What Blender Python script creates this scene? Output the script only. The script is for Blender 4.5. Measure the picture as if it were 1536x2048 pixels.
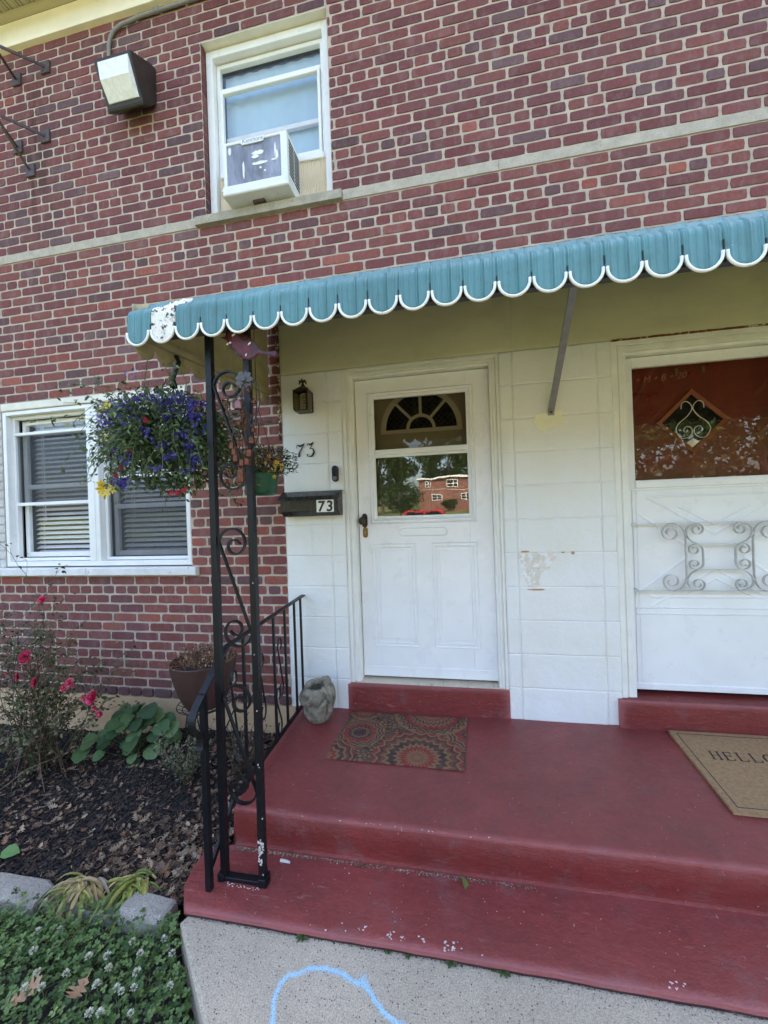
import bpy, bmesh, math, random
from mathutils import Vector, Matrix, noise as mnoise
SC = bpy.context.scene
for o in list(bpy.data.objects): bpy.data.objects.remove(o)
COL = SC.collection
PI = math.pi
# ------------------------------------------------------------ camera
cd = bpy.data.cameras.new('camera'); cam = bpy.data.objects.new('camera', cd); COL.objects.link(cam)
cd.sensor_fit = 'VERTICAL'; cd.sensor_height = 36.0; cd.lens = 780/2048*36
cd.clip_start = 0.02; cd.clip_end = 600
CR = Vector((0.98193382, 0.18597541, -0.03491583)); CU = Vector((0.03421188, 0.0069941, 0.99939013)); CF = Vector((-0.18610619, 0.98252951, -0.00050518))
M = Matrix((( CR.x, CU.x, -CF.x), (CR.y, CU.y, -CF.y), (CR.z, CU.z, -CF.z))).to_4x4()
M.translation = Vector((0, -2.4568, 1.2801)); cam.matrix_world = M
SC.camera = cam
# ------------------------------------------------------------ sky, sun, exposure
SUN_EL = math.radians(47); SUN_AZ = math.radians(20)      # azimuth measured from +y towards +x: the sun stands behind the house
w = bpy.data.worlds.new('World'); SC.world = w; w.use_nodes = True
nt = w.node_tree; nt.nodes.clear()
sky = nt.nodes.new('ShaderNodeTexSky'); sky.sky_type = 'NISHITA'; sky.sun_disc = False
sky.sun_elevation = SUN_EL; sky.sun_rotation = SUN_AZ; sky.air_density = 1.0; sky.dust_density = 5.0; sky.ozone_density = 0.5
bg = nt.nodes.new('ShaderNodeBackground'); bg.inputs['Strength'].default_value = 0.15
wo = nt.nodes.new('ShaderNodeOutputWorld')
nt.links.new(sky.outputs[0], bg.inputs['Color']); nt.links.new(bg.outputs[0], wo.inputs['Surface'])
sl = bpy.data.lights.new('sun', 'SUN'); sl.energy = 2.1; sl.angle = math.radians(0.53); sl.color = (1.0, 0.95, 0.86)
so = bpy.data.objects.new('sun', sl); COL.objects.link(so)
sd = Vector((math.sin(SUN_AZ)*math.cos(SUN_EL), math.cos(SUN_AZ)*math.cos(SUN_EL), math.sin(SUN_EL)))
so.rotation_euler = sd.to_track_quat('Z', 'Y').to_euler(); so.location = (0, 10, 20)
SC.view_settings.view_transform = 'Standard'; SC.view_settings.look = 'None'
SC.view_settings.exposure = 2.75; SC.view_settings.gamma = 1.0; SC.view_settings.use_curve_mapping = False
# ------------------------------------------------------------ helpers
def lin(r, g, b):
    f = lambda c: (c/255/12.92) if c/255 <= .04045 else ((c/255+.055)/1.055)**2.4
    return (f(r), f(g), f(b))
def rnd(a, b): return random.uniform(a, b)
def jig(c, a, b):
    k = random.uniform(a, b); w_ = random.uniform(-.04, .04); return (c[0]*k*(1+w_), c[1]*k, c[2]*k*(1-w_))
random.seed(7)
def n3(x, y, z, s=1.0): return mnoise.noise(Vector((x*s, y*s, z*s)))
def new_mat(name):
    m = bpy.data.materials.new(name); m.use_nodes = True; t = m.node_tree
    return m, t, t.nodes['Principled BSDF'], t.nodes['Material Output']
def N(t, typ, **k):
    n = t.nodes.new(typ)
    for a, v in k.items():
        if a in n.inputs: n.inputs[a].default_value = v
        else: setattr(n, a, v)
    return n
def noise_node(t, scale, detail=4, rough=.55, coord=None, stretch=None):
    n = t.nodes.new('ShaderNodeTexNoise'); n.inputs['Scale'].default_value = scale; n.inputs['Detail'].default_value = detail; n.inputs['Roughness'].default_value = rough
    if coord is None:
        coord = t.nodes.new('ShaderNodeNewGeometry').outputs['Position']
    if stretch:
        mp = t.nodes.new('ShaderNodeMapping'); mp.inputs['Scale'].default_value = stretch; t.links.new(coord, mp.inputs['Vector']); coord = mp.outputs[0]
    t.links.new(coord, n.inputs['Vector']); return n
def ramp(t, src, stops):
    r = t.nodes.new('ShaderNodeValToRGB'); e = r.color_ramp.elements
    while len(e) < len(stops): e.new(.5)
    for i, (p, c) in enumerate(stops):
        e[i].position = p; e[i].color = (c, c, c, 1) if isinstance(c, (int, float)) else (*c, 1)
    t.links.new(src, r.inputs[0]); return r
def mix(t, fac, a, b, mode='MIX'):
    m = t.nodes.new('ShaderNodeMix'); m.data_type = 'RGBA'; m.blend_type = mode
    for s, v in (('Factor', fac),):
        if isinstance(v, (int, float)): m.inputs[0].default_value = v
        else: t.links.new(v, m.inputs[0])
    for i, v in ((6, a), (7, b)):
        if isinstance(v, tuple): m.inputs[i].default_value = (*v, 1)
        else: t.links.new(v, m.inputs[i])
    return m.outputs[2]
def bump(t, b, h, strength=.3, dist=.002, prev=None):
    n = t.nodes.new('ShaderNodeBump'); n.inputs['Strength'].default_value = strength; n.inputs['Distance'].default_value = dist
    t.links.new(h, n.inputs['Height'])
    if prev is not None: t.links.new(prev, n.inputs['Normal'])
    t.links.new(n.outputs[0], b.inputs['Normal']); return n.outputs[0]
def mat(name, c, rough=.55, var=.12, scale=14, bs=90, bst=.25, bd=.001, metal=0., spots=None, spec=.5, stretch=None, c2=None, fine=.0):
    """painted or plain surface: two-scale colour wear, optional spots (scale, threshold, colour, softness), fine bump"""
    m, t, b, o = new_mat(name)
    c = tuple(c)
    n = noise_node(t, scale, 6, .6, stretch=stretch)
    lo = tuple(max(0, x*(1-var)) for x in c) if c2 is None else c2
    hi = tuple(min(1, x*(1+var)) for x in c)
    col = mix(t, ramp(t, n.outputs[0], [(.32, 0.), (.68, 1.)]).outputs[0], lo, hi)
    if fine:
        f = noise_node(t, scale*22, 3, .7)
        col = mix(t, fine, col, ramp(t, f.outputs[0], [(.3, .0), (.7, 1.)]).outputs[0], 'SOFT_LIGHT')
    if spots:
        for (s, th, sc_, soft) in spots:
            sn = noise_node(t, s, 5, .6)
            col = mix(t, ramp(t, sn.outputs[0], [(th, 0.), (th+soft, 1.)]).outputs[0], col, sc_)
    t.links.new(col, b.inputs['Base Color'])
    rn = noise_node(t, scale*2.3, 4)
    rr = ramp(t, rn.outputs[0], [(.3, max(0, rough-.1)), (.7, min(1, rough+.1))]); t.links.new(rr.outputs[0], b.inputs['Roughness'])
    b.inputs['Metallic'].default_value = metal; b.inputs['Specular IOR Level'].default_value = spec
    if bst: bump(t, b, noise_node(t, bs, 5, .6).outputs[0], bst, bd)
    return m
def vcol_mat(name, rough=.6, var=.25, scale=60, bst=.4, bs=160, bd=.002, trans=0., spec=.3):
    """colour from the mesh's own 'col' attribute (each brick, chip or leaf has its own pigment), broken up by noise"""
    m, t, b, o = new_mat(name)
    a = t.nodes.new('ShaderNodeAttribute'); a.attribute_name = 'col'
    n = noise_node(t, scale, 6, .65)
    k = ramp(t, n.outputs[0], [(.3, 1-var), (.7, 1+var)])
    k.color_ramp.elements[1].color = (min(1, 1),)*3 + (1,)
    col = mix(t, 1., a.outputs['Color'], k.outputs[0], 'MULTIPLY')
    t.links.new(col, b.inputs['Base Color']); b.inputs['Roughness'].default_value = rough; b.inputs['Specular IOR Level'].default_value = spec
    if bst: bump(t, b, noise_node(t, bs, 6, .65).outputs[0], bst, bd)
    if trans:
        tr = t.nodes.new('ShaderNodeBsdfTranslucent'); t.links.new(col, tr.inputs['Color'])
        ms = t.nodes.new('ShaderNodeMixShader'); ms.inputs[0].default_value = trans
        t.links.new(b.outputs[0], ms.inputs[1]); t.links.new(tr.outputs[0], ms.inputs[2]); t.links.new(ms.outputs[0], o.inputs['Surface'])
    return m
def glass_mat(name, ior=1.5, tint=(1, 1, 1), rough=.0, wob=0.0):
    m, t, b, o = new_mat(name); t.nodes.remove(b)
    tr = t.nodes.new('ShaderNodeBsdfTransparent'); tr.inputs['Color'].default_value = (*tint, 1)
    gl = t.nodes.new('ShaderNodeBsdfGlossy'); gl.inputs['Roughness'].default_value = rough; gl.inputs['Color'].default_value = (1, 1, 1, 1)
    f0 = ((ior-1)/(ior+1))**2; lw = t.nodes.new('ShaderNodeLayerWeight'); lw.inputs['Blend'].default_value = .5
    pw = t.nodes.new('ShaderNodeMath'); pw.operation = 'POWER'; pw.inputs[1].default_value = 5; t.links.new(lw.outputs['Facing'], pw.inputs[0])
    fr = t.nodes.new('ShaderNodeMath'); fr.operation = 'MULTIPLY_ADD'; fr.inputs[1].default_value = 1-f0; fr.inputs[2].default_value = f0; t.links.new(pw.outputs[0], fr.inputs[0])
    if wob:
        n = noise_node(t, 5, 2, .4); bp = t.nodes.new('ShaderNodeBump'); bp.inputs['Strength'].default_value = wob; bp.inputs['Distance'].default_value = .004
        t.links.new(n.outputs[0], bp.inputs['Height']); t.links.new(bp.outputs[0], gl.inputs['Normal'])
    ms = t.nodes.new('ShaderNodeMixShader'); t.links.new(fr.outputs[0], ms.inputs[0]); t.links.new(tr.outputs[0], ms.inputs[1]); t.links.new(gl.outputs[0], ms.inputs[2])
    t.links.new(ms.outputs[0], o.inputs['Surface']); return m

class MB:
    """collects shapes into one mesh; every face may carry its own colour"""
    def __init__(s): s.v = []; s.f = []; s.c = []; s.cur = None; s.mi = []; s.m = 0; s.sm = []; s.smooth = False
    def vert(s, p): s.v.append(tuple(p)); return len(s.v)-1
    def face(s, ids, col=None):
        s.f.append(tuple(ids)); s.c.append(col or s.cur); s.mi.append(s.m); s.sm.append(s.smooth)
    def poly(s, pts, col=None): s.face([s.vert(p) for p in pts], col)
    def box(s, x0, x1, y0, y1, z0, z1):
        P = [(x, y, z) for x in (x0, x1) for y in (y0, y1) for z in (z0, z1)]
        i = [s.vert(p) for p in P]
        for f in ((0, 1, 3, 2), (4, 6, 7, 5), (0, 4, 5, 1), (2, 3, 7, 6), (0, 2, 6, 4), (1, 5, 7, 3)): s.face([i[k] for k in f])
    def hull8(s, P):     # 8 points ordered like box
        i = [s.vert(p) for p in P]
        for f in ((0, 1, 3, 2), (4, 6, 7, 5), (0, 4, 5, 1), (2, 3, 7, 6), (0, 2, 6, 4), (1, 5, 7, 3)): s.face([i[k] for k in f])
    def bbox(s, x0, x1, y0, y1, z0, z1, b=.004):
        """box with chamfered front (low-y) edges"""
        o = [(x0, y0+b, z0), (x1, y0+b, z0), (x1, y0+b, z1), (x0, y0+b, z1)]
        f = [(x0+b, y0, z0+b), (x1-b, y0, z0+b), (x1-b, y0, z1-b), (x0+b, y0, z1-b)]
        k = [(x0, y1, z0), (x1, y1, z0), (x1, y1, z1), (x0, y1, z1)]
        oi, fi, ki = [[s.vert(p) for p in q] for q in (o, f, k)]
        s.face(fi[::-1] if False else fi)
        for i in range(4):
            j = (i+1) % 4
            s.face([oi[i], oi[j], fi[j], fi[i]]); s.face([ki[i], ki[j], oi[j], oi[i]])
        s.face(ki[::-1])
    def tube(s, pts, r, seg=8, cap=True, closed=False):
        pts = [Vector(p) for p in pts]; n = len(pts); rings = []
        if n < 2: return
        up = None
        for i in range(n):
            if closed: d = pts[(i+1) % n]-pts[i-1]
            else: d = pts[min(i+1, n-1)]-pts[max(i-1, 0)]
            if d.length < 1e-9: d = Vector((0, 0, 1))
            d.normalize()
            if up is None:
                up = Vector((0, 0, 1)) if abs(d.z) < .9 else Vector((0, 1, 0))
            a = d.cross(up)
            if a.length < 1e-6: a = d.cross(Vector((1, 0, 0)))
            a.normalize(); up = a.cross(d).normalized()
            rr = r[i] if isinstance(r, (list, tuple)) else r
            rings.append([s.vert(pts[i]+(a*math.cos(2*PI*k/seg)+up*math.sin(2*PI*k/seg))*rr) for k in range(seg)])
        for i in range(n if closed else n-1):
            A, B = rings[i], rings[(i+1) % n]
            for k in range(seg): s.face([A[k], A[(k+1) % seg], B[(k+1) % seg], B[k]])
        if cap and not closed: s.face(rings[0][::-1]); s.face(rings[-1])
    def bar(s, pts, w, t, side):
        """flat bar swept along pts; w = width along `side` vector, t = thickness in the curve's plane"""
        pts = [Vector(p) for p in pts]; side = Vector(side).normalized(); n = len(pts); R = []
        for i in range(n):
            d = (pts[min(i+1, n-1)]-pts[max(i-1, 0)]).normalized(); a = d.cross(side)
            if a.length < 1e-5: a = Vector((0, 0, 1))
            a.normalize()
            R.append([s.vert(pts[i]+side*sx*w/2+a*sa*t/2) for sx, sa in ((-1, -1), (1, -1), (1, 1), (-1, 1))])
        for i in range(n-1):
            for k in range(4): s.face([R[i][k], R[i][(k+1) % 4], R[i+1][(k+1) % 4], R[i+1][k]])
        s.face(R[0][::-1]); s.face(R[-1])
    def lathe(s, prof, c=(0, 0, 0), seg=24, cap0=True, cap1=True, mod=None, axis=None):
        c = Vector(c); R = []
        rot = Vector((0, 0, 1)).rotation_difference(Vector(axis)) if axis else None
        for (r, z) in prof:
            ring = []
            for k in range(seg):
                a = 2*PI*k/seg; rr = r*(mod(a, z) if mod else 1)
                p = Vector((rr*math.cos(a), rr*math.sin(a), z))
                if rot: p = rot @ p
                ring.append(s.vert(c+p))
            R.append(ring)
        for i in range(len(R)-1):
            for k in range(seg): s.face([R[i][k], R[i][(k+1) % seg], R[i+1][(k+1) % seg], R[i+1][k]])
        if cap0: s.face(R[0][::-1])
        if cap1: s.face(R[-1])
    def prism(s, poly, a, b, axis='y'):
        """polygon (two coords) extruded along axis from a to b"""
        def P(p, d):
            if axis == 'y': return (p[0], d, p[1])
            if axis == 'z': return (p[0], p[1], d)
            return (d, p[0], p[1])
        A = [s.vert(P(p, a)) for p in poly]; B = [s.vert(P(p, b)) for p in poly]; n = len(poly)
        s.face(A); s.face(B[::-1])
        for i in range(n): s.face([A[i], B[i], B[(i+1) % n], A[(i+1) % n]])
    def frame(s, x0, x1, z0, z1, wl, wr, wb, wt, y0, y1, b=.002):
        """rectangular frame of four chamfered members, stiles full height, rails butted between"""
        s.bbox(x0, x0+wl, y0, y1, z0, z1, b); s.bbox(x1-wr, x1, y0, y1, z0, z1, b)
        s.bbox(x0+wl, x1-wr, y0+.0006, y1, z0, z0+wb, b); s.bbox(x0+wl, x1-wr, y0+.0006, y1, z1-wt, z1, b)
    def leaf(s, p, d, nrm, L, W, col, fold=.25, bend=.25, shape='leaf'):
        p = Vector(p); d = Vector(d).normalized(); nrm = Vector(nrm); nrm = (nrm-d*nrm.dot(d))
        if nrm.length < 1e-4: nrm = d.orthogonal()
        nrm.normalize(); sd_ = d.cross(nrm)
        pr = {'leaf': [(0, .0), (.25, .8), (.55, 1.), (.82, .6), (1., .0)], 'heart': [(0, .0), (.06, .75), (.3, 1.05), (.62, .85), (.86, .42), (1., 0)],
              'strap': [(0, .55), (.3, 1.), (.6, .9), (.85, .6), (1., .05)], 'round': [(0, .15), (.25, .85), (.55, 1.05), (.85, .85), (1., .2)]}[shape]
        M_, Lf, Rt = [], [], []
        for (u, wd) in pr:
            q = p+d*L*u-nrm*L*bend*u*u
            M_.append(s.vert(q)); up = nrm*W*.5*wd*fold
            Lf.append(s.vert(q+sd_*W*.5*wd+up)); Rt.append(s.vert(q-sd_*W*.5*wd+up))
        for i in range(len(pr)-1):
            s.face([M_[i], Lf[i], Lf[i+1], M_[i+1]], col); s.face([M_[i], M_[i+1], Rt[i+1], Rt[i]], col)
    def blob(s, c, r, sub=2, amp=.15, fr=3., sc=(1, 1, 1), seed=0):
        bm = bmesh.new(); bmesh.ops.create_icosphere(bm, subdivisions=sub, radius=1)
        base = len(s.v)
        for v in bm.verts:
            k = 1+amp*n3(v.co.x+seed, v.co.y, v.co.z, fr)
            s.v.append((c[0]+v.co.x*r*sc[0]*k, c[1]+v.co.y*r*sc[1]*k, c[2]+v.co.z*r*sc[2]*k))
        for f in bm.faces: s.face([base+v.index for v in f.verts])
        bm.free()
    def build(s, name, material, parent=None, origin=None, smooth=False, bevel=0, angle=None):
        me = bpy.data.meshes.new(name)
        off = Vector((0, 0, 0))
        if parent is not None: off = world_origin(parent)
        if origin is not None: off = Vector(origin)
        me.from_pydata([(v[0]-off.x, v[1]-off.y, v[2]-off.z) for v in s.v], [], s.f)
        me.validate(clean_customdata=False)
        if any(c is not None for c in s.c) and len(me.polygons) == len(s.f):
            at = me.color_attributes.new('col', 'FLOAT_COLOR', 'CORNER'); buf = []
            for p, c in zip(me.polygons, s.c):
                c = c or (.5, .5, .5)
                buf += [c[0], c[1], c[2], 1.]*p.loop_total
            at.data.foreach_set('color', buf)
        mats = material if isinstance(material, (list, tuple)) else [material]
        for m in mats: me.materials.append(m)
        if len(mats) > 1 and len(me.polygons) == len(s.f): me.polygons.foreach_set('material_index', s.mi)
        bm = bmesh.new(); bm.from_mesh(me)
        if len(bm.faces) < 60000 and not getattr(s, 'keepn', False): bmesh.ops.recalc_face_normals(bm, faces=bm.faces)
        if bevel: bmesh.ops.bevel(bm, geom=[e for e in bm.edges if len(e.link_faces) == 2 and e.calc_face_angle(0) > .5], offset=bevel, segments=2, affect='EDGES', clamp_overlap=True)
        bm.to_mesh(me); bm.free()
        if smooth: me.shade_smooth()
        if angle: me.shade_smooth(); me.set_sharp_from_angle(angle=math.radians(angle))
        ob = bpy.data.objects.new(name, me); COL.objects.link(ob)
        if parent is not None: ob.parent = parent
        if origin is not None: ob.location = origin
        return ob
def world_origin(o):
    v = Vector(o.location)
    while o.parent: o = o.parent; v = v+Vector(o.location)
    return v
def tag(o, label=None, cat=None, group=None, kind=None):
    if label: o['label'] = label
    if cat: o['category'] = cat
    if group: o['group'] = group
    if kind: o['kind'] = kind
    return o
def thing(name, loc, label, cat, group=None):
    o = bpy.data.objects.new(name, None); o.empty_display_size = .1; COL.objects.link(o); o.location = loc
    return tag(o, label, cat, group)
def copy_tree(o, parent=None, loc=None, rz=None):
    c = o.copy(); COL.objects.link(c)
    if parent is not None: c.parent = parent
    if loc is not None: c.location = loc
    if rz is not None: c.rotation_euler = (0, 0, rz)
    for ch in [x for x in bpy.data.objects if x.parent == o]: copy_tree(ch, c)
    return c
# ------------------------------------------------------------ materials
WHITE = (.80, .80, .78)
def _mk_brick():
    m, t, b, o = new_mat('brick')
    a = t.nodes.new('ShaderNodeAttribute'); a.attribute_name = 'col'
    n1 = noise_node(t, 48, 7, .7); n2 = noise_node(t, 190, 4, .7); n3_ = noise_node(t, 2.2, 6, .65); n4 = noise_node(t, 14, 6, .7, stretch=(1, 1, .45))
    c = mix(t, 1., a.outputs['Color'], ramp(t, n1.outputs[0], [(.28, .66), (.62, 1.)]).outputs[0], 'MULTIPLY')
    c = mix(t, ramp(t, n4.outputs[0], [(.50, 0.), (.80, .6)]).outputs[0], c, lin(150, 128, 124))
    c = mix(t, ramp(t, n3_.outputs[0], [(.45, 0.), (.75, .45)]).outputs[0], c, lin(104, 84, 84))
    c = mix(t, ramp(t, n2.outputs[0], [(.70, 0.), (.78, .55)]).outputs[0], c, lin(70, 48, 48))
    sx = t.nodes.new('ShaderNodeSeparateXYZ'); t.links.new(t.nodes.new('ShaderNodeNewGeometry').outputs['Position'], sx.inputs[0])
    def win(s, a, b2, w_):      # soft window between a and b2
        r1 = t.nodes.new('ShaderNodeMapRange'); r1.inputs['From Min'].default_value = a-w_; r1.inputs['From Max'].default_value = a+w_; t.links.new(s, r1.inputs['Value'])
        r2 = t.nodes.new('ShaderNodeMapRange'); r2.inputs['From Min'].default_value = b2+w_; r2.inputs['From Max'].default_value = b2-w_; t.links.new(s, r2.inputs['Value'])
        m_ = t.nodes.new('ShaderNodeMath'); m_.operation = 'MULTIPLY'; t.links.new(r1.outputs[0], m_.inputs[0]); t.links.new(r2.outputs[0], m_.inputs[1]); return m_.outputs[0]
    def mul(a, b2): m_ = t.nodes.new('ShaderNodeMath'); m_.operation = 'MULTIPLY'; t.links.new(a, m_.inputs[0]); t.links.new(b2, m_.inputs[1]); return m_.outputs[0]
    drip = noise_node(t, 22, 5, .6, stretch=(1, 1, .12))
    dr = mul(mul(win(sx.outputs[0], -3.20, -2.92, .08), win(sx.outputs[2], 3.45, 4.62, .25)), ramp(t, drip.outputs[0], [(.42, .0), (.62, .85)]).outputs[0])
    c = mix(t, dr, c, lin(78, 56, 52))
    t.links.new(c, b.inputs['Base Color']); b.inputs['Roughness'].default_value = .88; b.inputs['Specular IOR Level'].default_value = .2
    p = bump(t, b, n1.outputs[0], .6, .004); bump(t, b, n2.outputs[0], .7, .0025, p); return m
mt_brick = _mk_brick()
def _mk_mortar():
    m, t, b, o = new_mat('mortar')
    n = noise_node(t, 9, 6, .6); g = noise_node(t, 260, 3, .7)
    c = mix(t, ramp(t, n.outputs[0], [(.35, 0.), (.65, 1.)]).outputs[0], lin(180, 164, 148), lin(204, 188, 170))
    c = mix(t, .35, c, ramp(t, g.outputs[0], [(.3, .45), (.7, 1.)]).outputs[0], 'MULTIPLY')
    t.links.new(c, b.inputs['Base Color']); b.inputs['Roughness'].default_value = .95
    bump(t, b, g.outputs[0], .8, .003); return m
mt_mortar = _mk_mortar()
mt_vinyl = mat('white_vinyl', (.80, .80, .77), .35, .05, 6, 40, .05, .0005, spots=[(9, .66, (.62, .60, .55), .2)])
mt_vinyl_cream = mat('cream_trim_paint', (.74, .70, .58), .6, .08, 7, 60, .2, .001)
mt_paint = None
def _mk_blockpaint():
    m, t, b, o = new_mat('painted_block')
    n = noise_node(t, 3.2, 6, .6); n2 = noise_node(t, 26, 6, .7); g = noise_node(t, 170, 4, .7)
    c = mix(t, ramp(t, n.outputs[0], [(.35, 0.), (.7, 1.)]).outputs[0], (.80, .79, .72), (.84, .84, .82))
    c = mix(t, ramp(t, n2.outputs[0], [(.69, 0.), (.80, 1.)]).outputs[0], c, (.60, .57, .50))
    pit = noise_node(t, 55, 3, .8); c = mix(t, ramp(t, pit.outputs[0], [(.745, 0.), (.76, 1.)]).outputs[0], c, (.33, .30, .26))
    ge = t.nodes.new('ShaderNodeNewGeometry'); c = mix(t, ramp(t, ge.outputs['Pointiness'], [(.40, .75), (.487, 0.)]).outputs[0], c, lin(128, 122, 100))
    st_ = noise_node(t, 9, 6, .7, stretch=(1, 1, .18)); c = mix(t, ramp(t, st_.outputs[0], [(.60, 0.), (.82, .35)]).outputs[0], c, lin(170, 164, 144))
    t.links.new(c, b.inputs['Base Color']); b.inputs['Roughness'].default_value = .55
    p = bump(t, b, g.outputs[0], .8, .004); bump(t, b, n2.outputs[0], .7, .006, p); return m
mt_block = _mk_blockpaint()
mt_stone = mat('limestone', lin(178, 168, 152), .9, .14, 16, 300, .8, .003, spots=[(30, .66, lin(140, 130, 112), .12)], fine=.5)
mt_stone_mossy = mat('weathered_sill_stone', lin(165, 158, 140), .9, .2, 14, 240, .9, .004, spots=[(18, .6, lin(112, 104, 84), .15)], fine=.5)
mt_sill_white = mat('white_painted_sill', (.72, .71, .68), .7, .1, 12, 120, .6, .003, spots=[(26, .64, (.36, .34, .31), .08)])
mt_found = mat('tan_foundation_paint', lin(196, 166, 130), .85, .12, 8, 130, .7, .004, spots=[(5, .6, lin(140, 120, 92), .2)])
mt_soffit = mat('vented_soffit', lin(186, 176, 146), .6, .08, 4, 80, .1)
mt_roof = mat('roof_shingle', (.12, .11, .10), .9, .2, 30, 100, .6)
mt_black = mat('black_iron_paint', (.007, .007, .009), .42, .3, 30, 120, .35, .001, spots=[(60, .74, (.05, .025, .015), .06)], spec=.3)
mt_blackplastic = mat('black_plastic', (.014, .014, .015), .3, .2, 20, 80, .05)
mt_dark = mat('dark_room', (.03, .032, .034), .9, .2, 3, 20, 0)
def _mk_redpaint(name, c1, c2, rough):
    m, t, b, o = new_mat(name)
    n = noise_node(t, 2.6, 6, .6); n2 = noise_node(t, 38, 5, .7)
    c = mix(t, ramp(t, n.outputs[0], [(.33, 0.), (.68, 1.)]).outputs[0], c1, c2)
    wear = noise_node(t, 7, 6, .72)
    c = mix(t, ramp(t, wear.outputs[0], [(.54, 0.), (.74, .6)]).outputs[0], c, lin(126, 88, 86))
    sp = noise_node(t, 62, 2, .5, stretch=(1, .55, 1)); c = mix(t, ramp(t, sp.outputs[0], [(.735, 0.), (.765, .7)]).outputs[0], c, lin(176, 140, 136))
    c = mix(t, .34, c, ramp(t, n2.outputs[0], [(.3, .3), (.7, 1.)]).outputs[0], 'MULTIPLY')
    scf = noise_node(t, 34, 3, .6, stretch=(.35, 1.6, 1)); c = mix(t, ramp(t, scf.outputs[0], [(.66, 0.), (.74, .45)]).outputs[0], c, lin(160, 112, 108))
    dirt = noise_node(t, 4.5, 7, .75); c = mix(t, ramp(t, dirt.outputs[0], [(.50, 0.), (.72, .5)]).outputs[0], c, lin(92, 52, 48))
    ge = t.nodes.new('ShaderNodeNewGeometry'); c = mix(t, ramp(t, ge.outputs['Pointiness'], [(.515, 0.), (.58, .55)]).outputs[0], c, lin(176, 112, 110))
    t.links.new(c, b.inputs['Base Color'])
    t.links.new(ramp(t, wear.outputs[0], [(.35, rough), (.7, rough+.25)]).outputs[0], b.inputs['Roughness'])
    p = bump(t, b, noise_node(t, 120, 5, .65).outputs[0], .55, .003); bump(t, b, noise_node(t, 22, 6, .7, stretch=(.5, 1, 1.6)).outputs[0], .7, .007, p); return m
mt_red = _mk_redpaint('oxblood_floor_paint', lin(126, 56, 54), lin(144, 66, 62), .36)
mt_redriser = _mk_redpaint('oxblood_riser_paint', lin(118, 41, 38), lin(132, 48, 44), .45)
def _mk_concrete(name, base, peb=70):
    m, t, b, o = new_mat(name)
    n = noise_node(t, 2.2, 6, .6); g = noise_node(t, 210, 3, .75); m2 = noise_node(t, 40, 5, .7)
    c = mix(t, ramp(t, n.outputs[0], [(.3, 0.), (.7, 1.)]).outputs[0], tuple(x*.84 for x in base), tuple(min(1, x*1.08) for x in base))
    c = mix(t, .65, c, ramp(t, g.outputs[0], [(.32, .15), (.62, 1.)]).outputs[0], 'MULTIPLY')
    c = mix(t, .35, c, ramp(t, m2.outputs[0], [(.3, .45), (.7, 1.)]).outputs[0], 'MULTIPLY')
    v = t.nodes.new('ShaderNodeTexVoronoi'); v.inputs['Scale'].default_value = peb; v.inputs['Randomness'].default_value = 1
    gp = t.nodes.new('ShaderNodeNewGeometry'); t.links.new(gp.outputs['Position'], v.inputs['Vector'])
    sep = t.nodes.new('ShaderNodeSeparateColor'); t.links.new(v.outputs['Color'], sep.inputs[0])
    rad = ramp(t, v.outputs['Distance'], [(.22, 1.), (.34, 0.)])
    pick = ramp(t, sep.outputs[0], [(.62, 0.), (.64, 1.)])
    mk = t.nodes.new('ShaderNodeMath'); mk.operation = 'MULTIPLY'; t.links.new(rad.outputs[0], mk.inputs[0]); t.links.new(pick.outputs[0], mk.inputs[1])
    pc = ramp(t, sep.outputs[1], [(.0, lin(70, 70, 76)), (.5, lin(110, 100, 92)), (1., lin(190, 176, 160))])
    c = mix(t, mk.outputs[0], c, pc.outputs[0])
    t.links.new(c, b.inputs['Base Color']); b.inputs['Roughness'].default_value = .92
    p = bump(t, b, g.outputs[0], .8, .003); bump(t, b, m2.outputs[0], .5, .004, p); return m
mt_conc = _mk_concrete('sidewalk_concrete', lin(208, 192, 170), 120)
mt_edging = _mk_concrete('edging_concrete', lin(172, 164, 152), 140)
mt_soil = mat('dark_soil', (.035, .028, .024), 1., .4, 20, 90, 1., .02, fine=.5)
mt_chip = vcol_mat('mulch_chips', .95, .3, 80, .4, 200)
mt_leaf = vcol_mat('foliage', .5, .22, 70, .15, 120, trans=.22, spec=.35)
mt_dry = vcol_mat('dry_leaf', .8, .28, 60, .3, 160, trans=.1)
mt_petal = vcol_mat('petal', .55, .12, 60, 0, trans=.3)
mt_gal = mat('galvanised_steel', (.30, .30, .29), .45, .15, 20, 90, .2, metal=.6)
mt_rust = mat('rusty_iron', (.075, .055, .058), .7, .3, 40, 150, .5, .002, spots=[(28, .6, (.13, .055, .03), .1)])
mt_teal = mat('teal_awning_paint', lin(84, 130, 134), .5, .12, 5, 130, .3, .0014, spots=[(18, .60, lin(66, 104, 108), .2), (70, .73, lin(160, 196, 196), .03), (34, .70, lin(110, 140, 138), .05), (11, .55, lin(74, 106, 104), .3)], stretch=(1, 1, .22))
mt_under = mat('dull_awning_ceiling', lin(104, 96, 70), .7, .2, 9, 80, .2)
mt_awn_in = mat('cream_awning_underside', lin(168, 156, 126), .6, .14, 9, 100, .2, .001, spots=[(12, .6, lin(110, 100, 76), .2)])
mt_awn_white = mat('grimy_white_awning_panel', lin(226, 224, 214), .6, .06, 8, 110, .25, .0015, spots=[(20, .57, lin(150, 142, 124), .12), (46, .56, lin(52, 46, 38), .05)], stretch=(1, 1, .35))
mt_trimwhite = mat('chipped_white_trim', (.80, .79, .73), .5, .07, 20, 120, .3, .001, spots=[(60, .68, (.22, .2, .15), .06)])
mt_pane = glass_mat('window_glass', 1.5)
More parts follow.
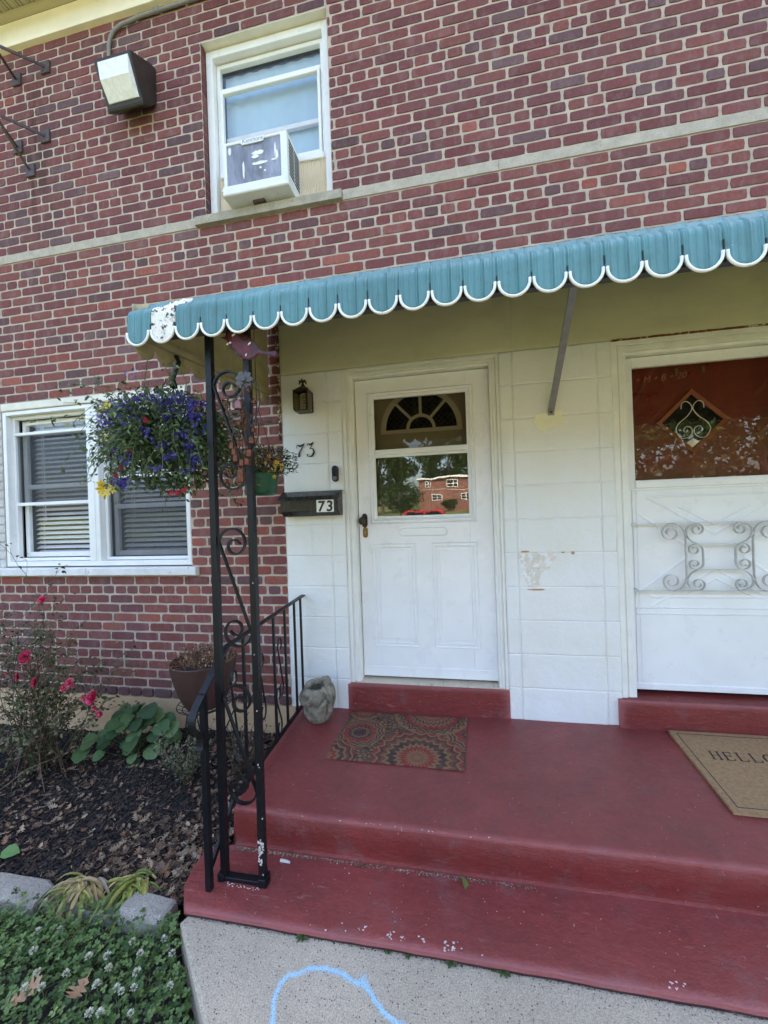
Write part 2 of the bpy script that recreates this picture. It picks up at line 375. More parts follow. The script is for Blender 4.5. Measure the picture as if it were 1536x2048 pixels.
mt_pane_mirror = glass_mat('storm_door_glass', 2.0, (.55, .57, .55), 0., .12)
mt_brass = mat('aged_brass', (.20, .12, .045), .42, .3, 40, 100, .2, metal=.8)
mt_bronze = mat('dark_bronze', (.045, .028, .02), .45, .3, 40, 120, .3, metal=.5)
mt_copper = mat('copper_bell', (.13, .042, .018), .38, .35, 60, 160, .5, .002, metal=.75, spots=[(45, .6, (.10, .045, .035), .1)])
mt_white_flake = mat('bare_flake', (.60, .53, .50), .8, .15, 60, 200, .4)
# ============================================================ THE HOUSE
CH = .0677; BL = .2032; ZB = 3.3126
OPEN = [(-3.50, -1.86, .943, 2.2294), (-1.655, -.735, 3.3803, 4.5990), (-1.142, 6.0, -.3, 2.7710), (3.10, 4.02, 3.3803, 4.5990)]
house = thing('brick_row_house', (0, 0, 0), 'red brick row house with white painted block entrance wall behind the porch', 'house')
BRK = [lin(126, 76, 76), lin(120, 72, 73), lin(130, 80, 78), lin(115, 71, 73), lin(123, 76, 74), lin(132, 81, 77), lin(118, 75, 77)]
BRKR = [lin(140, 83, 77), lin(142, 80, 73), lin(136, 82, 77), lin(152, 90, 80)]
BRKD = [lin(106, 78, 82), lin(114, 88, 90), lin(100, 74, 77)]
def brick_colour(x, z, n):
    low = z < 3.3
    r = random.random(); cl = n3(x, z, 3, 1.3)
    pr = .02 + (.09 if low else 0) + (.10 if (z < 2.3 and x > -1.9) else 0); pdk = .06+max(0, cl)*.22 + (.10 if n in (10, 17, 24, 31, 38, 3, -4, -11) else 0)
    if n == 49: c = random.choice(BRKD+[lin(96, 70, 70)])
    elif r < pr: c = random.choice(BRKR)
    elif r < pr+pdk: c = random.choice(BRKD)
    else: c = random.choice(BRK)
    k = rnd(.92, 1.09)*(1.04 if low else 1.)
    if low: c = (c[0]*1.06, c[1]*1.04, c[2]*.96)
    return tuple(v*k for v in c)
def brick(mb, x0, x1, z0, z1, yf, col):
    if x1-x0 < .022: return
    mj = .0049; x0 += mj; x1 -= mj; z0 += mj; z1 -= mj
    w_, h_ = x1-x0, z1-z0; nx = max(2, int(w_/.03)); nz = 2
    P = []
    for i in range(nx): P.append((x0+w_*i/nx, z0))
    for i in range(nz): P.append((x1, z0+h_*i/nz))
    for i in range(nx): P.append((x1-w_*i/nx, z1))
    for i in range(nz): P.append((x0, z1-h_*i/nz))
    cx, cz = (x0+x1)/2, (z0+z1)/2; j = .0011
    yo = yf+rnd(-.0012, .0012); t1 = rnd(-.0012, .0012)
    O, F = [], []
    for i, (x, z) in enumerate(P):
        a, b_ = rnd(-j, j), rnd(-j, j); cor = i in (0, nx, nx+nz, 2*nx+nz)
        k = .0035 if cor else 0
        xx = x+a-(k if x > cx+.001 and abs(x-x1) < 1e-6 else (-k if abs(x-x0) < 1e-6 else 0)); zz = z+b_-(k*.7 if abs(z-z1) < 1e-6 else (-k*.7 if abs(z-z0) < 1e-6 else 0))
        O.append(mb.vert((xx, .0062, zz)))
        fx = xx-math.copysign(.0025, xx-cx) if abs(xx-cx) > .005 else xx
        fz = zz-math.copysign(.0022, zz-cz)
        F.append(mb.vert((fx, yo+t1*(1 if z > cz else -1)*.5, fz)))
    mb.face(F, col); n_ = len(P)
    for i in range(n_): mb.face([O[i], O[(i+1) % n_], F[(i+1) % n_], F[i]], tuple(c*.93 for c in col))
mb = MB(); wmb = MB()
def row_z(n): return ZB-n*CH, ZB-(n-1)*CH
for n in range(-24, 50):
    if n == 0: continue
    z0, z1 = row_z(n); hdr = (n-3) % 7 == 0 or n == 49
    pitch = BL/2 if hdr else BL
    off = -3.1597 + (0 if n % 2 else BL/2) + rnd(-.012, .012) + .02*math.sin(n*1.7) + (.025 if hdr else 0)
    x = off-math.ceil((off+6.6)/pitch)*pitch
    zz = (z0+z1)/2
    while x < 6.0:
        xa = x+rnd(-.0022, .0022); xb = x+pitch+rnd(-.0022, .0022)
        if hdr and random.random() < .07: xb = x+pitch*1.5; x += pitch*.5
        segs = [(xa, xb)]
        for (a, b_, c_, d_) in OPEN:
            if c_-.01 < zz < d_+.005:
                ns = []
                for (p, q) in segs:
                    if q <= a or p >= b_: ns.append((p, q)); continue
                    if p < a: ns.append((p, a+.003))
                    if q > b_: ns.append((b_-.003, q))
                segs = ns
        for (p, q) in segs:
            if q-p < .022: continue
            c = brick_colour((p+q)/2, zz, n)
            painted = q < -3.47 and .9 < zz < 2.23
            if painted: c = (.70, .69, .68)
            brick(mb, p, q, z0, z1, -.010 if n == 49 else 0., c)
        x += pitch
# brick side faces inside the openings
for (a, b_, c_, d_) in (OPEN[0], OPEN[1], OPEN[3]):
    for n in range(-24, 50):
        z0, z1 = row_z(n); zz = (z0+z1)/2
        if c_ < zz < d_:
            for xe, s_ in ((a, -1), (b_, 1)):
                c = brick_colour(xe, zz, n)
                if xe < -3.4: c = (.7, .69, .68)
                mb.cur = c
                x0, x1 = sorted((xe+s_*.001, xe+s_*.04)); mb.box(x0, x1, .012, .1, z0+.0045, z1-.0045)
mb.cur = None
mb.build('wall', mt_brick, house)
# mortar behind, with the openings cut out
mm = MB(); xs = sorted(set([-6.6, 6.0]+[v for o in OPEN for v in o[:2] if -6.6 < v < 6])); zs = sorted(set([-.0047, 4.95]+[v for o in OPEN for v in o[2:] if v > 0]))
def cell_open(x, z): return any(a < x < b_ and c_ < z < d_ for a, b_, c_, d_ in OPEN)
for i in range(len(xs)-1):
    for j in range(len(zs)-1):
        xm, zm = (xs[i]+xs[i+1])/2, (zs[j]+zs[j+1])/2
        if not cell_open(xm, zm): mm.poly([(xs[i], .0035, zs[j]), (xs[i+1], .0035, zs[j]), (xs[i+1], .0035, zs[j+1]), (xs[i], .0035, zs[j+1])])
for (a, b_, c_, d_) in (OPEN[0], OPEN[1], OPEN[3]):
    for xe in (a, b_): xq = xe+(-.0045 if xe == a else .0045); mm.poly([(xq, .0035, c_), (xq, .14, c_), (xq, .14, d_), (xq, .0035, d_)])
    mm.poly([(a, .0035, d_), (b_, .0035, d_), (b_, .14, d_), (a, .14, d_)])
mm.keepn = True
mm.build('mortar_bed', mt_mortar, house)
# body of the house behind (keeps the sun off the front)
bb = MB(); bb.box(-6.6, 6.0, 3.0, 8.5, -.4, 5.0); bb.box(-6.6, -6.45, .15, 3.0, -.4, 5.); bb.box(5.85, 6.0, .15, 3.0, -.4, 5.); bb.box(-6.45, 5.85, .9, 3., 4.75, 4.95); bb.box(-6.45, 5.85, .9, 3., 2.72, 2.82); bb.box(-6.45, 5.85, .9, 3., -.3, -.1)
bb.build('rear_block', mt_dark, house)
rf = MB(); rf.prism([(-.32, 5.24), (4.2, 7.0), (9.0, 5.24), (9.0, 5.17), (-.3, 5.17)], -6.9, 6.3, 'x'); rf.build('roof', mt_roof, house)
# foundation
fm = MB()
nxg = 120
for i in range(nxg):
    x0 = -6.6+(5.49)*i/nxg; x1 = -6.6+5.49*(i+1)/nxg
    g = lambda x, z: -.014+.004*n3(x, z, 0, 5)
    zl = [-.005, -.06, -.14, -.24, -.45]
    for k in range(4): fm.poly([(x0, g(x0, zl[k+1]), zl[k+1]), (x1, g(x1, zl[k+1]), zl[k+1]), (x1, g(x1, zl[k]), zl[k]), (x0, g(x0, zl[k]), zl[k])])
    fm.poly([(x0, g(x0, -.005), -.005), (x1, g(x1, -.005), -.005), (x1, .02, -.003), (x0, .02, -.003)])
fm.build('foundation', mt_found, house)
# string course, left and right of the sill
sc_ = MB()
for (a, b_) in ((-6.6, -4.4), (-4.396, -1.724), (-.664, .31), (.314, 2.2), (2.204, 3.03), (4.1, 6.)):
    sc_ = MB(); k = int((b_-a)/.12)+1
    for i in range(k):
        x0, x1 = a+(b_-a)*i/k, a+(b_-a)*(i+1)/k
        f = lambda x: -.004+.0015*n3(x, 0, 0, 9)
        sc_.poly([(x0, f(x0), ZB+.003), (x1, f(x1), ZB+.003), (x1, f(x1), ZB+CH-.003), (x0, f(x0), ZB+CH-.003)])
        sc_.poly([(x0, f(x0), ZB+CH-.003), (x1, f(x1), ZB+CH-.003), (x1, .01, ZB+CH-.001), (x0, .01, ZB+CH-.001)])
        sc_.poly([(x0, f(x0), ZB+.003), (x1, f(x1), ZB+.003), (x1, .01, ZB+.001), (x0, .01, ZB+.001)])
    sc_.build('string_course', mt_stone, house)
# frieze, soffit, gutter
fz = MB(); fz.bbox(-6.6, 6., -.03, .05, 4.955, 5.125, .003); fz.bbox(-6.6, 6., -.036, .05, 4.936, 4.955, .002); fz.build('frieze_board', mat('cream_frieze_paint', lin(250, 244, 224), .6, .05, 4, 60, .1), house)
sf = MB(); sf.box(-6.6, 6., -.075, -.03, 5.125, 5.145)
x = -6.6
while x < 6.:
    for k in range(3):
        sf.hull8([(x+k*.1+a, yy, zz) for a in (.0, .092) for yy in (-.26, -.075) for zz in (5.146, 5.160)]); sf.box(x+k*.1+.092, x+k*.1+.1, -.26, -.075, 5.152, 5.162)
    x += .3
for i in range(0, 60):       # vent slots near the camera's corner
    pass
sf.build('soffit', mt_soffit, house)
vn = MB()
x = -4.3
while x < -1.0:
    for k in range(22): vn.box(x+.014, x+.026, -.255+k*.0082, -.251+k*.0082, 5.1445, 5.1455)
    for k in range(22): vn.box(x+.044, x+.056, -.255+k*.0082+.004, -.251+k*.0082+.004, 5.1445, 5.1455)
    x += .1
vn.build('soffit_vent', mat('vent_slot', (.10, .09, .07), .8, .1), house)
gt = MB(); gt.bbox(-6.6, 6.3, -.38, -.26, 5.13, 5.24, .02); gt.build('gutter', mt_vinyl, house)
# ---- painted block wall
bk = MB()
def gridpos(a, b, rad):
    inner = max(2, int((b-a)/.02)); e = [0, .0022, .005, .009]
    return [a+v for v in e]+[a+.013+(b-a-.026)*i/inner for i in range(inner+1)]+[b-v for v in e[::-1]]
def block_face(x0, x1, z0, z1, y=0.0, g=.0052, rad=.0065, yb=.02):
    XX = gridpos(x0, x1, rad); ZZ = gridpos(z0, z1, rad); nx = len(XX)-1; nz = len(ZZ)-1; G = []
    for j in range(nz+1):
        r_ = []
        for i in range(nx+1):
            x_ = XX[i]; z_ = ZZ[j]
            e = min(x_-x0, x1-x_, z_-z0, z1-z_)
            d = g*(1-min(1, e/rad))**1.3*(.75+.6*n3(x_, z_, 0, 6))
            jx = .0016*n3(x_, z_, 2, 30) if 0 < i < nx else .0
            r_.append(bk.vert((x_+jx, y+d+.0018*n3(x_, z_, 5, 22)+.003*n3(x_, z_, 1, 5), z_+.0016*n3(x_, z_, 8, 30))))
        G.append(r_)
    for j in range(nz):
        for i in range(nx): bk.face([G[j][i], G[j][i+1], G[j+1][i+1], G[j+1][i]])
zj = [2.018-k*.2031 for k in range(-1, 10)]+[-.012]
for grp in (((-1.142, -.822, 0), (-.822, -.724, .001)), ((.271, .346, .001), (.346, .818, 0), (.818, .897, .0015)), ((1.965, 2.04, 0), (2.04, 2.44, 0), (2.44, 2.85, 0)), ((3.78, 4.2, 0), (4.2, 4.6, 0), (4.6, 5.0, 0), (5.0, 6.0, 0))):
    bk = MB()
    for k in range(len(zj)-1):
        z1, z0 = zj[k], zj[k+1]
        if z1-z0 < .02: continue
        for a_, b2_, y_ in grp: block_face(a_, b2_, z0, z1, y_)
    bk.build('painted_block_wall', mt_block, house, smooth=True)
bk = MB()
# smooth rendered lintel above
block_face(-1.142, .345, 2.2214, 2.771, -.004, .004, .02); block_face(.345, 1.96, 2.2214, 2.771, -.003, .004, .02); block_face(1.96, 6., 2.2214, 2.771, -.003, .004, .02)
bk.build('rendered_lintel', mat('lintel_paint_awning_shade', (.60, .57, .38), .6, .10, 3, 120, .35, .003, spots=[(5, .55, (.50, .48, .32), .25), (2.2, .6, (.66, .63, .46), .2)], stretch=(.5, 1, 1.4)), house, smooth=True)  # shade and yellowish bounce under the awning are painted into the lintel colour
bl_ = MB(); 
for (a, b_) in ((-1.142, -.66), (.215, .98), (1.88, 2.85), (3.78, 6.0)): bl_.box(a, b_, .02, .14, -.02, 2.2)
bl_.box(-1.142, 6.0, .02, .14, 2.2, 2.77)
bl_.build('block_wall_core', mt_block, house)
# ragged brick corner with old whitewash, left edge of the block wall
rc = MB(); rc.cur = None
z = 1.78
while z < 2.62:
    h_ = rnd(.03, .075); wd = rnd(.008, .02)
    xc = -1.158+rnd(-.004, .004)
    rc.blob((xc, -.006, z+h_/2), .5, 1, .35, 3, (wd*1.3, .018, h_*.95), z*9); z += h_*.9
rc.build('flaking_corner', mat('flaking_corner_paint', lin(96, 62, 56), .9, .3, 30, 150, .7, .003, spots=[(34, .52, lin(205, 198, 182), .05)]), house)
# old mortar smears round the window corner
ms_ = MB()
def smear(mb_, cx, cz, w_, h_, y, seed, n=18, pinch=.45):
    P = []
    for i in range(n):
        a = 2*PI*i/n; r = 1+pinch*n3(math.cos(a)*1.3+seed, math.sin(a)*1.3, seed, 1.6)+.12*n3(math.cos(a)*5+seed, math.sin(a)*5, seed, 2)
        P.append((cx+math.cos(a)*w_/2*r, cz+math.sin(a)*h_/2*r))
    mb_.prism(P, y, y+.002, 'y')
pl = MB(); 
P = [(.352, 1.006), (.40, 1.002), (.46, 1.006), (.52, 1.004), (.566, 1.000), (.556, .966), (.53, .944), (.522, .914), (.49, .896), (.468, .872), (.462, .84), (.466, .806), (.44, .802), (.42, .796), (.40, .80), (.392, .83), (.372, .86), (.362, .90), (.366, .94), (.352, .97)]
P2 = []
for i in range(len(P)):
    a, b_ = Vector(P[i]), Vector(P[(i+1) % len(P)])
    for k in range(3): q = a.lerp(b_, k/3); P2.append((q.x+rnd(-.0035, .0035), q.y+rnd(-.0035, .0035)))
pl.prism(P2, -.0042, .002, 'y')
pl.build('peeled_paint', mat('bare_block_patch', lin(222, 214, 200), .9, .10, 22, 150, .9, .004, spots=[(30, .50, lin(236, 236, 232), .03), (70, .68, lin(170, 130, 90), .03)]), house)
mt_prim = mat('tan_primer', lin(186, 148, 108), .9, .15, 30)
for q_ in ((.445, .784, .10, .010, -.0045, 3, 24), (.655, 1.0, .018, .02, -.0045, 5), (.39, 1.012, .05, .01, -.0045, 8), (.60, 1.004, .02, .008, -.0045, 9)):
    pe = MB(); smear(pe, *q_); pe.build('peeled_paint', mt_prim, house)
pe = MB(); smear(pe, .555, 1.79, .17, .11, -.0035, 13, 40, .7)
pe.build('patched_paint', mat('cream_touch_up_paint', (.83, .80, .60), .55, .05, 12, 120, .3), house)

# ---- windows ---------------------------------------------------
mt_screen = None
def _mk_screen():
    m, t, b, o = new_mat('insect_screen'); t.nodes.remove(b)
    tr = t.nodes.new('ShaderNodeBsdfTransparent'); df = t.nodes.new('ShaderNodeBsdfDiffuse'); df.inputs['Color'].default_value = (.09, .095, .10, 1)
    ms = t.nodes.new('ShaderNodeMixShader'); ms.inputs[0].default_value = .28
    t.links.new(tr.outputs[0], ms.inputs[1]); t.links.new(df.outputs[0], ms.inputs[2]); t.links.new(ms.outputs[0], o.inputs['Surface']); return m
mt_screen = _mk_screen()
mt_blind = mat('venetian_blind', (.78, .79, .78), .5, .06, 8, 40, .0)
mt_sash = mat('grey_white_sash', (.62, .61, .60), .45, .08, 12, 60, .1)
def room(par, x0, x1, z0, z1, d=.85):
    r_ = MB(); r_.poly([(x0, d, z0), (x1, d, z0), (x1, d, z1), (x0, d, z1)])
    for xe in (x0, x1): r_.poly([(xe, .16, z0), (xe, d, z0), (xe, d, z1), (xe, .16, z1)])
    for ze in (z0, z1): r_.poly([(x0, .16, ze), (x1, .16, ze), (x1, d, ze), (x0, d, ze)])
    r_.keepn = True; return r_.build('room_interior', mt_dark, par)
def pane(par, x0, x1, z0, z1, y, m=None, name='pane'):
    p_ = MB(); p_.box(x0, x1, y, y+.003, z0, z1); return p_.build(name, m or mt_pane, par)
lw = MB(); x0, x1, z0, z1 = -3.497, -1.863, .945, 2.2294
lw.frame(x0, x1, .952, 2.165, .034, .034, .035, .03, .004, .085, .003)
lw.bbox(-2.725, -2.625, .006, .085, .987, 2.135, .004); lw.bbox(-2.69, -2.66, .0025, .01, .99, 2.13, .002)
w1 = lw.build('window', mt_vinyl, house)
hd = MB(); hd.bbox(x0, x1, -.006, .1, 2.168, 2.2265, .006); hd.build('head_trim', mt_vinyl_cream, w1)
sl_ = MB(); sl_.bbox(-3.60, -2.7095, -.045, .09, .884, .9425, .006); sl_.bbox(-2.7065, -1.803, -.045, .09, .884, .9425, .006); sl_.build('sill', mt_sill_white, w1)
def hung(par, x0, x1, z0, z1, bars, mid, scr, unit):
    a = MB(); a.frame(x0, x1, z0, z1, .024, .024, .022, .024, .05, .082, .002)
    for (bz, bh) in bars: a.bbox(x0+.024, x1-.024, .046, .078, bz, bz+bh, .003)
    a.build('storm_frame', mt_vinyl, par)
    s_ = MB(); s_.frame(x0+.028, x1-.026, z0+.024, z1-.024, .034, .03, .04, .036, .10, .13, .004)
    for (mz, mh) in mid: s_.bbox(x0+.062, x1-.056, .096, .128, mz, mz+mh, .004)
    s_.build('sash', mt_sash if unit else mt_vinyl, par)
    pane(par, x0+.05, x1-.05, z0+.05, z1-.05, .115)
    for (a_, b_) in scr: pane(par, x0+.024, x1-.024, a_, b_, .066, mt_screen, 'screen')
def blinds(par, x0, x1, z0, z1, y, tilt=.6, step=.0385, gap=None):
    b_ = MB(); z = z0
    while z < z1:
        sag = .0012*math.sin(z*40); c, s_ = math.cos(tilt), math.sin(tilt); w2 = .019
        b_.hull8([(x, y+u*w2*c+v*.0009*s_, z+sag+u*w2*s_-v*.0009*c) for x in (x0, x1) for u in (-1, 1) for v in (-1, 1)]); z += step
    b_.box(x0, x1, y-.02, y+.02, z1, z1+.03)
    b_.tube([(x0+.09, y-.022, z0), (x0+.09, y-.022, z1)], .0012, 5); b_.tube([(x1-.09, y-.022, z0), (x1-.09, y-.022, z1)], .0012, 5); b_.tube([(x0+.12, y-.03, z0+.25), (x0+.12, y-.03, z1)], .0025, 5)
    return b_.build('blind', mt_blind, par)
hung(w1, -3.463, -2.728, .990, 2.134, [(1.982, .024), (1.425, .026)], [(1.56, .034)], [(1.451, 1.982)], 0)
hung(w1, -2.622, -1.899, .990, 2.134, [(1.60, .024)], [(1.375, .034)], [(1.012, 1.60)], 1)
blinds(w1, -3.42, -2.76, 1.05, 2.08, .185); blinds(w1, -2.58, -1.93, 1.05, 2.08, .185)
room(w1, -3.5, -1.86, .943, 2.23)
def upper_window(dx, full):
    x0, x1 = -1.652+dx, -.738+dx
    u = MB(); u.frame(x0, x1, 3.384, 4.589, .05, .05, .02, .055, .055, .14, .003)
    uw = u.build('window', mt_vinyl, house)
    h_ = MB(); h_.prism([(.004, 4.598), (.004, 4.594), (.14, 4.590), (.14, 4.598)], x0, x1, 'x'); h_.build('head_trim', mt_vinyl_cream, uw)
    s_ = MB(); n_ = 26
    for i in range(n_):
        a, b_ = -1.722+dx+1.056*i/n_, -1.722+dx+1.056*(i+1)/n_
        f = lambda x: -.034+.002*n3(x, 0, 0, 12)
        for q in ([(a, f(a), 3.310), (b_, f(b_), 3.310), (b_, f(b_), 3.366), (a, f(a), 3.366)], [(a, f(a), 3.366), (b_, f(b_), 3.366), (b_, .1, 3.383), (a, .1, 3.383)], [(a, f(a), 3.310), (b_, f(b_), 3.310), (b_, .1, 3.310), (a, .1, 3.310)]): s_.poly(q)
    for xe in (-1.722+dx, -.666+dx): s_.poly([(xe, -.034, 3.31), (xe, .1, 3.31), (xe, .1, 3.383), (xe, -.034, 3.366)])
    s_.build('sill', mt_stone_mossy, uw)
    f_ = MB(); f_.frame(x0+.052, x1-.052, 3.404, 4.528, .028, .028, .03, .03, .10, .132, .003)
    f_.bbox(x0+.08, x1-.08, .094, .128, 4.316, 4.345, .003); f_.build('storm_frame', mt_vinyl, uw)
    g_ = MB(); g_.frame(x0+.083, x1-.083, 3.735 if full else 3.45, 4.314, .02, .02, .03, .016, .085, .112, .003)
    g_.build('sash', mt_vinyl, uw)
    g2 = MB(); g2.bbox(x0+.1, x1-.1, .125, .15, 3.985, 4.02, .004); g2.bbox(x0+.1, x0+.125, .125, .15, 3.77, 3.985, .003); g2.build('meeting_rail', mt_sash, uw)
    pane(uw, x0+.08, x1-.08, 4.34, 4.50, .118); pane(uw, x0+.1, x1-.1, 3.76, 4.30, .098)
    sh = MB(); nn = 40
    for i in range(nn):
        a, b_ = x0+.085+(x1-x0-.17)*i/nn, x0+.085+(x1-x0-.17)*(i+1)/nn
        sh.poly([(a, .165+.003*math.sin(i*1.1), 3.43), (b_, .165+.003*math.sin(i*1.1+1.1), 3.43), (b_, .165+.003*math.sin(i*1.1+1.1), 4.495), (a, .165+.003*math.sin(i*1.1), 4.495)])
    sh.build('roller_shade', mat('pale_blue_shade', lin(158, 184, 196), .8, .07, 3, 40, .1), uw)
    if full:
        cr = mat('cream_accordion', lin(226, 214, 190), .6, .08, 10, 60, .1)
        for (a, b_) in ((-.995, -.79), (-1.60, -1.448)):
            ac_ = MB()
            n_ = int((b_-a)/.014)
            for i in range(n_):
                p, q = a+(b_-a)*i/n_, a+(b_-a)*(i+1)/n_; m_ = (p+q)/2
                ac_.poly([(p, .10, 3.42), (m_, .088, 3.42), (m_, .088, 3.715), (p, .10, 3.715)]); ac_.poly([(m_, .088, 3.42), (q, .10, 3.42), (q, .10, 3.715), (m_, .088, 3.715)])
            ac_.build('accordion_panel', cr, uw)
        b2 = MB(); b2.bbox(x0+.07, x1-.07, .08, .12, 3.70, 3.738, .004); b2.bbox(x0+.075, x0+.145, .078, .12, 3.60, 3.615, .002); b2.build('sash_rail', mt_vinyl, uw)
    room(uw, x0, x1, 3.384, 4.58, .5)
    return uw
upper_window(0, True); upper_window(4.755, False)
# ---- doors -----------------------------------------------------
mt_door = mat('white_storm_door_enamel', (.82, .82, .80), .33, .04, 4, 90, .06, .0005, spots=[(30, .70, (.66, .64, .58), .1)])
mt_inner = mat('taupe_entry_door', (.36, .31, .23), .5, .05, 5)
mt_leaded = mat('dark_leaded_glass', (.012, .013, .012), .12, .3, 8, 40, .1)
mt_tile = mat('beige_threshold_tile', lin(206, 190, 168), .35, .12, 12, 90, .1, spots=[(18, .62, lin(150, 130, 104), .1)])
mt_groove = mat('groove_shadow_gap', (.16, .16, .155), .8, .05)
def bead(mb_, x0, x1, z0, z1, w_, y0, y1):
    """raised picture-frame moulding with sloping faces"""
    for (a, b_, c_, d_) in ((x0, x1, z0, z1),):
        o = [(a, c_), (b_, c_), (b_, d_), (a, d_)]; i_ = [(a+w_, c_+w_), (b_-w_, c_+w_), (b_-w_, d_-w_), (a+w_, d_-w_)]; m_ = [(a+w_*.4, c_+w_*.4), (b_-w_*.4, c_+w_*.4), (b_-w_*.4, d_-w_*.4), (a+w_*.4, d_-w_*.4)]
        O = [mb_.vert((p[0], y1, p[1])) for p in o]; Mi = [mb_.vert((p[0], y0, p[1])) for p in m_]; I = [mb_.vert((p[0], y1, p[1])) for p in i_]
        for k in range(4):
            j = (k+1) % 4; mb_.face([O[k], O[j], Mi[j], Mi[k]]); mb_.face([Mi[k], Mi[j], I[j], I[k]])
def casing(par, x0, x1, xa, xb, zt, ztt, zb):
    """x0..x1 outer, xa..xb the door opening; stepped painted jamb"""
    c_ = MB(); 
    steps = [(0., .36, .006), (.36, .48, .022), (.48, .80, .014), (.80, 1., .034)]
    for (u0, u1, y) in steps:
        c_.bbox(x0+(xa-x0)*u0, x0+(xa-x0)*u1, y, .12, zb, ztt-(ztt-zt)*u1*.999, .002)
        c_.bbox(x1-(x1-xb)*u1, x1-(x1-xb)*u0, y, .12, zb, ztt-(ztt-zt)*u1*.999, .002)
        c_.bbox(x0+(xa-x0)*u0, x1-(x1-xb)*u0, y+.0007, .12, ztt-(ztt-zt)*u1, ztt-(ztt-zt)*u0, .002)
    return c_.build('door_frame', mat('painted_door_frame', (.78, .77, .70), .5, .07, 9, 110, .25, .0015, spots=[(45, .74, (.4, .37, .3), .04)]), par)
casing(house, -.7235, .2705, -.656, .219, 2.166, 2.2225, .176)
casing(house, .8975, 1.964, .980, 1.884, 2.139, 2.216, .158)
# storm door, left (number 73)
sd1 = MB(); X0, X1, Z0, Z1 = -.652, .216, .192, 2.160
gx0, gx1, gz0, gz1 = -.527, .071, 1.250, 2.028
sd1.bbox(X0, gx0, .078, .108, Z0, Z1, .003); sd1.bbox(gx1, X1, .078, .108, Z0, Z1, .003)
sd1.bbox(gx0, gx1, .0784, .108, Z0, gz0, .0006); sd1.bbox(gx0, gx1, .0784, .108, gz1, Z1, .0006)
bead(sd1, -.573, .121, 1.197, 2.073, .030, .068, .079)
bead(sd1, -.553, .100, 1.218, 2.053, .022, .066, .079)
for (a, b_) in ((-.570, -.276), (-.175, .117)):
    bead(sd1, a, b_, .388, 1.073, .012, .0735, .079); bead(sd1, a+.022, b_-.022, .410, 1.051, .012, .0735, .079); sd1.bbox(a+.05, b_-.05, .0755, .079, .440, 1.021, .003)
oc = [(-.384, 1.128), (-.370, 1.113), (-.082, 1.113), (-.068, 1.128), (-.068, 1.157), (-.082, 1.172), (-.370, 1.172), (-.384, 1.157)]
def ring(mb_, P, sc1, y0, y1):
    cx = sum(p[0] for p in P)/len(P); cz = sum(p[1] for p in P)/len(P); n_ = len(P)
    Q = [(p[0]-math.copysign(sc1, p[0]-cx), p[1]-math.copysign(sc1, p[1]-cz)) for p in P]
    A = [mb_.vert((p[0], y1, p[1])) for p in P]; B = [mb_.vert(((p[0]+q[0])/2, y0, (p[1]+q[1])/2)) for p, q in zip(P, Q)]; C_ = [mb_.vert((q[0], y1, q[1])) for q in Q]
    for k in range(n_): j = (k+1) % n_; mb_.face([A[k], A[j], B[j], B[k]]); mb_.face([B[k], B[j], C_[j], C_[k]])
ring(sd1, oc, .009, .0735, .079)
sd1.bbox(X0, X1, .074, .0785, Z0+.001, .258, .002)
stormd = sd1.build('storm_door', mt_door, house)
mbar = MB(); mbar.bbox(gx0-.004, gx1+.004, .070, .098, 1.655, 1.690, .004); mbar.bbox(gx0-.004, gx1+.004, .074, .098, 1.638, 1.654, .002); mbar.build('sash_bar', mt_vinyl, stormd)
pane(stormd, gx0, gx1, gz0, 1.642, .090, mt_pane_mirror)
pane(stormd, gx0, gx1, 1.68, gz1, .092, glass_mat('upper_door_glass', 1.4, (.76, .74, .68)), 'pane')
hg = MB(); hg.bbox(.2165, .2215, .070, .1, .20, 2.158, .001); z = .21
hn = MB(); 
while z < 2.15: hn.box(.2155, .2205, .0685, .0705, z, z+.010); z += .0255
hgo = hg.build('hinge', mt_vinyl, stormd); hn.build('hinge_knuckle', mt_blackplastic, hgo)
kn = MB(); P_ = [(.024*math.cos(a), .048*math.sin(a)) for a in [2*PI*i/24 for i in range(24)]]
kn.prism([(-.612+(.020 if abs(c) > .0 else 0)*0+max(-.019, min(.019, c)), 1.226+s_) for c, s_ in P_], .070, .078, 'y')
kn.lathe([(.010, .0), (.010, .022), (.016, .028), (.025, .040), (.026, .050), (.020, .060), (.0, .063)], (-.616, .070, 1.226), 20, axis=(0, -1, 0), cap1=False)
kn.build('knob', mt_bronze, stormd, smooth=False, angle=40)
lk = MB(); lk.prism([(-.610+max(-.016, min(.016, .024*math.cos(2*PI*i/24))), 1.146+.034*math.sin(2*PI*i/24)) for i in range(24)], .071, .078, 'y')
lk.lathe([(.0095, 0), (.009, .007), (.0, .007)], (-.610, .071, 1.146), 16, axis=(0, -1, 0), cap1=False); lk.build('lock', mt_brass, stormd, angle=40)
kh = MB(); kh.box(-.6108, -.6092, .0634, .0642, 1.141, 1.151); kh.build('keyhole', mt_vinyl, stormd)
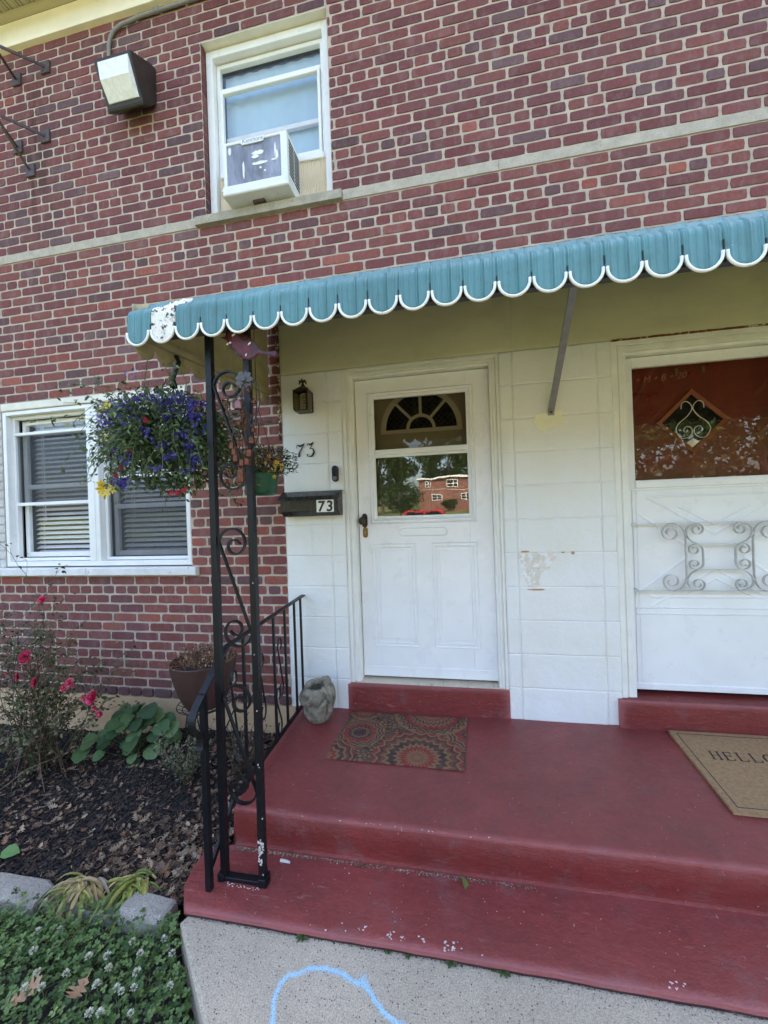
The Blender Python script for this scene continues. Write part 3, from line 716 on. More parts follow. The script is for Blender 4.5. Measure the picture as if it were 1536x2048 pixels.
# entry door behind it, with the fan light
ed = MB(); ed.box(-.66, .224, .165, .20, .17, 2.2)
fc = Vector((-.224, 1.829)); 
def arc(r, a0, a1, n_=28): return [(fc.x+r*math.cos(a0+(a1-a0)*i/n_), fc.y+r*math.sin(a0+(a1-a0)*i/n_)) for i in range(n_+1)]
def arcstrip(mb_, r0, r1, y0, y1, a0=0, a1=PI):
    A = arc(r0, a0, a1); B = arc(r1, a0, a1)
    for i in range(len(A)-1):
        mb_.hull8([(A[i][0], y0, A[i][1]), (B[i][0], y0, B[i][1]), (A[i][0], y1, A[i][1]), (B[i][0], y1, B[i][1]), (A[i+1][0], y0, A[i+1][1]), (B[i+1][0], y0, B[i+1][1]), (A[i+1][0], y1, A[i+1][1]), (B[i+1][0], y1, B[i+1][1])])
for (a, b_, c_, d_) in ((-.53, -.265, 1.0, 1.70), (-.18, .085, 1.0, 1.70)): bead(ed, a, b_, c_, d_, .03, .157, .166)
eo = ed.build('entry_door', mt_inner, house)
fl = MB(); arcstrip(fl, .238, .272, .150, .166); fl.box(fc.x-.272, fc.x+.272, .150, .166, 1.806, 1.829)
arcstrip(fl, .078, .098, .151, .166)
for a in (PI*.26, PI*.5, PI*.74):
    d = Vector((math.cos(a), math.sin(a))); s_ = Vector((-d.y, d.x))*.009; p, q = fc+d*.09, fc+d*.245
    fl.hull8([(v.x, y, v.y) for v in (p-s_, p+s_, ) for y in (.152, .166)]+[(v.x, y, v.y) for v in (q-s_, q+s_) for y in (.152, .166)])
fl.build('fan_light_frame', mat('cream_muntin', (.64, .60, .50), .5, .05), eo)
fg = MB(); fg.prism(arc(.240, 0, PI), .160, .166, 'y'); fg.build('fan_light_glass', mt_leaded, eo)
ld = MB()
for k in range(-14, 15):
    for sgn in (1, -1):
        x0_, z0_ = fc.x+k*.04, 1.83
        pts = [Vector((x0_+sgn*t_*.0075, z0_+t_*.0075)) for t_ in range(0, 34)]
        pts = [p for p in pts if (p-fc).length < .236 and p.y > 1.83]
        if len(pts) > 2: ld.bar([(pts[0].x, .1585, pts[0].y), (pts[-1].x, .1585, pts[-1].y)], .001, .0022, (0, 1, 0))
ld.build('leading', mat('lead_came', (.05, .05, .045), .6, .1), eo)
# threshold tiles
tl = MB(); X = -.741
while X < .268: tl.bbox(X, min(X+.152, .268), .002, .12, .1735, .1775, .001); X += .1535
tl.build('threshold_tile', mt_tile, house)
# storm door, right
sd2 = MB(); X0, X1, Z0, Z1 = .984, 1.880, .182, 2.134
hx0, hx1, hz0, hz1 = 1.034, 1.828, 1.412, 2.076
sd2.bbox(X0, hx0, .078, .108, Z0, Z1, .003); sd2.bbox(hx1, X1, .078, .108, Z0, Z1, .003)
sd2.bbox(hx0, hx1, .0784, .108, Z0, hz0, .0006); sd2.bbox(hx0, hx1, .0784, .108, hz1, Z1, .0006)
sd2.bbox(hx0-.006, hx1+.006, .069, .0785, 1.365, 1.408, .004); sd2.bbox(hx0-.002, hx1+.002, .073, .0785, 1.408, 1.4115, .001)
bead(sd2, 1.008, 1.856, .212, 1.360, .010, .075, .079)
ring(sd2, [(1.008, .632), (1.018, .622), (1.846, .622), (1.856, .632), (1.856, .656), (1.846, .668), (1.018, .668), (1.008, .656)], .010, .072, .079)
sd2.bbox(X0, X1, .0735, .0785, Z0+.001, .218, .002)
def vee(pts, w_=.012):     # pressed diagonal ribs of the kick panel
    for i in range(len(pts)-1):
        a, b_ = Vector((pts[i][0], 0, pts[i][1])), Vector((pts[i+1][0], 0, pts[i+1][1])); d = (b_-a).normalized(); s_ = Vector((-d.z, 0, d.x))*w_
        v = [a-s_, a+s_, b_+s_, b_-s_]; I = [sd2.vert((q.x, .0790, q.z)) for q in v]; Mi = [sd2.vert((q.x, .0748, q.z)) for q in (a, b_)]
        sd2.face([I[0], Mi[0], Mi[1], I[3]]); sd2.face([Mi[0], I[1], I[2], Mi[1]])
for sgn in (1, -1):
    f = lambda x, z: (1.432+(x-1.432)*1, z)
    c_ = 1.432
    vee([(c_-.34*1, 1.315), (c_+.34, 1.315)]) if sgn == 1 else vee([(c_-.34, .728), (c_+.34, .728)])
    zc = .99
    for q in ([(-.34, .32), (0., .10)], [(.34, .32), (0., .10)], [(-.18, .26), (0, .155)], [(.18, .26), (0, .155)], [(-.40, .235), (-.14, .03)], [(.40, .235), (.14, .03)]):
        vee([(c_+q[0][0], zc+sgn*q[0][1]), (c_+q[1][0], zc+sgn*q[1][1])], .009 if abs(q[0][0]) == .18 else .012)
storm2 = sd2.build('storm_door', mt_door, house)
pane(storm2, hx0, hx1, hz0, hz1, .090, glass_mat('right_door_glass', 1.5, (.95, .92, .88)))
hg2 = MB(); hg2.bbox(.977, .9825, .070, .1, .19, 2.13, .001); z = .2; hn = MB()
while z < 2.12: hn.box(.978, .984, .0685, .0705, z, z+.010); z += .0255
hgo2 = hg2.build('hinge', mt_vinyl, storm2); hn.build('hinge_knuckle', mt_blackplastic, hgo2)
def spiral(cx, cz, r0, r1, a0, turns, n_=40, dx=0, dz=0):
    out = []
    for i in range(n_+1):
        t_ = i/n_; r = r0+(r1-r0)*(t_**.8); a = a0+turns*2*PI*t_
        out.append((cx+dx*t_+r*math.cos(a), cz+dz*t_+r*math.sin(a)))
    return out
gr = MB(); GY = .042
def gbar(P, w_=.018, t_=.0036): gr.bar([(p[0], GY, p[1]) for p in P], w_, t_, (0, 1, 0))
GZ0, GZ1 = .770, 1.157; cg = 1.432
gbar([(.988, GZ1), (1.88, GZ1)]); gbar([(.988, GZ0), (1.88, GZ0)])
for xx in (.986, 1.862): 
    for zz in (GZ0, GZ1): gr.bbox(xx, xx+.03, .036, .078, zz-.007, zz+.007, .001)
for mx in (1, -1):
    for mz in (1, -1):
        T = lambda P: [(cg+mx*p[0], (GZ0+GZ1)/2+mz*p[1]) for p in P]
        H = (GZ1-GZ0)/2
        # outer scroll (C shape) beside each corner
        gbar(T([( .165, .0), (.166, .10)]+[(.165+.052-.052*math.cos(a), .10+.088*math.sin(a)) for a in [PI*.5*i/8 for i in range(1, 8)]]+spiral(.225+.012, H-.056, .056, .016, PI*.5, -1.35, 40, .006, .004)))
        # inner scroll joining top bars
        gbar(T([(.166, .112), (.163, .145)]+[(.11+.052*math.cos(a), .145+.042*math.sin(a)) for a in [PI*.5*i/8 for i in range(1, 9)]]+spiral(.108, H-.040, .038, .012, PI*.5, 1.3, 30, 0, .003)))
        gbar(T([(.0, .072), (.085, .072)]+[(.085+.078*math.sin(a), .072+.072*(1-math.cos(a))) for a in [PI*.5*i/8 for i in range(1, 9)]]))
        gbar(T([(.080, .0), (.080, .032)]+[(.113-.033*math.cos(a), .036+.036*math.sin(a)) for a in [PI*.5*i/6 for i in range(1, 7)]]+spiral(.122, .040, .032, .012, PI*.5, -1.15, 30)))
gr.build('grille', mat('weathered_grey_white_iron', (.56, .55, .52), .5, .15, 20, 90, .2, spots=[(40, .6, (.40, .38, .34), .1)]), storm2)
ed2 = MB(); dc = Vector((1.381, 1.752)); R_ = .192
ed2.box(.975, 1.89, .165, .20, .15, 2.2)
mt_wood2 = mat('varnished_brown_door', lin(104, 36, 16), .35, .2, 4, 60, .1, stretch=(3, 1, .4))
e2 = ed2.build('entry_door', mt_wood2, house)
dm = MB()
cs = [(dc.x-R_, dc.y), (dc.x, dc.y-R_), (dc.x+R_, dc.y), (dc.x, dc.y+R_)]; ci = [(dc.x+(p[0]-dc.x)*.84, dc.y+(p[1]-dc.y)*.84) for p in cs]
for k in range(4):
    j = (k+1) % 4
    dm.hull8([(cs[k][0], .148, cs[k][1]), (ci[k][0], .152, ci[k][1]), (cs[k][0], .168, cs[k][1]), (ci[k][0], .168, ci[k][1]), (cs[j][0], .148, cs[j][1]), (ci[j][0], .152, ci[j][1]), (cs[j][0], .168, cs[j][1]), (ci[j][0], .168, ci[j][1])])
dm.build('diamond_frame', mat('varnished_oak', lin(136, 64, 28), .35, .2, 20), e2)
dg = MB(); dg.prism(ci, .160, .168, 'y'); dg.build('diamond_glass', mt_leaded, e2)
ds = MB()
for mx in (1, -1):
    P = spiral(-.036*mx+dc.x, dc.y+.095, .034, .016, PI*.5, .0, 2)
    S = [(dc.x-mx*.060, dc.y+.075), (dc.x-mx*.055, dc.y+.108), (dc.x-mx*.030, dc.y+.118), (dc.x-mx*.008, dc.y+.098), (dc.x-mx*.004, dc.y+.07), (dc.x-mx*.03, dc.y+.03), (dc.x-mx*.075, dc.y-.01), (dc.x-mx*.090, dc.y-.05), (dc.x-mx*.065, dc.y-.095), (dc.x-mx*.03, dc.y-.095), (dc.x-mx*.006, dc.y-.07), (dc.x-mx*.010, dc.y-.04), (dc.x-mx*.035, dc.y-.030), (dc.x-mx*.05, dc.y-.05), (dc.x-mx*.04, dc.y-.065)]
    Q = []
    for i in range(len(S)-1):
        p0, p1, p2, p3 = [Vector(S[max(0, min(len(S)-1, i+d))]) for d in (-1, 0, 1, 2)]
        for k in range(5):
            t_ = k/5; Q.append(.5*((2*p1)+(-p0+p2)*t_+(2*p0-5*p1+4*p2-p3)*t_**2+(-p0+3*p1-3*p2+p3)*t_**3))
    ds.bar([(q.x, .150, q.y) for q in Q], .005, .0035, (0, 1, 0))
ds.build('scroll', mt_vinyl, e2)
ns = MB(); ns.prism([(dc.x-.035, dc.y-.125), (dc.x-.005, dc.y-.155), (dc.x+.03, dc.y-.122), (dc.x+.0, dc.y-.10)], .150, .153, 'y'); ns.build('paper_tag', mt_vinyl, e2)
def text_obj(txt, size, name, m, parent, loc, extr=.0006, shear=0., off=0., normal='y', spacing=1., rot=0.):
    cu = bpy.data.curves.new(name, 'FONT'); cu.body = txt; cu.size = size; cu.extrude = extr; cu.shear = shear; cu.offset = off; cu.space_character = spacing
    tmp = bpy.data.objects.new('tmp', cu); COL.objects.link(tmp); bpy.context.view_layer.update()
    dg_ = bpy.context.evaluated_depsgraph_get(); me = bpy.data.meshes.new_from_object(tmp.evaluated_get(dg_)); bpy.data.objects.remove(tmp)
    me.name = name
    R = Matrix.Rotation(rot, 4, 'Z')
    if normal == 'y': R = Matrix.Rotation(PI/2, 4, 'X') @ R
    me.transform(R); o_ = bpy.data.objects.new(name, me); COL.objects.link(o_); me.materials.clear(); me.materials.append(m)
    if parent is not None: o_.parent = parent; o_.location = Vector(loc)-world_origin(parent)
    else: o_.location = loc
    return o_
text_obj('+ M + B + 20', .052, 'chalk_writing', mat('faint_chalk', lin(150, 96, 76), .9, .1), storm2, (1.052, .0885, 1.985), .0002, .25, -.0008, spacing=.95, rot=.035)
for xx in (1.30, 1.44):
    cl = MB(); cl.bbox(xx-.009, xx+.009, .140, .165, 1.985+.045, 2.07, .002); cl.build('clip', mat('brown_clip', lin(120, 78, 60), .5, .1), e2)
# rust line over the right frame
rl = MB(); x = .90
while x < 1.96: rl.box(x, x+.03, -.006+rnd(-.001, .001), .004, 2.214+rnd(-.001, .001), 2.222+rnd(-.001, .002)); x += .03
rl.build('rusted_lintel', mat('rust', lin(112, 60, 34), .9, .3, 60, 120, .6, .002, spots=[(40, .55, (.6, .56, .42), .1)]), house)
# ============================================================ GROUND AND PORCH
def grid_surface(mb_, xs, ys, f, col=None):
    I = [[mb_.vert((x, y, f(x, y))) for x in xs] for y in ys]
    for j in range(len(ys)-1):
        for i in range(len(xs)-1): mb_.face([I[j][i], I[j][i+1], I[j+1][i+1], I[j+1][i]], col)
def lsp(a, b_, n_): return [a+(b_-a)*i/(n_-1) for i in range(n_)]
# big ground sheet, rising gently across the street
def gz(x, y):
    if y > -4: return -.33
    return -.33+max(0, (-y-30))*.03
g = MB(); ys = [20, 8, 0, -1, -2.5, -4, -8, -14, -20, -30, -45, -60, -75, -100, -140, -300]; g.keepn = False
grid_surface(g, lsp(-250, 250, 26), ys[::-1], lambda x, y: gz(x, y)-.02)
def _mk_lawn():
    m, t, b, o = new_mat('mown_lawn'); n = noise_node(t, 1.3, 6, .6); f = noise_node(t, 40, 4, .7)
    c = mix(t, ramp(t, n.outputs[0], [(.35, 0.), (.65, 1.)]).outputs[0], (.10, .125, .022), (.16, .17, .035))
    c = mix(t, .5, c, ramp(t, f.outputs[0], [(.3, .3), (.7, 1.)]).outputs[0], 'MULTIPLY'); t.links.new(c, b.inputs['Base Color']); b.inputs['Roughness'].default_value = .9
    bump(t, b, f.outputs[0], .8, .02); return m
tag(g.build('ground', _mk_lawn()), kind='structure')
mt_asph = mat('asphalt', (.055, .055, .056), .9, .2, 3, 120, .5, .004, fine=.4)
st = MB(); st.box(-250, 250, -24, -15, -.36, -.335); tag(st.build('street', mt_asph), kind='structure')
pv = MB(); pv.box(-250, 250, -14.8, -13.4, -.36, -.325); tag(pv.build('pavement', mt_conc), kind='structure')
# front walk
sw = MB(); P = [(-1.057, -1.196), (-.919, -1.320), (-.781, -1.444), (-.60, -1.63), (-.45, -1.9), (-.40, -2.3), (-.40, -13.3), (1.4, -13.3), (1.4, -3.0), (1.6, -2.2), (2.1, -1.4), (2.2, -1.05), (-1.0, -1.05)]
bm = bmesh.new()
def walk_z(x, y): return -.2035+.0015*n3(x, y, 0, 3)
top = P; k_ = .012
inn = []
for i in range(len(P)):
    a, b_, c_ = Vector(P[i-1]), Vector(P[i]), Vector(P[(i+1) % len(P)]); d1 = (b_-a).normalized(); d2 = (c_-b_).normalized(); nrm = Vector((-(d1.y+d2.y), d1.x+d2.x)).normalized()
    inn.append(b_+nrm*k_)
T = [sw.vert((p.x, p.y, -.2)) for p in inn]; E_ = [sw.vert((p[0], p[1], -.210)) for p in P]; D_ = [sw.vert((p[0]+.0, p[1], -.36)) for p in P]
sw.face(T)
for i in range(len(P)):
    j = (i+1) % len(P); sw.face([T[i], E_[i], E_[j], T[j]]); sw.face([E_[i], D_[i], D_[j], E_[j]])
tag(sw.build('sidewalk', mt_conc), kind='structure')
# porch: landing, step, thresholds --------------------------------------------------
porch = thing('porch', (.5, -.6, -.2), 'dark red painted concrete porch with one step down to the sidewalk', 'porch')
prof = [(.03, 0, 0), (-.05, .0, 0), (-.2, 0, 0), (-.4, -.001, 0), (-.6, -.002, 0), (-.78, -.003, 0), (-.868, -.003, 0), (-.886, -.005, 1), (-.894, -.010, 1), (-.897, -.020, 2), (-.898, -.08, 2), (-.894, -.12, 2), (-.890, -.155, 2), (-.894, -.166, 1),
        (-.94, -.167, 0), (-1.02, -.168, 0), (-1.10, -.169, 0), (-1.150, -.169, 0), (-1.168, -.171, 1), (-1.177, -.176, 1), (-1.180, -.186, 1), (-1.174, -.2, 2), (-1.160, -.215, 2), (-1.155, -.26, 2)]
NX = 300; pm = MB(); XR = 2.15
def xleft(y, z):
    if y > -.9: return -1.092+.075*(-y)/.9
    if y > -1.1: return -1.128+.02*(-y-.9)/.2
    return -1.108+ (0.0 if y > -1.1 else (-1.1-y)/.08*.055)
G = []
for pi_, (y, z, kf) in enumerate(prof):
    rowv = []
    for i in range(NX+1):
        u = i/NX; xl = xleft(y, z) if z > -.165 or y > -.9 else (-1.130+max(0, (-1.08-y))*.8)
        x = xl+(XR-xl)*(u**1.15)
        dz = .0018*n3(x, y, 0, 2.5)+.0008*n3(x, y, 3, 11); dy = 0
        if kf: dy = .0022*n3(x, z*3, 5, 4)+.0014*n3(x, z, 5, 19)
        if pi_ >= 17: dy += .003*n3(x, z, 9, 7)
        rowv.append(pm.vert((x, y+dy, z+dz)))
    G.append(rowv)
for j in range(len(prof)-1):
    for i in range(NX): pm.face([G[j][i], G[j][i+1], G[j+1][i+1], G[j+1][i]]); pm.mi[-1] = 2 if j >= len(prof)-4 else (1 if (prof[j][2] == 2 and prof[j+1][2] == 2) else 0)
# left flank
for j in range(len(prof)-1):
    a, b_ = pm.v[G[j][0]], pm.v[G[j+1][0]]
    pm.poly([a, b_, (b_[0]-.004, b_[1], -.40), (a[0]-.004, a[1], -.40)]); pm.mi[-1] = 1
po = pm.build('landing_and_step', [mt_red, mt_redriser, mat('dark_step_lip', lin(72, 38, 40), .85, .3, 30, 120, .8, .004, spots=[(24, .56, lin(40, 32, 32), .15), (60, .66, lin(150, 110, 108), .05)])], porch, smooth=False, angle=35)  # the lip below the lower nosing gets a darker, mottled red
th = MB()
def riserblock(x0, x1, yf, yb, z0, z1):
    n_ = int((x1-x0)/.03); pr = [(yf-.001, z0), (yf+.001, z0+.04), (yf, z1-.03), (yf+.002, z1-.008), (yf+.008, z1-.001), (yf+.02, z1), (yb, z1+.0)]
    R = []
    for i in range(n_+1):
        x = x0+(x1-x0)*i/n_; e = .004 if i in (0, n_) else 0
        R.append([th.vert((x, y+e+.0025*n3(x, z, 2, 8)*(1 if k < 4 else .2), z-e*.5)) for k, (y, z) in enumerate(pr)])
    for i in range(n_):
        for k in range(len(pr)-1): th.face([R[i][k], R[i+1][k], R[i+1][k+1], R[i][k+1]])
    for i in (0, n_):
        xq = th.v[R[i][0]][0]; th.face(R[i]+[th.vert((xq, yb, z0))])
riserblock(-.744, .272, -.006, .11, -.003, .1735)
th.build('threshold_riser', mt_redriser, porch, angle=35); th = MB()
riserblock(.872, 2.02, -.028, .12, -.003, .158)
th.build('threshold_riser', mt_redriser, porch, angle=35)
fk = MB()
def flake(mb_, x, y, z, r, nrm='z', seed=0):
    n_ = 11; P = []; rs_ = random.Random(int(seed*97)+n_)
    for i in range(n_):
        a = 2*PI*i/n_; rr = r*rs_.uniform(.35, 1.35)
        P.append((x+rr*math.cos(a)*1.5, y+rr*math.sin(a)) if nrm == 'z' else (x+rr*math.cos(a)*1., z+rr*math.sin(a)*1.5))
    if nrm == 'z': zz_ = z+random.random()*.0006; mb_.prism(P, zz_-.0008, zz_+.0008, 'z')
    else: mb_.prism(P, y-.0012, y, 'y')
random.seed(11)
for (x, sp, n_) in ((-.72, .05, 6), (-.53, .03, 10), (-.43, .03, 10), (-.30, .06, 8), (-.12, .05, 12), (-.02, .04, 12), (.05, .02, 8)):
    for k in range(n_): xx = x+random.gauss(0, sp*.6); flake(fk, xx, -.886+rnd(-.006, .004), -.0115+rnd(0, .004), rnd(.0012, .0040), 'z', k+x*9)
for (x, sp, n_) in ((-.275, .02, 6), (-.235, .02, 5), (-.085, .016, 10), (-.06, .02, 4), (.6, .03, 6), (-.4, .2, 10), (-.05, .1, 8)):
    for k in range(n_): xx = x+random.gauss(0, sp*.5); flake(fk, xx, -1.160+rnd(-.01, .022), -.1700+rnd(0, .0014), rnd(.0009, .0036), 'z', k+x*7)
for k in range(60): flake(fk, rnd(-1.0, 1.0), rnd(-1.13, -.93), -.1672, rnd(.0004, .0011), 'z', k)
for k in range(45): flake(fk, rnd(-1.0, 1.1), rnd(-.86, -.3), .0002, rnd(.0004, .0009), 'z', k)
tag(fk.build('paint_chips', mt_white_flake, porch), kind='stuff')
# grit along the back of the lower step
gt_ = MB(); random.seed(5)
for k in range(1500):
    x = -1.0+random.random()**1.6*1.25; y = -.905-abs(random.gauss(0, .007)); gt_.cur = random.choice([lin(150, 124, 106), lin(110, 88, 78), lin(180, 158, 132), lin(90, 72, 66)])
    r = rnd(.001, .0032); a = rnd(0, PI); d = Vector((math.cos(a), math.sin(a), rnd(-.2, .3)))*r*1.6; s_ = Vector((-math.sin(a), math.cos(a), rnd(0, .6)))*r*.6; c_ = Vector((x, y, -.1655+r*.4))
    gt_.poly([c_-d, c_-s_, c_+d, c_+s_])
tag(gt_.build('grit', mt_chip, porch), kind='stuff')
# chalk drawing on the walk
ck = MB(); random.seed(3)
C_ = [(-.575, -1.45), (-.584, -1.412), (-.603, -1.364), (-.601, -1.322), (-.579, -1.289), (-.537, -1.267), (-.476, -1.256), (-.406, -1.262), (-.35, -1.277), (-.307, -1.304), (-.27, -1.331), (-.215, -1.352), (-.17, -1.372)]
for rep in range(2):
    for i in range(len(C_)-1):
        a, b_ = Vector(C_[i]), Vector(C_[i+1]); L = (b_-a).length
        for k in range(int(L*5200)):
            t_ = random.random(); q = a.lerp(b_, t_)+Vector((random.gauss(0, .0042), random.gauss(0, .0042)))+Vector((.004*math.sin(i*1.7), .003*math.cos(i*2.3))); r = rnd(.0005, .0016)
            A_ = rnd(0, 3); zc = -.1993+rnd(0, .0012); ck.poly([(q.x+r*math.cos(A_+j*2.1), q.y+r*math.sin(A_+j*2.1), zc) for j in range(3)])
for k in range(300):
    q = Vector((-.345+random.gauss(0, .010), -1.268+random.gauss(0, .010))); r = rnd(.0005, .0016); zc = -.1993+rnd(0, .0012); ck.poly([(q.x+r, q.y, zc), (q.x, q.y+r, zc), (q.x-r, q.y-r*.5, zc)])
tag(ck.build('chalk_drawing', mat('blue_chalk', lin(182, 222, 244), .95, .06, 30, 90, 0), origin=(-.45, -1.35, -.1988)), 'light blue chalk arch drawn on the concrete sidewalk', 'chalk drawing')
# ---- mats
def _mk_rug():
    m, t, b, o = new_mat('medallion_rug'); gp = t.nodes.new('ShaderNodeNewGeometry').outputs['Position']
    nz = noise_node(t, 300, 3, .7); wn = noise_node(t, 12, 4, .6)
    brown = lin(142, 108, 78); red = lin(142, 42, 48); char = lin(58, 46, 52); dk = lin(92, 66, 52); ol = lin(140, 110, 76)
    def mth(op, a, b2=None):
        n = t.nodes.new('ShaderNodeMath'); n.operation = op
        for i, v in enumerate((a, b2)):
            if v is None: continue
            if isinstance(v, (int, float)): n.inputs[i].default_value = v
            else: t.links.new(v, n.inputs[i])
        return n.outputs[0]
    sx = t.nodes.new('ShaderNodeSeparateXYZ'); t.links.new(gp, sx.inputs[0])
    wob = mth('MULTIPLY', mth('SUBTRACT', wn.outputs[0], .5), .012)
    def med(cx, cy, R, col_in, petals, pal):
        dx = mth('SUBTRACT', sx.outputs[0], cx); dy = mth('SUBTRACT', sx.outputs[1], cy)
        r = mth('ADD', mth('SQRT', mth('ADD', mth('MULTIPLY', dx, dx), mth('MULTIPLY', dy, dy))), wob)
        an = mth('ARCTAN2', dy, dx); pet = mth('ABSOLUTE', mth('SINE', mth('MULTIPLY', an, petals/2)))
        rp = mth('ADD', mth('DIVIDE', r, R), mth('MULTIPLY', mth('SUBTRACT', pet, .5), .10))
        rr = mth('DIVIDE', r, R)
        stops = []; rings = t.nodes.new('ShaderNodeValToRGB'); rings.color_ramp.interpolation = 'CONSTANT'; e = rings.color_ramp.elements
        bands = pal
        while len(e) < len(bands): e.new(.5)
        for i, (p, c) in enumerate(bands): e[i].position = p; e[i].color = (*c, 1)
        t.links.new(rp, rings.inputs[0])
        inside = mth('LESS_THAN', rr, 1.)
        return mix(t, inside, col_in, rings.outputs[0])
    base = mix(t, ramp(t, wn.outputs[0], [(.4, 0.), (.6, 1.)]).outputs[0], brown, dk)
    v = t.nodes.new('ShaderNodeTexVoronoi'); v.inputs['Scale'].default_value = 38; v.feature = 'DISTANCE_TO_EDGE'; t.links.new(gp, v.inputs['Vector'])
    base = mix(t, ramp(t, v.outputs['Distance'], [(.12, 1.), (.16, 0.)]).outputs[0], base, char)
    palA = [(0, brown), (.12, red), (.16, brown), (.26, red), (.40, brown), (.50, char), (.66, brown), (.74, dk), (.80, red), (.83, char), (.90, brown), (.96, red)]
    palB = [(0, red), (.18, brown), (.30, red), (.36, brown), (.46, char), (.52, brown), (.60, red), (.74, char), (.80, brown), (.84, char), (.9, brown)]
    palC = [(0, char), (.3, brown), (.36, char), (.5, red), (.68, brown), (.74, char), (.82, brown), (.88, char), (.94, brown)]
    c = med(-.60, -.27, .145, base, 13, palC); c = med(-.735, -.50, .155, c, 10, palA); c = med(-.62, -.03, .10, c, 12, palB)
    c = med(.06, -.22, .17, c, 12, palC); c = med(-.20, -.02, .235, c, 26, palB); c = med(-.25, -.46, .235, c, 22, palA)
    c = mix(t, .45, c, ramp(t, nz.outputs[0], [(.3, .35), (.7, 1.)]).outputs[0], 'MULTIPLY')
    c = mix(t, ramp(t, noise_node(t, 20, 6, .7).outputs[0], [(.30, .1), (.8, .7)]).outputs[0], c, lin(120, 94, 76))
    t.links.new(c, b.inputs['Base Color']); b.inputs['Roughness'].default_value = .95; b.inputs['Specular IOR Level'].default_value = .1
    bump(t, b, nz.outputs[0], .7, .003); return m
rugm = MB(); cr_ = [(-.728, -.519), (-.012, -.522), (.014, -.040), (-.706, -.034)]
n_ = 30; I0 = []
for j in range(n_+1):
    r_ = []
    for i in range(n_+1):
        u, v_ = i/n_, j/n_; p = Vector(cr_[0]).lerp(Vector(cr_[1]), u).lerp(Vector(cr_[3]).lerp(Vector(cr_[2]), u), v_)
        e = min(u, 1-u, v_, 1-v_); r_.append(rugm.vert((p.x+.0015*n3(p.x, p.y, 0, 9)*(e < .01), p.y, .0075-.003*(e < .001)+.0012*n3(p.x, p.y, 1, 5)+.001)))
    I0.append(r_)
for j in range(n_):
    for i in range(n_): rugm.face([I0[j][i], I0[j][i+1], I0[j+1][i+1], I0[j+1][i]])
bd = [I0[0][i] for i in range(n_+1)]+[I0[j][n_] for j in range(1, n_+1)]+[I0[n_][i] for i in range(n_-1, -1, -1)]+[I0[j][0] for j in range(n_-1, 0, -1)]
low = [rugm.vert((rugm.v[k][0], rugm.v[k][1], .0008)) for k in bd]
for i in range(len(bd)): j = (i+1) % len(bd); rugm.face([bd[i], low[i], low[j], bd[j]])
tag(rugm.build('doormat', _mk_rug(), origin=(-.36, -.27, 0)), 'worn brown and red medallion doormat lying in front of door 73', 'doormat')
mt_coir = mat('coir_fibre', lin(166, 134, 100), .98, .18, 60, 420, 1., .004, fine=.6, spots=[(120, .60, lin(96, 74, 54), .12)], spec=.1)
coir = thing('doormat', (1.5, -.33, 0), 'plain tan coir doormat printed HELLO in front of the right door', 'doormat')
cm = MB(); q = [(1.058, -.646), (2.0, -.652), (1.975, -.04), (1.104, -.044)]; cm.prism(q, .0008, .014, 'z'); cm.build('mat', mt_coir, coir)
bd_ = MB()
def inset(P, d):
    out = []
    for i in range(len(P)):
        a, b_, c_ = Vector(P[i-1]), Vector(P[i]), Vector(P[(i+1) % len(P)]); d1 = (b_-a).normalized(); d2 = (c_-b_).normalized(); out.append(b_+Vector((-(d1.y+d2.y), d1.x+d2.x)).normalized()*d*1.3)
    return out
A_, B_ = inset(q, .030), inset(q, .034)
for i in range(4):
    j = (i+1) % 4; bd_.prism([(A_[i].x, A_[i].y), (A_[j].x, A_[j].y), (B_[j].x, B_[j].y), (B_[i].x, B_[i].y)], .0141, .0146, 'z')
mt_ink = mat('dark_print', lin(48, 36, 34), .95, .2, 80, 300, .6)
bd_.build('printed_border', mt_ink, coir)
# HELLO in serif capitals, stroke by stroke
hl = MB(); hx, hy, hh = 1.187, -.290, .066; cw = .0575
def stroke(a, b_, w_):
    a, b_ = Vector(a), Vector(b_); d = (b_-a).normalized(); s_ = Vector((-d.y, d.x))*w_/2
    hl.prism([tuple(a-s_), tuple(b_-s_), tuple(b_+s_), tuple(a+s_)], .0142+random.random()*.0003, .0152+random.random()*.0003, 'z')
def st_(x, kind):
    X = lambda u: hx+x+u*cw*.82+.0; Y = lambda v: hy+v*hh
    P = lambda u, v: (X(u)+v*.012, Y(v))
    tk, tn = .0070, .0030
    def serif(u, v): stroke(P(u-.17, v), P(u+.17, v), .0035)
    if kind == 'H':
        for u in (.12, .78): stroke(P(u, 0), P(u, 1), tk); serif(u, 0); serif(u, 1)
        stroke(P(.12, .52), P(.78, .52), tn)
    if kind == 'E':
        stroke(P(.15, 0), P(.15, 1), tk); serif(.15, 0)
        for v, l in ((0, .8), (.52, .6), (1, .75)): stroke(P(.05, v), P(l, v), tn)
        stroke(P(.80, .0), P(.82, .2), .004); stroke(P(.75, 1.), P(.75, .8), .004); stroke(P(.6, .42), P(.6, .62), .004)
    if kind == 'L':
        stroke(P(.15, 0), P(.15, 1), tk); serif(.15, 1); stroke(P(.02, 0), P(.8, 0), tn); stroke(P(.8, 0), P(.84, .22), .004)
    if kind == 'O':
        pts = [P(.45+.42*math.cos(a), .5+.52*math.sin(a)) for a in [2*PI*i/24 for i in range(25)]]
        for i in range(24):
            a = 2*PI*(i+.5)/24; stroke(pts[i], pts[i+1], .0035+.0055*abs(math.cos(a)))
for i, ch in enumerate('HELLO'): st_(i*cw, ch)
hl.build('lettering', mt_ink, coir)
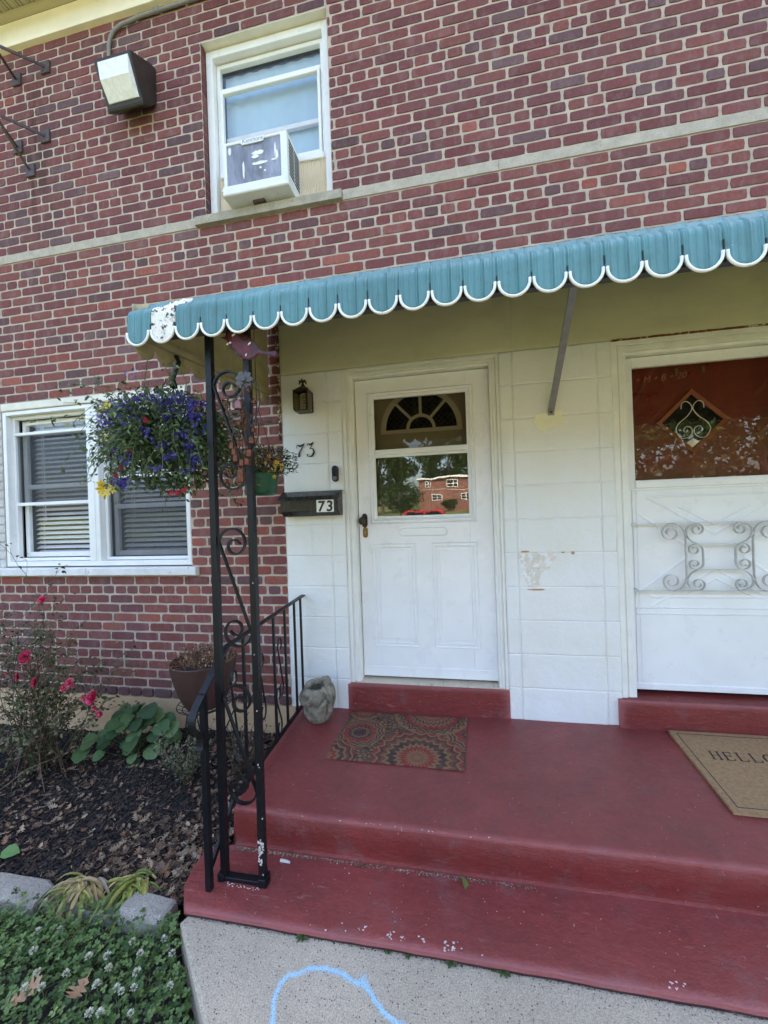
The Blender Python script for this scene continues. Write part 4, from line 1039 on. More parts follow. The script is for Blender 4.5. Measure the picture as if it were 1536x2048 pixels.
# ============================================================ AWNING
aw = thing('awning', (.9, -.6, 2.0), 'teal metal awning with white edged scallops over the two doors', 'awning')
PW = .1066; XL = -1.238; NP = 44; AY = -1.15
def sweep_awning(i0, i1):
    a = MB()
    n_ = (i1-i0)*26
    pro = [(-.012, 2.690, 9), (-.5, 2.445, 9), (-.9, 2.245, 9), (-1.045, 2.170, 9)]
    R_ = .050; cy, cz = AY+R_, 2.058+.0
    for k in range(7):
        an = math.radians(62-62*k/6*1.0)  # from slope-normal to horizontal-out
        pass
    arcp = []
    for k in range(8):
        an = math.radians(63+(180-63)*k/7); arcp.append((cy+R_*math.cos(an)*1., 2.062+R_*math.sin(an), 9))
    pro = pro+arcp
    flat = [(AY, 2.045, 0), (AY-.001, 2.03, 0)]
    rows = []
    for k in range(n_+1):
        x = XL+i0*PW+(i1-i0)*PW*k/n_; u = ((x-XL)/PW) % 1.0
        if k == n_: u = 1.
        if k == 0: u = 0.
        zb = 1.998-.044*math.sqrt(max(0, 1-((u-.5)/.5)**2))
        rib = 0
        for c_ in (.43, .57): rib += .0042*max(0, 1-abs(u-c_)/.035)
        rib += .0014*math.sin(u*2*PI*11)
        seam = -.004*max(0, 1-min(u, 1-u)/.03)
        col = []
        for (y, z, f) in pro+flat:
            # push along outward normal
            if y > -1.05: ny, nz_ = -.45, .89
            else:
                dy, dz = y-cy, z-2.062; l = max(1e-4, math.hypot(dy, dz)); ny, nz_ = (dy/l, dz/l) if z > 2.062 else (-1, 0)
            col.append(a.vert((x, y+ny*(rib+seam), z+nz_*(rib+seam))))
        for s_ in range(1, 6):
            z = 2.03+(zb-2.03)*s_/5; col.append(a.vert((x, AY-.001-.0015*s_/5-(rib+seam), z)))
        rows.append(col)
    for k in range(n_):
        for j in range(len(rows[0])-1): a.face([rows[k][j], rows[k+1][j], rows[k+1][j+1], rows[k][j+1]])
    return a
def solid(o, t_=.0012, off=-1, mo=1):
    md = o.modifiers.new('thickness', 'SOLIDIFY'); md.thickness = t_; md.offset = off; md.material_offset = mo; md.material_offset_rim = 0; return o
def fix(mbx, nm, mats, par):
    o_ = mbx.build(nm, mats, par); me = o_.data
    # outward = towards -y / +z
    bm = bmesh.new(); bm.from_mesh(me); s_ = sum((f.normal.z-f.normal.y)*f.calc_area() for f in bm.faces)
    if s_ < 0: bmesh.ops.reverse_faces(bm, faces=bm.faces); bm.to_mesh(me)
    bm.free(); me.shade_smooth(); me.set_sharp_from_angle(angle=math.radians(40)); return solid(o_)
fix(sweep_awning(0, 1), 'teal_panel', [mt_teal, mt_under], aw); fix(sweep_awning(2, NP), 'teal_canopy', [mt_teal, mt_under], aw)
random.seed(4)
for i in range(1, NP):
    sm_ = MB(); x = XL+i*PW; h_ = rnd(.018, .040); sm_.box(x-.0012, x+.0012, AY-.0022, AY+.002, 2.000, 2.004+h_); sm_.build('seam', mt_dark, aw)
tag(fix(sweep_awning(1, 2), 'white_panel', [mt_awn_white, mt_awn_in], aw), label='grimy white end panel of the awning')
tr_ = MB()
for i in range(NP):
    x0 = XL+i*PW; pts = []
    for k in range(15):
        a = PI+PI*k/14; pts.append((x0+PW/2+(PW/2-.006)*math.cos(a), AY-.006, 1.998+.046*math.sin(a)))
    pts = [(pts[0][0], AY-.006, 2.004)]+pts+[(pts[-1][0], AY-.006, 2.004)]
    tr_.tube(pts, .0048, 7)
tr_.build('scallop_trim', mt_trimwhite, aw, smooth=True)
# side panel at the left end
spn = MB(); SX = -1.226; n_ = 110
def zbar(y): return 2.108+(y)*.083
for k in range(n_+1): pass
rows = []
for k in range(n_+1):
    y = -1.135+1.125*k/n_; u = (y+1.135)/(.1125) % 1.0
    zt = min(2.69+(y+.012)*.487, 2.1+(y+1.135)*.487+.04)-.012
    zb = zbar(y)-.035-.052*math.sqrt(max(0, 1-((u-.5)/.5)**2))
    rib = .004*max(0, 1-abs(u-.42)/.05)+.004*max(0, 1-abs(u-.58)/.05)+.0012*math.sin(u*2*PI*5)
    rows.append([spn.vert((SX-rib, y, zt+(zb-zt)*j/8)) for j in range(9)])
for k in range(n_):
    for j in range(8): spn.face([rows[k][j], rows[k][j+1], rows[k+1][j+1], rows[k+1][j]])
so_ = spn.build('side_panel', [mt_teal, mt_awn_in], aw)
bmx = bmesh.new(); bmx.from_mesh(so_.data)
if sum(f.normal.x*f.calc_area() for f in bmx.faces) > 0: bmesh.ops.reverse_faces(bmx, faces=bmx.faces); bmx.to_mesh(so_.data)
bmx.free(); so_.data.shade_smooth(); solid(so_)
br = MB(); br.hull8([(x, y, zbar(y)+dz) for x in (SX+.004, SX+.022) for y in (-1.13, -.005) for dz in (-.016, .012)][:0] or [(SX+.003, -1.13, zbar(-1.13)-.016), (SX+.003, -1.13, zbar(-1.13)+.012), (SX+.003, -.005, zbar(0)-.016), (SX+.003, -.005, zbar(0)+.012), (SX+.022, -1.13, zbar(-1.13)-.016), (SX+.022, -1.13, zbar(-1.13)+.012), (SX+.022, -.005, zbar(0)-.016), (SX+.022, -.005, zbar(0)+.012)])
br.build('side_rail', mt_awn_in, aw)
bt = MB(); bt.box(-1.2, 3.4, -1.062, -1.030, 2.02, 2.045); bt.build('front_beam', mat('dark_beam', (.05, .05, .045), .6, .2), aw)
for xr in (-.35, .56, 1.5, 2.4):
    r_ = MB(); r_.hull8([(xr-.012, -1.03, 2.11), (xr-.012, -1.03, 2.135), (xr-.012, -.01, 2.62), (xr-.012, -.01, 2.648), (xr+.012, -1.03, 2.11), (xr+.012, -1.03, 2.135), (xr+.012, -.01, 2.62), (xr+.012, -.01, 2.648)]); r_.build('rafter', mt_awn_in, aw)
brc = MB(); brc.hull8([(.543, .000, 1.826), (.543, .004, 1.84), (.543, -.545, 2.30), (.543, -.541, 2.315), (.577, .0, 1.826), (.577, .004, 1.84), (.577, -.545, 2.30), (.577, -.541, 2.315)])
brc.hull8([(.543, -.012, 1.815), (.543, -.012, 1.848), (.543, -.001, 1.815), (.543, -.001, 1.848), (.577, -.012, 1.815), (.577, -.012, 1.848), (.577, -.001, 1.815), (.577, -.001, 1.848)])
bo = brc.build('brace', mt_gal, aw); b2 = MB(); b2.lathe([(.008, 0), (.008, .004), (0, .005)], (.56, -.012, 1.832), 6, axis=(0, -1, 0), cap1=False); b2.build('bolt', mt_rust, bo)
# ============================================================ ORNAMENTAL POST AND RAILING
PY = -1.045
post = thing('ornamental_post', (-.875, PY, -.167), 'black wrought iron double post with S scrolls at the porch corner', 'awning post')
for (xb, xt) in ((-.968, -.957), (-.803, -.793)):
    p_ = MB(); h = .0125; p_.hull8([(xb-h, PY-h, -.160), (xt-h, PY-h, 2.03), (xb-h, PY+h, -.160), (xt-h, PY+h, 2.03), (xb+h, PY-h, -.160), (xt+h, PY-h, 2.03), (xb+h, PY+h, -.160), (xt+h, PY+h, 2.03)]); p_.build('upright', mt_black, post)
def s_scroll(zc):
    """S scroll between the uprights, about half a metre high"""
    W = .0655; cx = -.880+.0035*(zc-.9)
    r0 = W; pts = []
    top = spiral(cx, zc+.183, r0, .020, PI, -1.42, 44, .010, -.022)
    top = top[::-1]
    bot = [(2*cx-x, 2*zc-z) for (x, z) in top[::-1]]
    pts = top+bot
    m_ = MB(); m_.bar([(x, PY, z) for x, z in pts], .014, .0068, (0, 1, 0)); m_.build('scroll', mt_black, post)
for zc in (1.625, 1.000, .375): s_scroll(zc)
bs_ = MB(); bs_.bbox(-.990, -.780, PY-.016, PY+.012, -.1665, -.150, .002); bs_.bbox(-.990, -.962, PY-.022, PY+.02, -.1667, -.138, .002); bs_.bbox(-.814, -.784, PY-.022, PY+.022, -.1667, -.135, .002); bs_.build('base_channel', mt_black, post)
wp = MB(); random.seed(9)
for k in range(26): flake(wp, -.80+rnd(-.011, .011), PY-.0134, -.05+random.gauss(0, .045), rnd(.002, .006), 'y', k)
for k in range(26): flake(wp, rnd(-.95, -.80), PY-.026+random.gauss(0, .004), -.1662, rnd(.0008, .0022), 'z', k)
for (x, z) in ((-.80, .74), (-.797, .52), (-.795, 1.02), (-.80, .31), (-.796, .30), (-.79, .1)): flake(wp, x, PY-.0134, z, .0022, 'y', x*50+z)
tag(wp.build('white_paint_spatter', mt_white_flake, post), kind='stuff')
rail = thing('porch_railing', (-1.04, -.55, 0), 'black wrought iron railing with curled end along the left porch edge', 'railing')
RX = lambda y: -1.035+(-y)*.022
tp = MB(); pts = [(RX(y), y, .742+.03*y) for y in (.0, -.2, -.5, -.8, -.90)]+[(-1.012, -.945, .70), (-1.005, -1.02, .655), (-1.0, -1.10, .600), (-.999, -1.150, .560), (-.998, -1.172, .525), (-.998, -1.168, .490), (-.998, -1.145, .462), (-.998, -1.128, .440), (-.998, -1.13, .405), (-.998, -1.14, .395)]
Q = []
for i in range(len(pts)-1):
    p0, p1, p2, p3 = [Vector(pts[max(0, min(len(pts)-1, i+d))]) for d in (-1, 0, 1, 2)]
    for k in range(4):
        t_ = k/4; Q.append(.5*((2*p1)+(-p0+p2)*t_+(2*p0-5*p1+4*p2-p3)*t_**2+(-p0+3*p1-3*p2+p3)*t_**3))
Q.append(Vector(pts[-1])); tp.bar(Q, .030, .007, (1, 0, 0)); tp.build('handrail', mt_black, rail)
bt_ = MB(); bt_.bar([(RX(0), -.0, .045), (RX(-.5), -.5, .040), (RX(-.9), -.90, .035), (-1.01, -.95, .0), (-1.0, -1.10, -.10)], .012, .022, (1, 0, 0)); bt_.build('bottom_rail', mt_black, rail)
for y, tw in ((-.055, 0), (-.160, 0), (-.305, 0), (-.455, 0), (-.775, 1)):
    b_ = MB(); h = .006; x = RX(y); zt = .735+.03*y; b_.box(x-h, x+h, y-h, y+h, .04, zt)
    b_.build('baluster', mt_black, rail)
np_ = MB(); np_.box(-1.011, -.989, -1.111, -1.089, -.166, .60); np_.build('newel', mt_black, rail)
for (y0, zc, H_) in ((-.380, .415, .155), (-.415, .18, .12), (-.86, .38, .2), (-.60, .40, .16)):
    m_ = MB(); P_ = []
    t1 = [(y0+.028*math.cos(a)*r, zc+H_-.03+.05*math.sin(a)*r) for a, r in [(PI*(1-1.5*k/12)+PI*0, 1-.045*k) for k in range(-2, 13)]]
    t1 = t1[::-1]; P_ = t1+[(2*y0-a, 2*zc-b2_) for a, b2_ in t1[::-1]]
    m_.bar([(RX(a), a, z) for a, z in P_], .009, .003, (1, 0, 0)); m_.build('scroll', mt_black, rail)
# ============================================================ FIXTURES ON THE WALL
mt_frost = mat('frosted_lens', (.80, .81, .80), .25, .08, 30, 200, .3)
mt_frostw = mat('cfl_white', (.85, .84, .78), .4, .03)
lan = thing('wall_lantern', (-.955, -.0, 2.0), 'small dark bronze wall lantern with an eagle finial above the number 73', 'lantern')
l_ = MB(); cx, cy = -.952, -.085; zb, zt = 1.945, 2.072; hw = .046
l_.box(cx-hw, cx+hw, cy-hw, cy+hw, zb-.006, zb); 
for sx in (-1, 1):
    for sy in (-1, 1): l_.box(cx+sx*hw-.0035, cx+sx*hw+.0035, cy+sy*hw-.0035, cy+sy*hw+.0035, zb, zt)
for sy in (-1, 1): l_.box(cx-hw, cx+hw, cy+sy*hw-.003, cy+sy*hw+.003, zt-.008, zt)
for sx in (-1, 1): l_.box(cx+sx*hw-.003, cx+sx*hw+.003, cy-hw, cy+hw, zt-.008, zt)
l_.hull8([(cx-hw, cy-hw, zt), (cx-.02, cy-.02, zt+.022), (cx-hw, cy+hw, zt), (cx-.02, cy+.02, zt+.022), (cx+hw, cy-hw, zt), (cx+.02, cy-.02, zt+.022), (cx+hw, cy+hw, zt), (cx+.02, cy+.02, zt+.022)])
l_.lathe([(.034, zt+.012), (.036, zt+.018), (.022, zt+.026), (.014, zt+.034), (.009, zt+.044), (.006, zt+.05)], (cx, cy, 0), 14)
l_.box(cx-.03, cx+.03, -.012, -.001, 1.97, 2.07); l_.box(cx-.008, cx+.008, cy, -.01, 2.02, 2.036)
l_.build('body', mt_bronze, lan)
e_ = MB(); e_.blob((cx, cy, zt+.060), .010, 2, .2, 3, (.8, .8, 1.3))
for s_ in (-1, 1): e_.leaf((cx, cy, zt+.060), (s_*.9, 0, .25), (0, -1, 0), .026, .018, None, .1, -.3, 'leaf'); e_.leaf((cx+s_*.018, cy, zt+.064), (s_*.3, 0, -.9), (0, -1, 0), .020, .012, None)
e_.blob((cx-.006, cy, zt+.077), .0055, 1); e_.build('eagle_finial', mt_bronze, lan)
gl_ = MB()
for (a, b_, c_, d_) in ((cx-hw, cx+hw, cy-hw, cy-hw+.001), (cx-hw, cx-hw+.001, cy-hw, cy+hw), (cx+hw-.001, cx+hw, cy-hw, cy+hw)): gl_.box(a+.003*(b_-a > .01), b_-.003*(b_-a > .01), c_+.003*(d_-c_ > .01), d_-.003*(d_-c_ > .01), zb, zt-.008)
gl_.build('glass', glass_mat('lantern_glass', 1.5, (.7, .68, .6)), lan)
bu = MB(); P = [(cx+.013*math.cos(a*2*PI), cy+.013*math.sin(a*2*PI), zb+.045+a*.016) for a in [k/16 for k in range(16*4+1)]]; bu.tube(P, .0055, 7); bu.lathe([(.014, zb+.0), (.015, zb+.02), (.016, zb+.04)], (cx, cy, 0), 12); bu.build('spiral_bulb', mt_frostw, lan, smooth=True)
# italic house number painted black
hn_ = MB()
def brush(pts, ws, y=-.0075):
    pts = [Vector(p) for p in pts]; Q = []; Wd = []
    for i in range(len(pts)-1):
        p0, p1, p2, p3 = [pts[max(0, min(len(pts)-1, i+d))] for d in (-1, 0, 1, 2)]
        for k in range(5):
            t_ = k/5; Q.append(.5*((2*p1)+(-p0+p2)*t_+(2*p0-5*p1+4*p2-p3)*t_**2+(-p0+3*p1-3*p2+p3)*t_**3)); Wd.append(ws[i]*(1-t_)+ws[i+1]*t_)
    Q.append(pts[-1]); Wd.append(ws[-1]); L, R_ = [], []
    for i, q in enumerate(Q):
        d = (Q[min(i+1, len(Q)-1)]-Q[max(i-1, 0)]).normalized(); s_ = Vector((-d.y, d.x))*Wd[i]/2; L.append(q+s_); R_.append(q-s_)
    for i in range(len(Q)-1):
        hn_.hull8([(L[i].x, y, L[i].y), (R_[i].x, y, R_[i].y), (L[i].x, y+.003, L[i].y), (R_[i].x, y+.003, R_[i].y), (L[i+1].x, y, L[i+1].y), (R_[i+1].x, y, R_[i+1].y), (L[i+1].x, y+.003, L[i+1].y), (R_[i+1].x, y+.003, R_[i+1].y)])
num = thing('house_number', (-.985, 0, 1.66), 'black italic number 73 on the white block wall below the lantern', 'house number')
brush([(-1.042, 1.722), (-1.038, 1.744), (-1.020, 1.737), (-1.002, 1.742), (-.985, 1.752)], [.002, .004, .013, .010, .003]); brush([(-.986, 1.752), (-1.004, 1.722), (-1.022, 1.695), (-1.028, 1.664)], [.003, .006, .010, .014]); hn_.build('digit', mt_blackplastic, num)
hn_ = MB()
brush([(-.968, 1.735), (-.962, 1.750), (-.948, 1.742), (-.935, 1.748), (-.922, 1.758)], [.002, .005, .012, .010, .003]); brush([(-.923, 1.757), (-.940, 1.728), (-.948, 1.716)], [.003, .004, .005]); brush([(-.950, 1.716), (-.928, 1.712), (-.922, 1.690), (-.936, 1.668), (-.956, 1.662), (-.968, 1.672), (-.962, 1.680)], [.003, .007, .013, .010, .004, .005, .006]); hn_.build('digit', mt_blackplastic, num)
# mailbox
mbx = thing('mailbox', (-.95, 0, 1.28), 'black metal mailbox with a white 73 label beside the door', 'mailbox')
b_ = MB(); x0, x1 = -1.128, -.738; b_.prism([(-.001, 1.420), (-.001, 1.268), (-.055, 1.268), (-.100, 1.300), (-.102, 1.378), (-.030, 1.420)], x0, x1, 'x'); b_.build('box', mt_blackplastic, mbx, bevel=.002)
b_ = MB(); b_.prism([(.0, 1.431), (-.036, 1.431), (-.118, 1.395), (-.120, 1.372), (-.112, 1.372), (-.110, 1.388), (-.030, 1.423), (.0, 1.423)], x0-.007, x1+.007, 'x'); b_.build('lid', mt_blackplastic, mbx, bevel=.0012)
b_ = MB(); b_.box(-.880, -.766, -.1045, -.1025, 1.292, 1.370); pl_ = b_.build('number_plate', mt_vinyl, mbx)
for d_, x_ in (('7', -.873), ('3', -.817)): text_obj(d_, .092, 'digit', mt_blackplastic, pl_, (x_, -.1048, 1.298), .0005, .06, .0022)
db = thing('doorbell', (-.775, 0, 1.54), 'black video doorbell beside the door frame', 'doorbell')
b_ = MB(); P = [(-.776+.020*math.cos(a), (1.572 if math.sin(a) >= 0 else 1.507)+.020*math.sin(a)) for a in [2*PI*k/28 for k in range(28)]]; b_.prism(P, -.030, -.001, 'y'); b_.build('body', mt_blackplastic, db, bevel=.003)
b_ = MB(); b_.lathe([(.0135, 0), (.0135, .002), (.0115, .0025), (.0115, .0015), (0, .0015)], (-.776, -.030, 1.508), 24, axis=(0, -1, 0), cap1=False); bo_ = b_.build('button', mat('doorbell_ring', (.16, .16, .17), .3, .1), db)
b_ = MB(); b_.lathe([(.008, 0), (.007, .002), (0, .003)], (-.776, -.030, 1.573), 20, axis=(0, -1, 0), cap1=False); b_.build('camera_lens', mt_leaded, db)
# air conditioner -----------------------------------------------
ac = thing('air_conditioner', (-1.22, -.03, 3.39), 'white window air conditioner with worn dark rear grille sitting on the upper window sill', 'air conditioner')
mt_acw = mat('white_ac_steel', (.76, .77, .76), .4, .06, 8, 90, .1, spots=[(22, .67, (.45, .27, .14), .1)])
x0, x1, y0, y1, z0, z1 = -1.440, -.992, -.110, .10, 3.405, 3.742
a_ = MB(); a_.bbox(x0, x0+.022, y0, y1, z0, z1, .003); a_.bbox(x1-.045, x1, y0, y1, z0, z1, .003); a_.bbox(x0+.022, x1-.045, y0, y1, z1-.020, z1, .003); a_.box(x0+.022, x1-.045, y0+.03, y1, z0, z1-.02)
a_.build('casing', mt_acw, ac)
t_ = MB(); t_.bbox(x0-.006, x1+.006, y0-.012, y1, z0-.018, z0+.045, .006); t_.build('drip_tray', mt_acw, ac)
g_ = MB(); z = z0+.048
while z < z1-.022: g_.box(x0+.022, x1-.045, y0+.006, y0+.03, z, z+.0034); z += .0072
mt_fin = mat('dark_cooling_fins', (.44, .46, .54), .5, .3, 14, 120, .2, metal=.3, spots=[(7, .55, (.26, .25, .27), .2)], stretch=(1, 1, .3))
fb = MB(); fb.box(x0+.022, x1-.045, y0+.012, y0+.0295, z0+.045, z1-.02); fb.build('fin_backing', mt_fin, ac)
g_.build('cooling_fin', mt_fin, ac)
random.seed(2)
for (fx, fz, w_, h_, sd_) in ((-1.395, 3.685, .020, .05, 1), (-1.195, 3.640, .085, .028, 2), (-1.215, 3.618, .05, .022, 3), (-1.185, 3.572, .11, .020, 4), (-1.30, 3.545, .014, .11, 6), (-1.065, 3.60, .02, .06, 7), (-1.075, 3.635, .012, .09, 8), (-1.18, 3.54, .015, .014, 9), (-1.15, 3.515, .014, .012, 10), (-1.085, 3.575, .04, .012, 11)):
    ac_p = MB(); n_ = 16; P = [(fx+w_/2*math.cos(2*PI*k/n_)*(1+.5*n3(k*.9, sd_, 0)), fz+h_/2*math.sin(2*PI*k/n_)*(1+.5*n3(k*.9, sd_, 5))) for k in range(n_)]; ac_p.prism(P, y0+.0035, y0+.0058, 'y'); ac_p.build('peeling_film', mt_trimwhite, ac)
nb = MB(); nb.prism([(-1.32, z1-.004), (-1.305, z1-.038), (-1.155, z1-.038), (-1.14, z1-.004)], y0-.003, y0+.004, 'y'); nbo = nb.build('badge', mt_acw, ac)
text_obj('Kenmore', .040, 'lettering', mat('badge_ink', (.25, .26, .28), .5, .1), nbo, (-1.300, y0-.0032, z1-.030), .0004, 0, 0, spacing=.95)
sv = MB()
for i in range(2):
    for k in range(10): sv.box(x1-.0005, x1+.0015, y0+.03+i*.085, y0+.105+i*.085, z0+.075+k*.024, z0+.089+k*.024)
sv.build('side_vent', mt_dark, ac)
wb = MB(); wb.box(-1.27, -1.19, -.052, -.0, 3.368, 3.388); tag(wb.build('wood_shim', mt_rust, origin=(-1.23, -.03, 3.37)), 'small dark block wedged under the window air conditioner', 'shim')
# wall flood light ---------------------------------------------
fd = thing('flood_light', (-2.12, 0, 4.3), 'dark bronze wall pack light with a prismatic white lens, fixed high on the brick wall', 'light')
mt_wp = mat('dark_bronze_housing', (.028, .024, .022), .4, .15, 20, 90, .1)
fx0, fx1 = -2.272, -2.030
h_ = MB(); prof_ = [(-.001, 4.25), (-.001, 4.50), (-.05, 4.485), (-.232, 4.372), (-.128, 4.135), (-.115, 4.125), (-.05, 4.18)]
h_.prism(prof_, fx0-.025, fx1+.02, 'x'); h_.build('housing', mt_wp, fd, bevel=.004)
ln = MB(); A0, A1, A2 = (-.203, 4.388), (-.282, 4.235), (-.258, 4.128)
ln.hull8([(fx0, -.215, 4.352), (fx0+.004, -.228, 4.354), (fx0, -.175, 4.250), (fx0+.010, -.216, 4.246), (fx1, -.215, 4.352), (fx1-.004, -.228, 4.354), (fx1, -.175, 4.250), (fx1-.010, -.216, 4.246)])
ln.hull8([(fx0, -.175, 4.250), (fx0+.010, -.216, 4.2458), (fx0, -.135, 4.160), (fx0+.006, -.146, 4.158), (fx1, -.175, 4.250), (fx1-.010, -.216, 4.2458), (fx1, -.135, 4.160), (fx1-.006, -.146, 4.158)])
ln.build('lens', mt_frost, fd)
cdt = MB(); P = [(-2.372, -.018, 4.50), (-2.378, -.018, 4.66), (-2.378, -.018, 4.74), (-2.362, -.018, 4.795), (-2.33, -.018, 4.835), (-2.27, -.018, 4.862), (-2.1, -.018, 4.88), (-1.6, -.018, 4.885), (3.0, -.018, 4.89)]
cdt.tube(P, .0125, 10); cdt.tube([(-1.99, -.018, 4.883), (-1.95, -.018, 4.884)], .0165, 10); cdt.tube([(-2.372, -.018, 4.49), (-2.374, -.018, 4.53)], .0165, 10)
tag(cdt.build('conduit', mat('grey_conduit', (.24, .235, .22), .5, .12, 20, 90, .2), origin=(-2.37, 0, 4.6), smooth=True), 'grey electrical conduit running under the eave to the wall light', 'conduit')
# iron clothes-line brackets
def bracket(label, plates, apex):
    b0 = thing('iron_bracket', (apex[0]-.02, 0, plates[0][1]), label, 'bracket', 'rusty clothesline brackets under the eave')
    for (px, pz, w_) in plates:
        m_ = MB(); m_.bbox(px-.040, px+.040, -.014, -.001, pz-.045, pz+.045, .002); m_.build('wall_plate', mt_rust, b0)
        m_ = MB(); m_.bar([(px, -.014, pz), (px+(apex[0]-px)*.06, -.03, pz+(apex[2]-pz)*.06), apex], .026 if w_ else .018, .007, (0, .3, 1) if w_ else (1, 0, .2)); m_.build('strut', mt_rust, b0)
bracket('rusty iron bracket nearest the eave at the far left', [(-2.955, 4.735, 1), (-3.225, 4.705, 0)], (-3.12, -.24, 4.69))
bracket('rusty iron bracket with three struts, lower of the pair', [(-2.975, 4.215, 1), (-3.235, 4.185, 0), (-3.125, 3.985, 0)], (-3.12, -.25, 4.19))
# ============================================================ STONE STATUE
sta = thing('stone_statue', (-.885, -.17, 0), 'weathered grey stone planter carved as a crouching figure on the porch corner', 'statue')
mt_statue = mat('weathered_cast_stone', lin(138, 130, 114), .95, .3, 26, 200, 1., .006, spots=[(16, .52, lin(78, 74, 62), .15), (60, .66, lin(190, 184, 168), .06)], fine=.5)
s_ = MB(); cx, cy = -.890, -.155
sc_prof = [(.048, 0.), (.060, .008), (.074, .04), (.087, .085), (.097, .13), (.098, .165), (.093, .195), (.086, .215), (.074, .222), (.066, .205), (.058, .17), (.02, .16)]
s_.lathe(sc_prof, (cx, cy, 0), 40, mod=lambda a, z: 1+.07*math.sin(3*a+1)+.05*n3(math.cos(a)*2, math.sin(a)*2, z*9, 1.5)+.025*n3(math.cos(a)*6, math.sin(a)*6, z*30, 1.5), cap1=True)
s_.build('basin', mt_statue, sta, smooth=True)
f_ = MB()
f_.lathe([(.046, -.03), (.050, .014), (.044, .022), (.020, .026), (.0, .027)], (cx-.040, cy-.088, .178), 24, axis=(-.18, -1, .15), cap1=False, mod=lambda a, z: 1+.03*math.sin(7*a))
ax_ = Vector((-.18, -1, .15)).normalized(); u1 = ax_.orthogonal().normalized(); u2 = ax_.cross(u1); c0_ = Vector((cx-.040, cy-.088, .178))+ax_*.018
f_.tube([c0_+(u1*math.cos(a)+u2*math.sin(a))*.041 for a in [2*PI*k/24 for k in range(25)]], .0042, 6); f_.tube([c0_+ax_*.004+(u1*math.cos(a)+u2*math.sin(a))*.022 for a in [2*PI*k/24 for k in range(25)]], .003, 6)
f_.build('carved_disc', mt_statue, sta, smooth=True)
f_ = MB()
def limb(P, R_): 
    P = [Vector(p) for p in P]; Q, rr = [], []
    for i in range(len(P)-1):
        p0, p1, p2, p3 = [P[max(0, min(len(P)-1, i+d))] for d in (-1, 0, 1, 2)]
        for k in range(5): t_ = k/5; Q.append(.5*((2*p1)+(-p0+p2)*t_+(2*p0-5*p1+4*p2-p3)*t_**2+(-p0+3*p1-3*p2+p3)*t_**3)); rr.append(R_[i]*(1-t_)+R_[i+1]*t_)
    Q.append(P[-1]); rr.append(R_[-1]); f_.tube(Q, rr, 10)
# shoulders / far arm over the rim, raised right arm with head, folded legs, hand with fingers
limb([(cx-.075, cy-.02, .175), (cx-.05, cy-.03, .232), (cx-.005, cy-.02, .250), (cx+.03, cy-.01, .245)], [.02, .022, .018, .014])
limb([(cx+.080, cy-.05, .15), (cx+.092, cy-.055, .20), (cx+.075, cy-.05, .245), (cx+.045, cy-.03, .272), (cx+.02, cy-.02, .245)], [.020, .017, .016, .014, .012])
limb([(cx+.045, cy-.045, .225), (cx+.085, cy-.06, .180), (cx+.088, cy-.048, .10), (cx+.055, cy-.03, .03)], [.014, .018, .018, .012])
limb([(cx+.070, cy-.055, .155), (cx+.045, cy-.084, .125), (cx+.020, cy-.080, .075), (cx+.022, cy-.058, .025)], [.018, .018, .016, .012])
limb([(cx-.075, cy-.02, .12), (cx-.055, cy-.062, .075), (cx-.03, cy-.055, .025)], [.014, .018, .012])
for k, (dx, L_) in enumerate(((.0, .052), (.013, .058), (.026, .054), (.038, .044))):
    limb([(cx+.012+dx*.6, cy-.082, .205), (cx+.006+dx*1., cy-.100, .180), (cx+.0+dx*1.05, cy-.104, .205-L_*1.3)], [.0075, .0078, .0055])
limb([(cx+.038, cy-.080, .208), (cx+.052, cy-.092, .190), (cx+.054, cy-.094, .172)], [.008, .008, .006])
f_.build('carved_limb', mt_statue, sta, smooth=True)
f_ = MB(); f_.blob((cx+.068, cy-.035, .262), .026, 3, .18, 2.5, (1, 1, 1.15), 4); f_.blob((cx+.086, cy-.055, .252), .009, 2, .1); f_.build('carved_head', mt_statue, sta, smooth=True)
# ============================================================ POTTED DEAD PLANT ON WIRE STAND
PX, PYY = -1.53, -.36
pst = thing('plant_stand', (PX, PYY, -.28), 'black wire plant stand holding the brown pot', 'plant stand')
w_ = MB()
for r, z in ((.155, .175), (.125, .158), (.09, .150), (.05, .147)): w_.tube([(PX+r*math.cos(a), PYY+r*math.sin(a), z) for a in [2*PI*k/28 for k in range(29)]], .0028, 6, closed=False)
for k in range(18): a = 2*PI*k/18; w_.tube([(PX+.155*math.cos(a), PYY+.155*math.sin(a), .175), (PX+.09*math.cos(a+.25), PYY+.09*math.sin(a+.25), .150), (PX+.03*math.cos(a), PYY+.03*math.sin(a), .147)], .0018, 5)
w_.build('basket_shelf', mt_black, pst)
for k in range(3):
    a = 2*PI*k/3+.5; m_ = MB(); c_, s_ = math.cos(a), math.sin(a); m_.tube([(PX+.155*c_, PYY+.155*s_, .175), (PX+.17*c_, PYY+.17*s_, .12), (PX+.10*c_, PYY+.10*s_, -.02), (PX+.09*c_, PYY+.09*s_, -.12), (PX+.15*c_, PYY+.15*s_, -.22), (PX+.16*c_, PYY+.16*s_, -.31)], .0045, 7); m_.build('leg', mt_black, pst)
pot = thing('flower_pot', (PX, PYY, .17), 'large brown faceted pot of dried plants behind the railing', 'flower pot')
p_ = MB(); sg = 12
p_.lathe([(.105, .165), (.120, .19), (.150, .26), (.172, .34), (.184, .40), (.188, .432), (.183, .436), (.172, .425), (.165, .38)], (PX, PYY, 0), 48, mod=lambda a, z: 1+.012*abs(math.sin(sg/2*a))-.012, cap1=True)
p_.build('pot_body', mat('dark_brown_resin', lin(66, 44, 40), .5, .18, 10, 120, .2, .001, spots=[(14, .66, lin(96, 76, 68), .15)]), pot, angle=50)
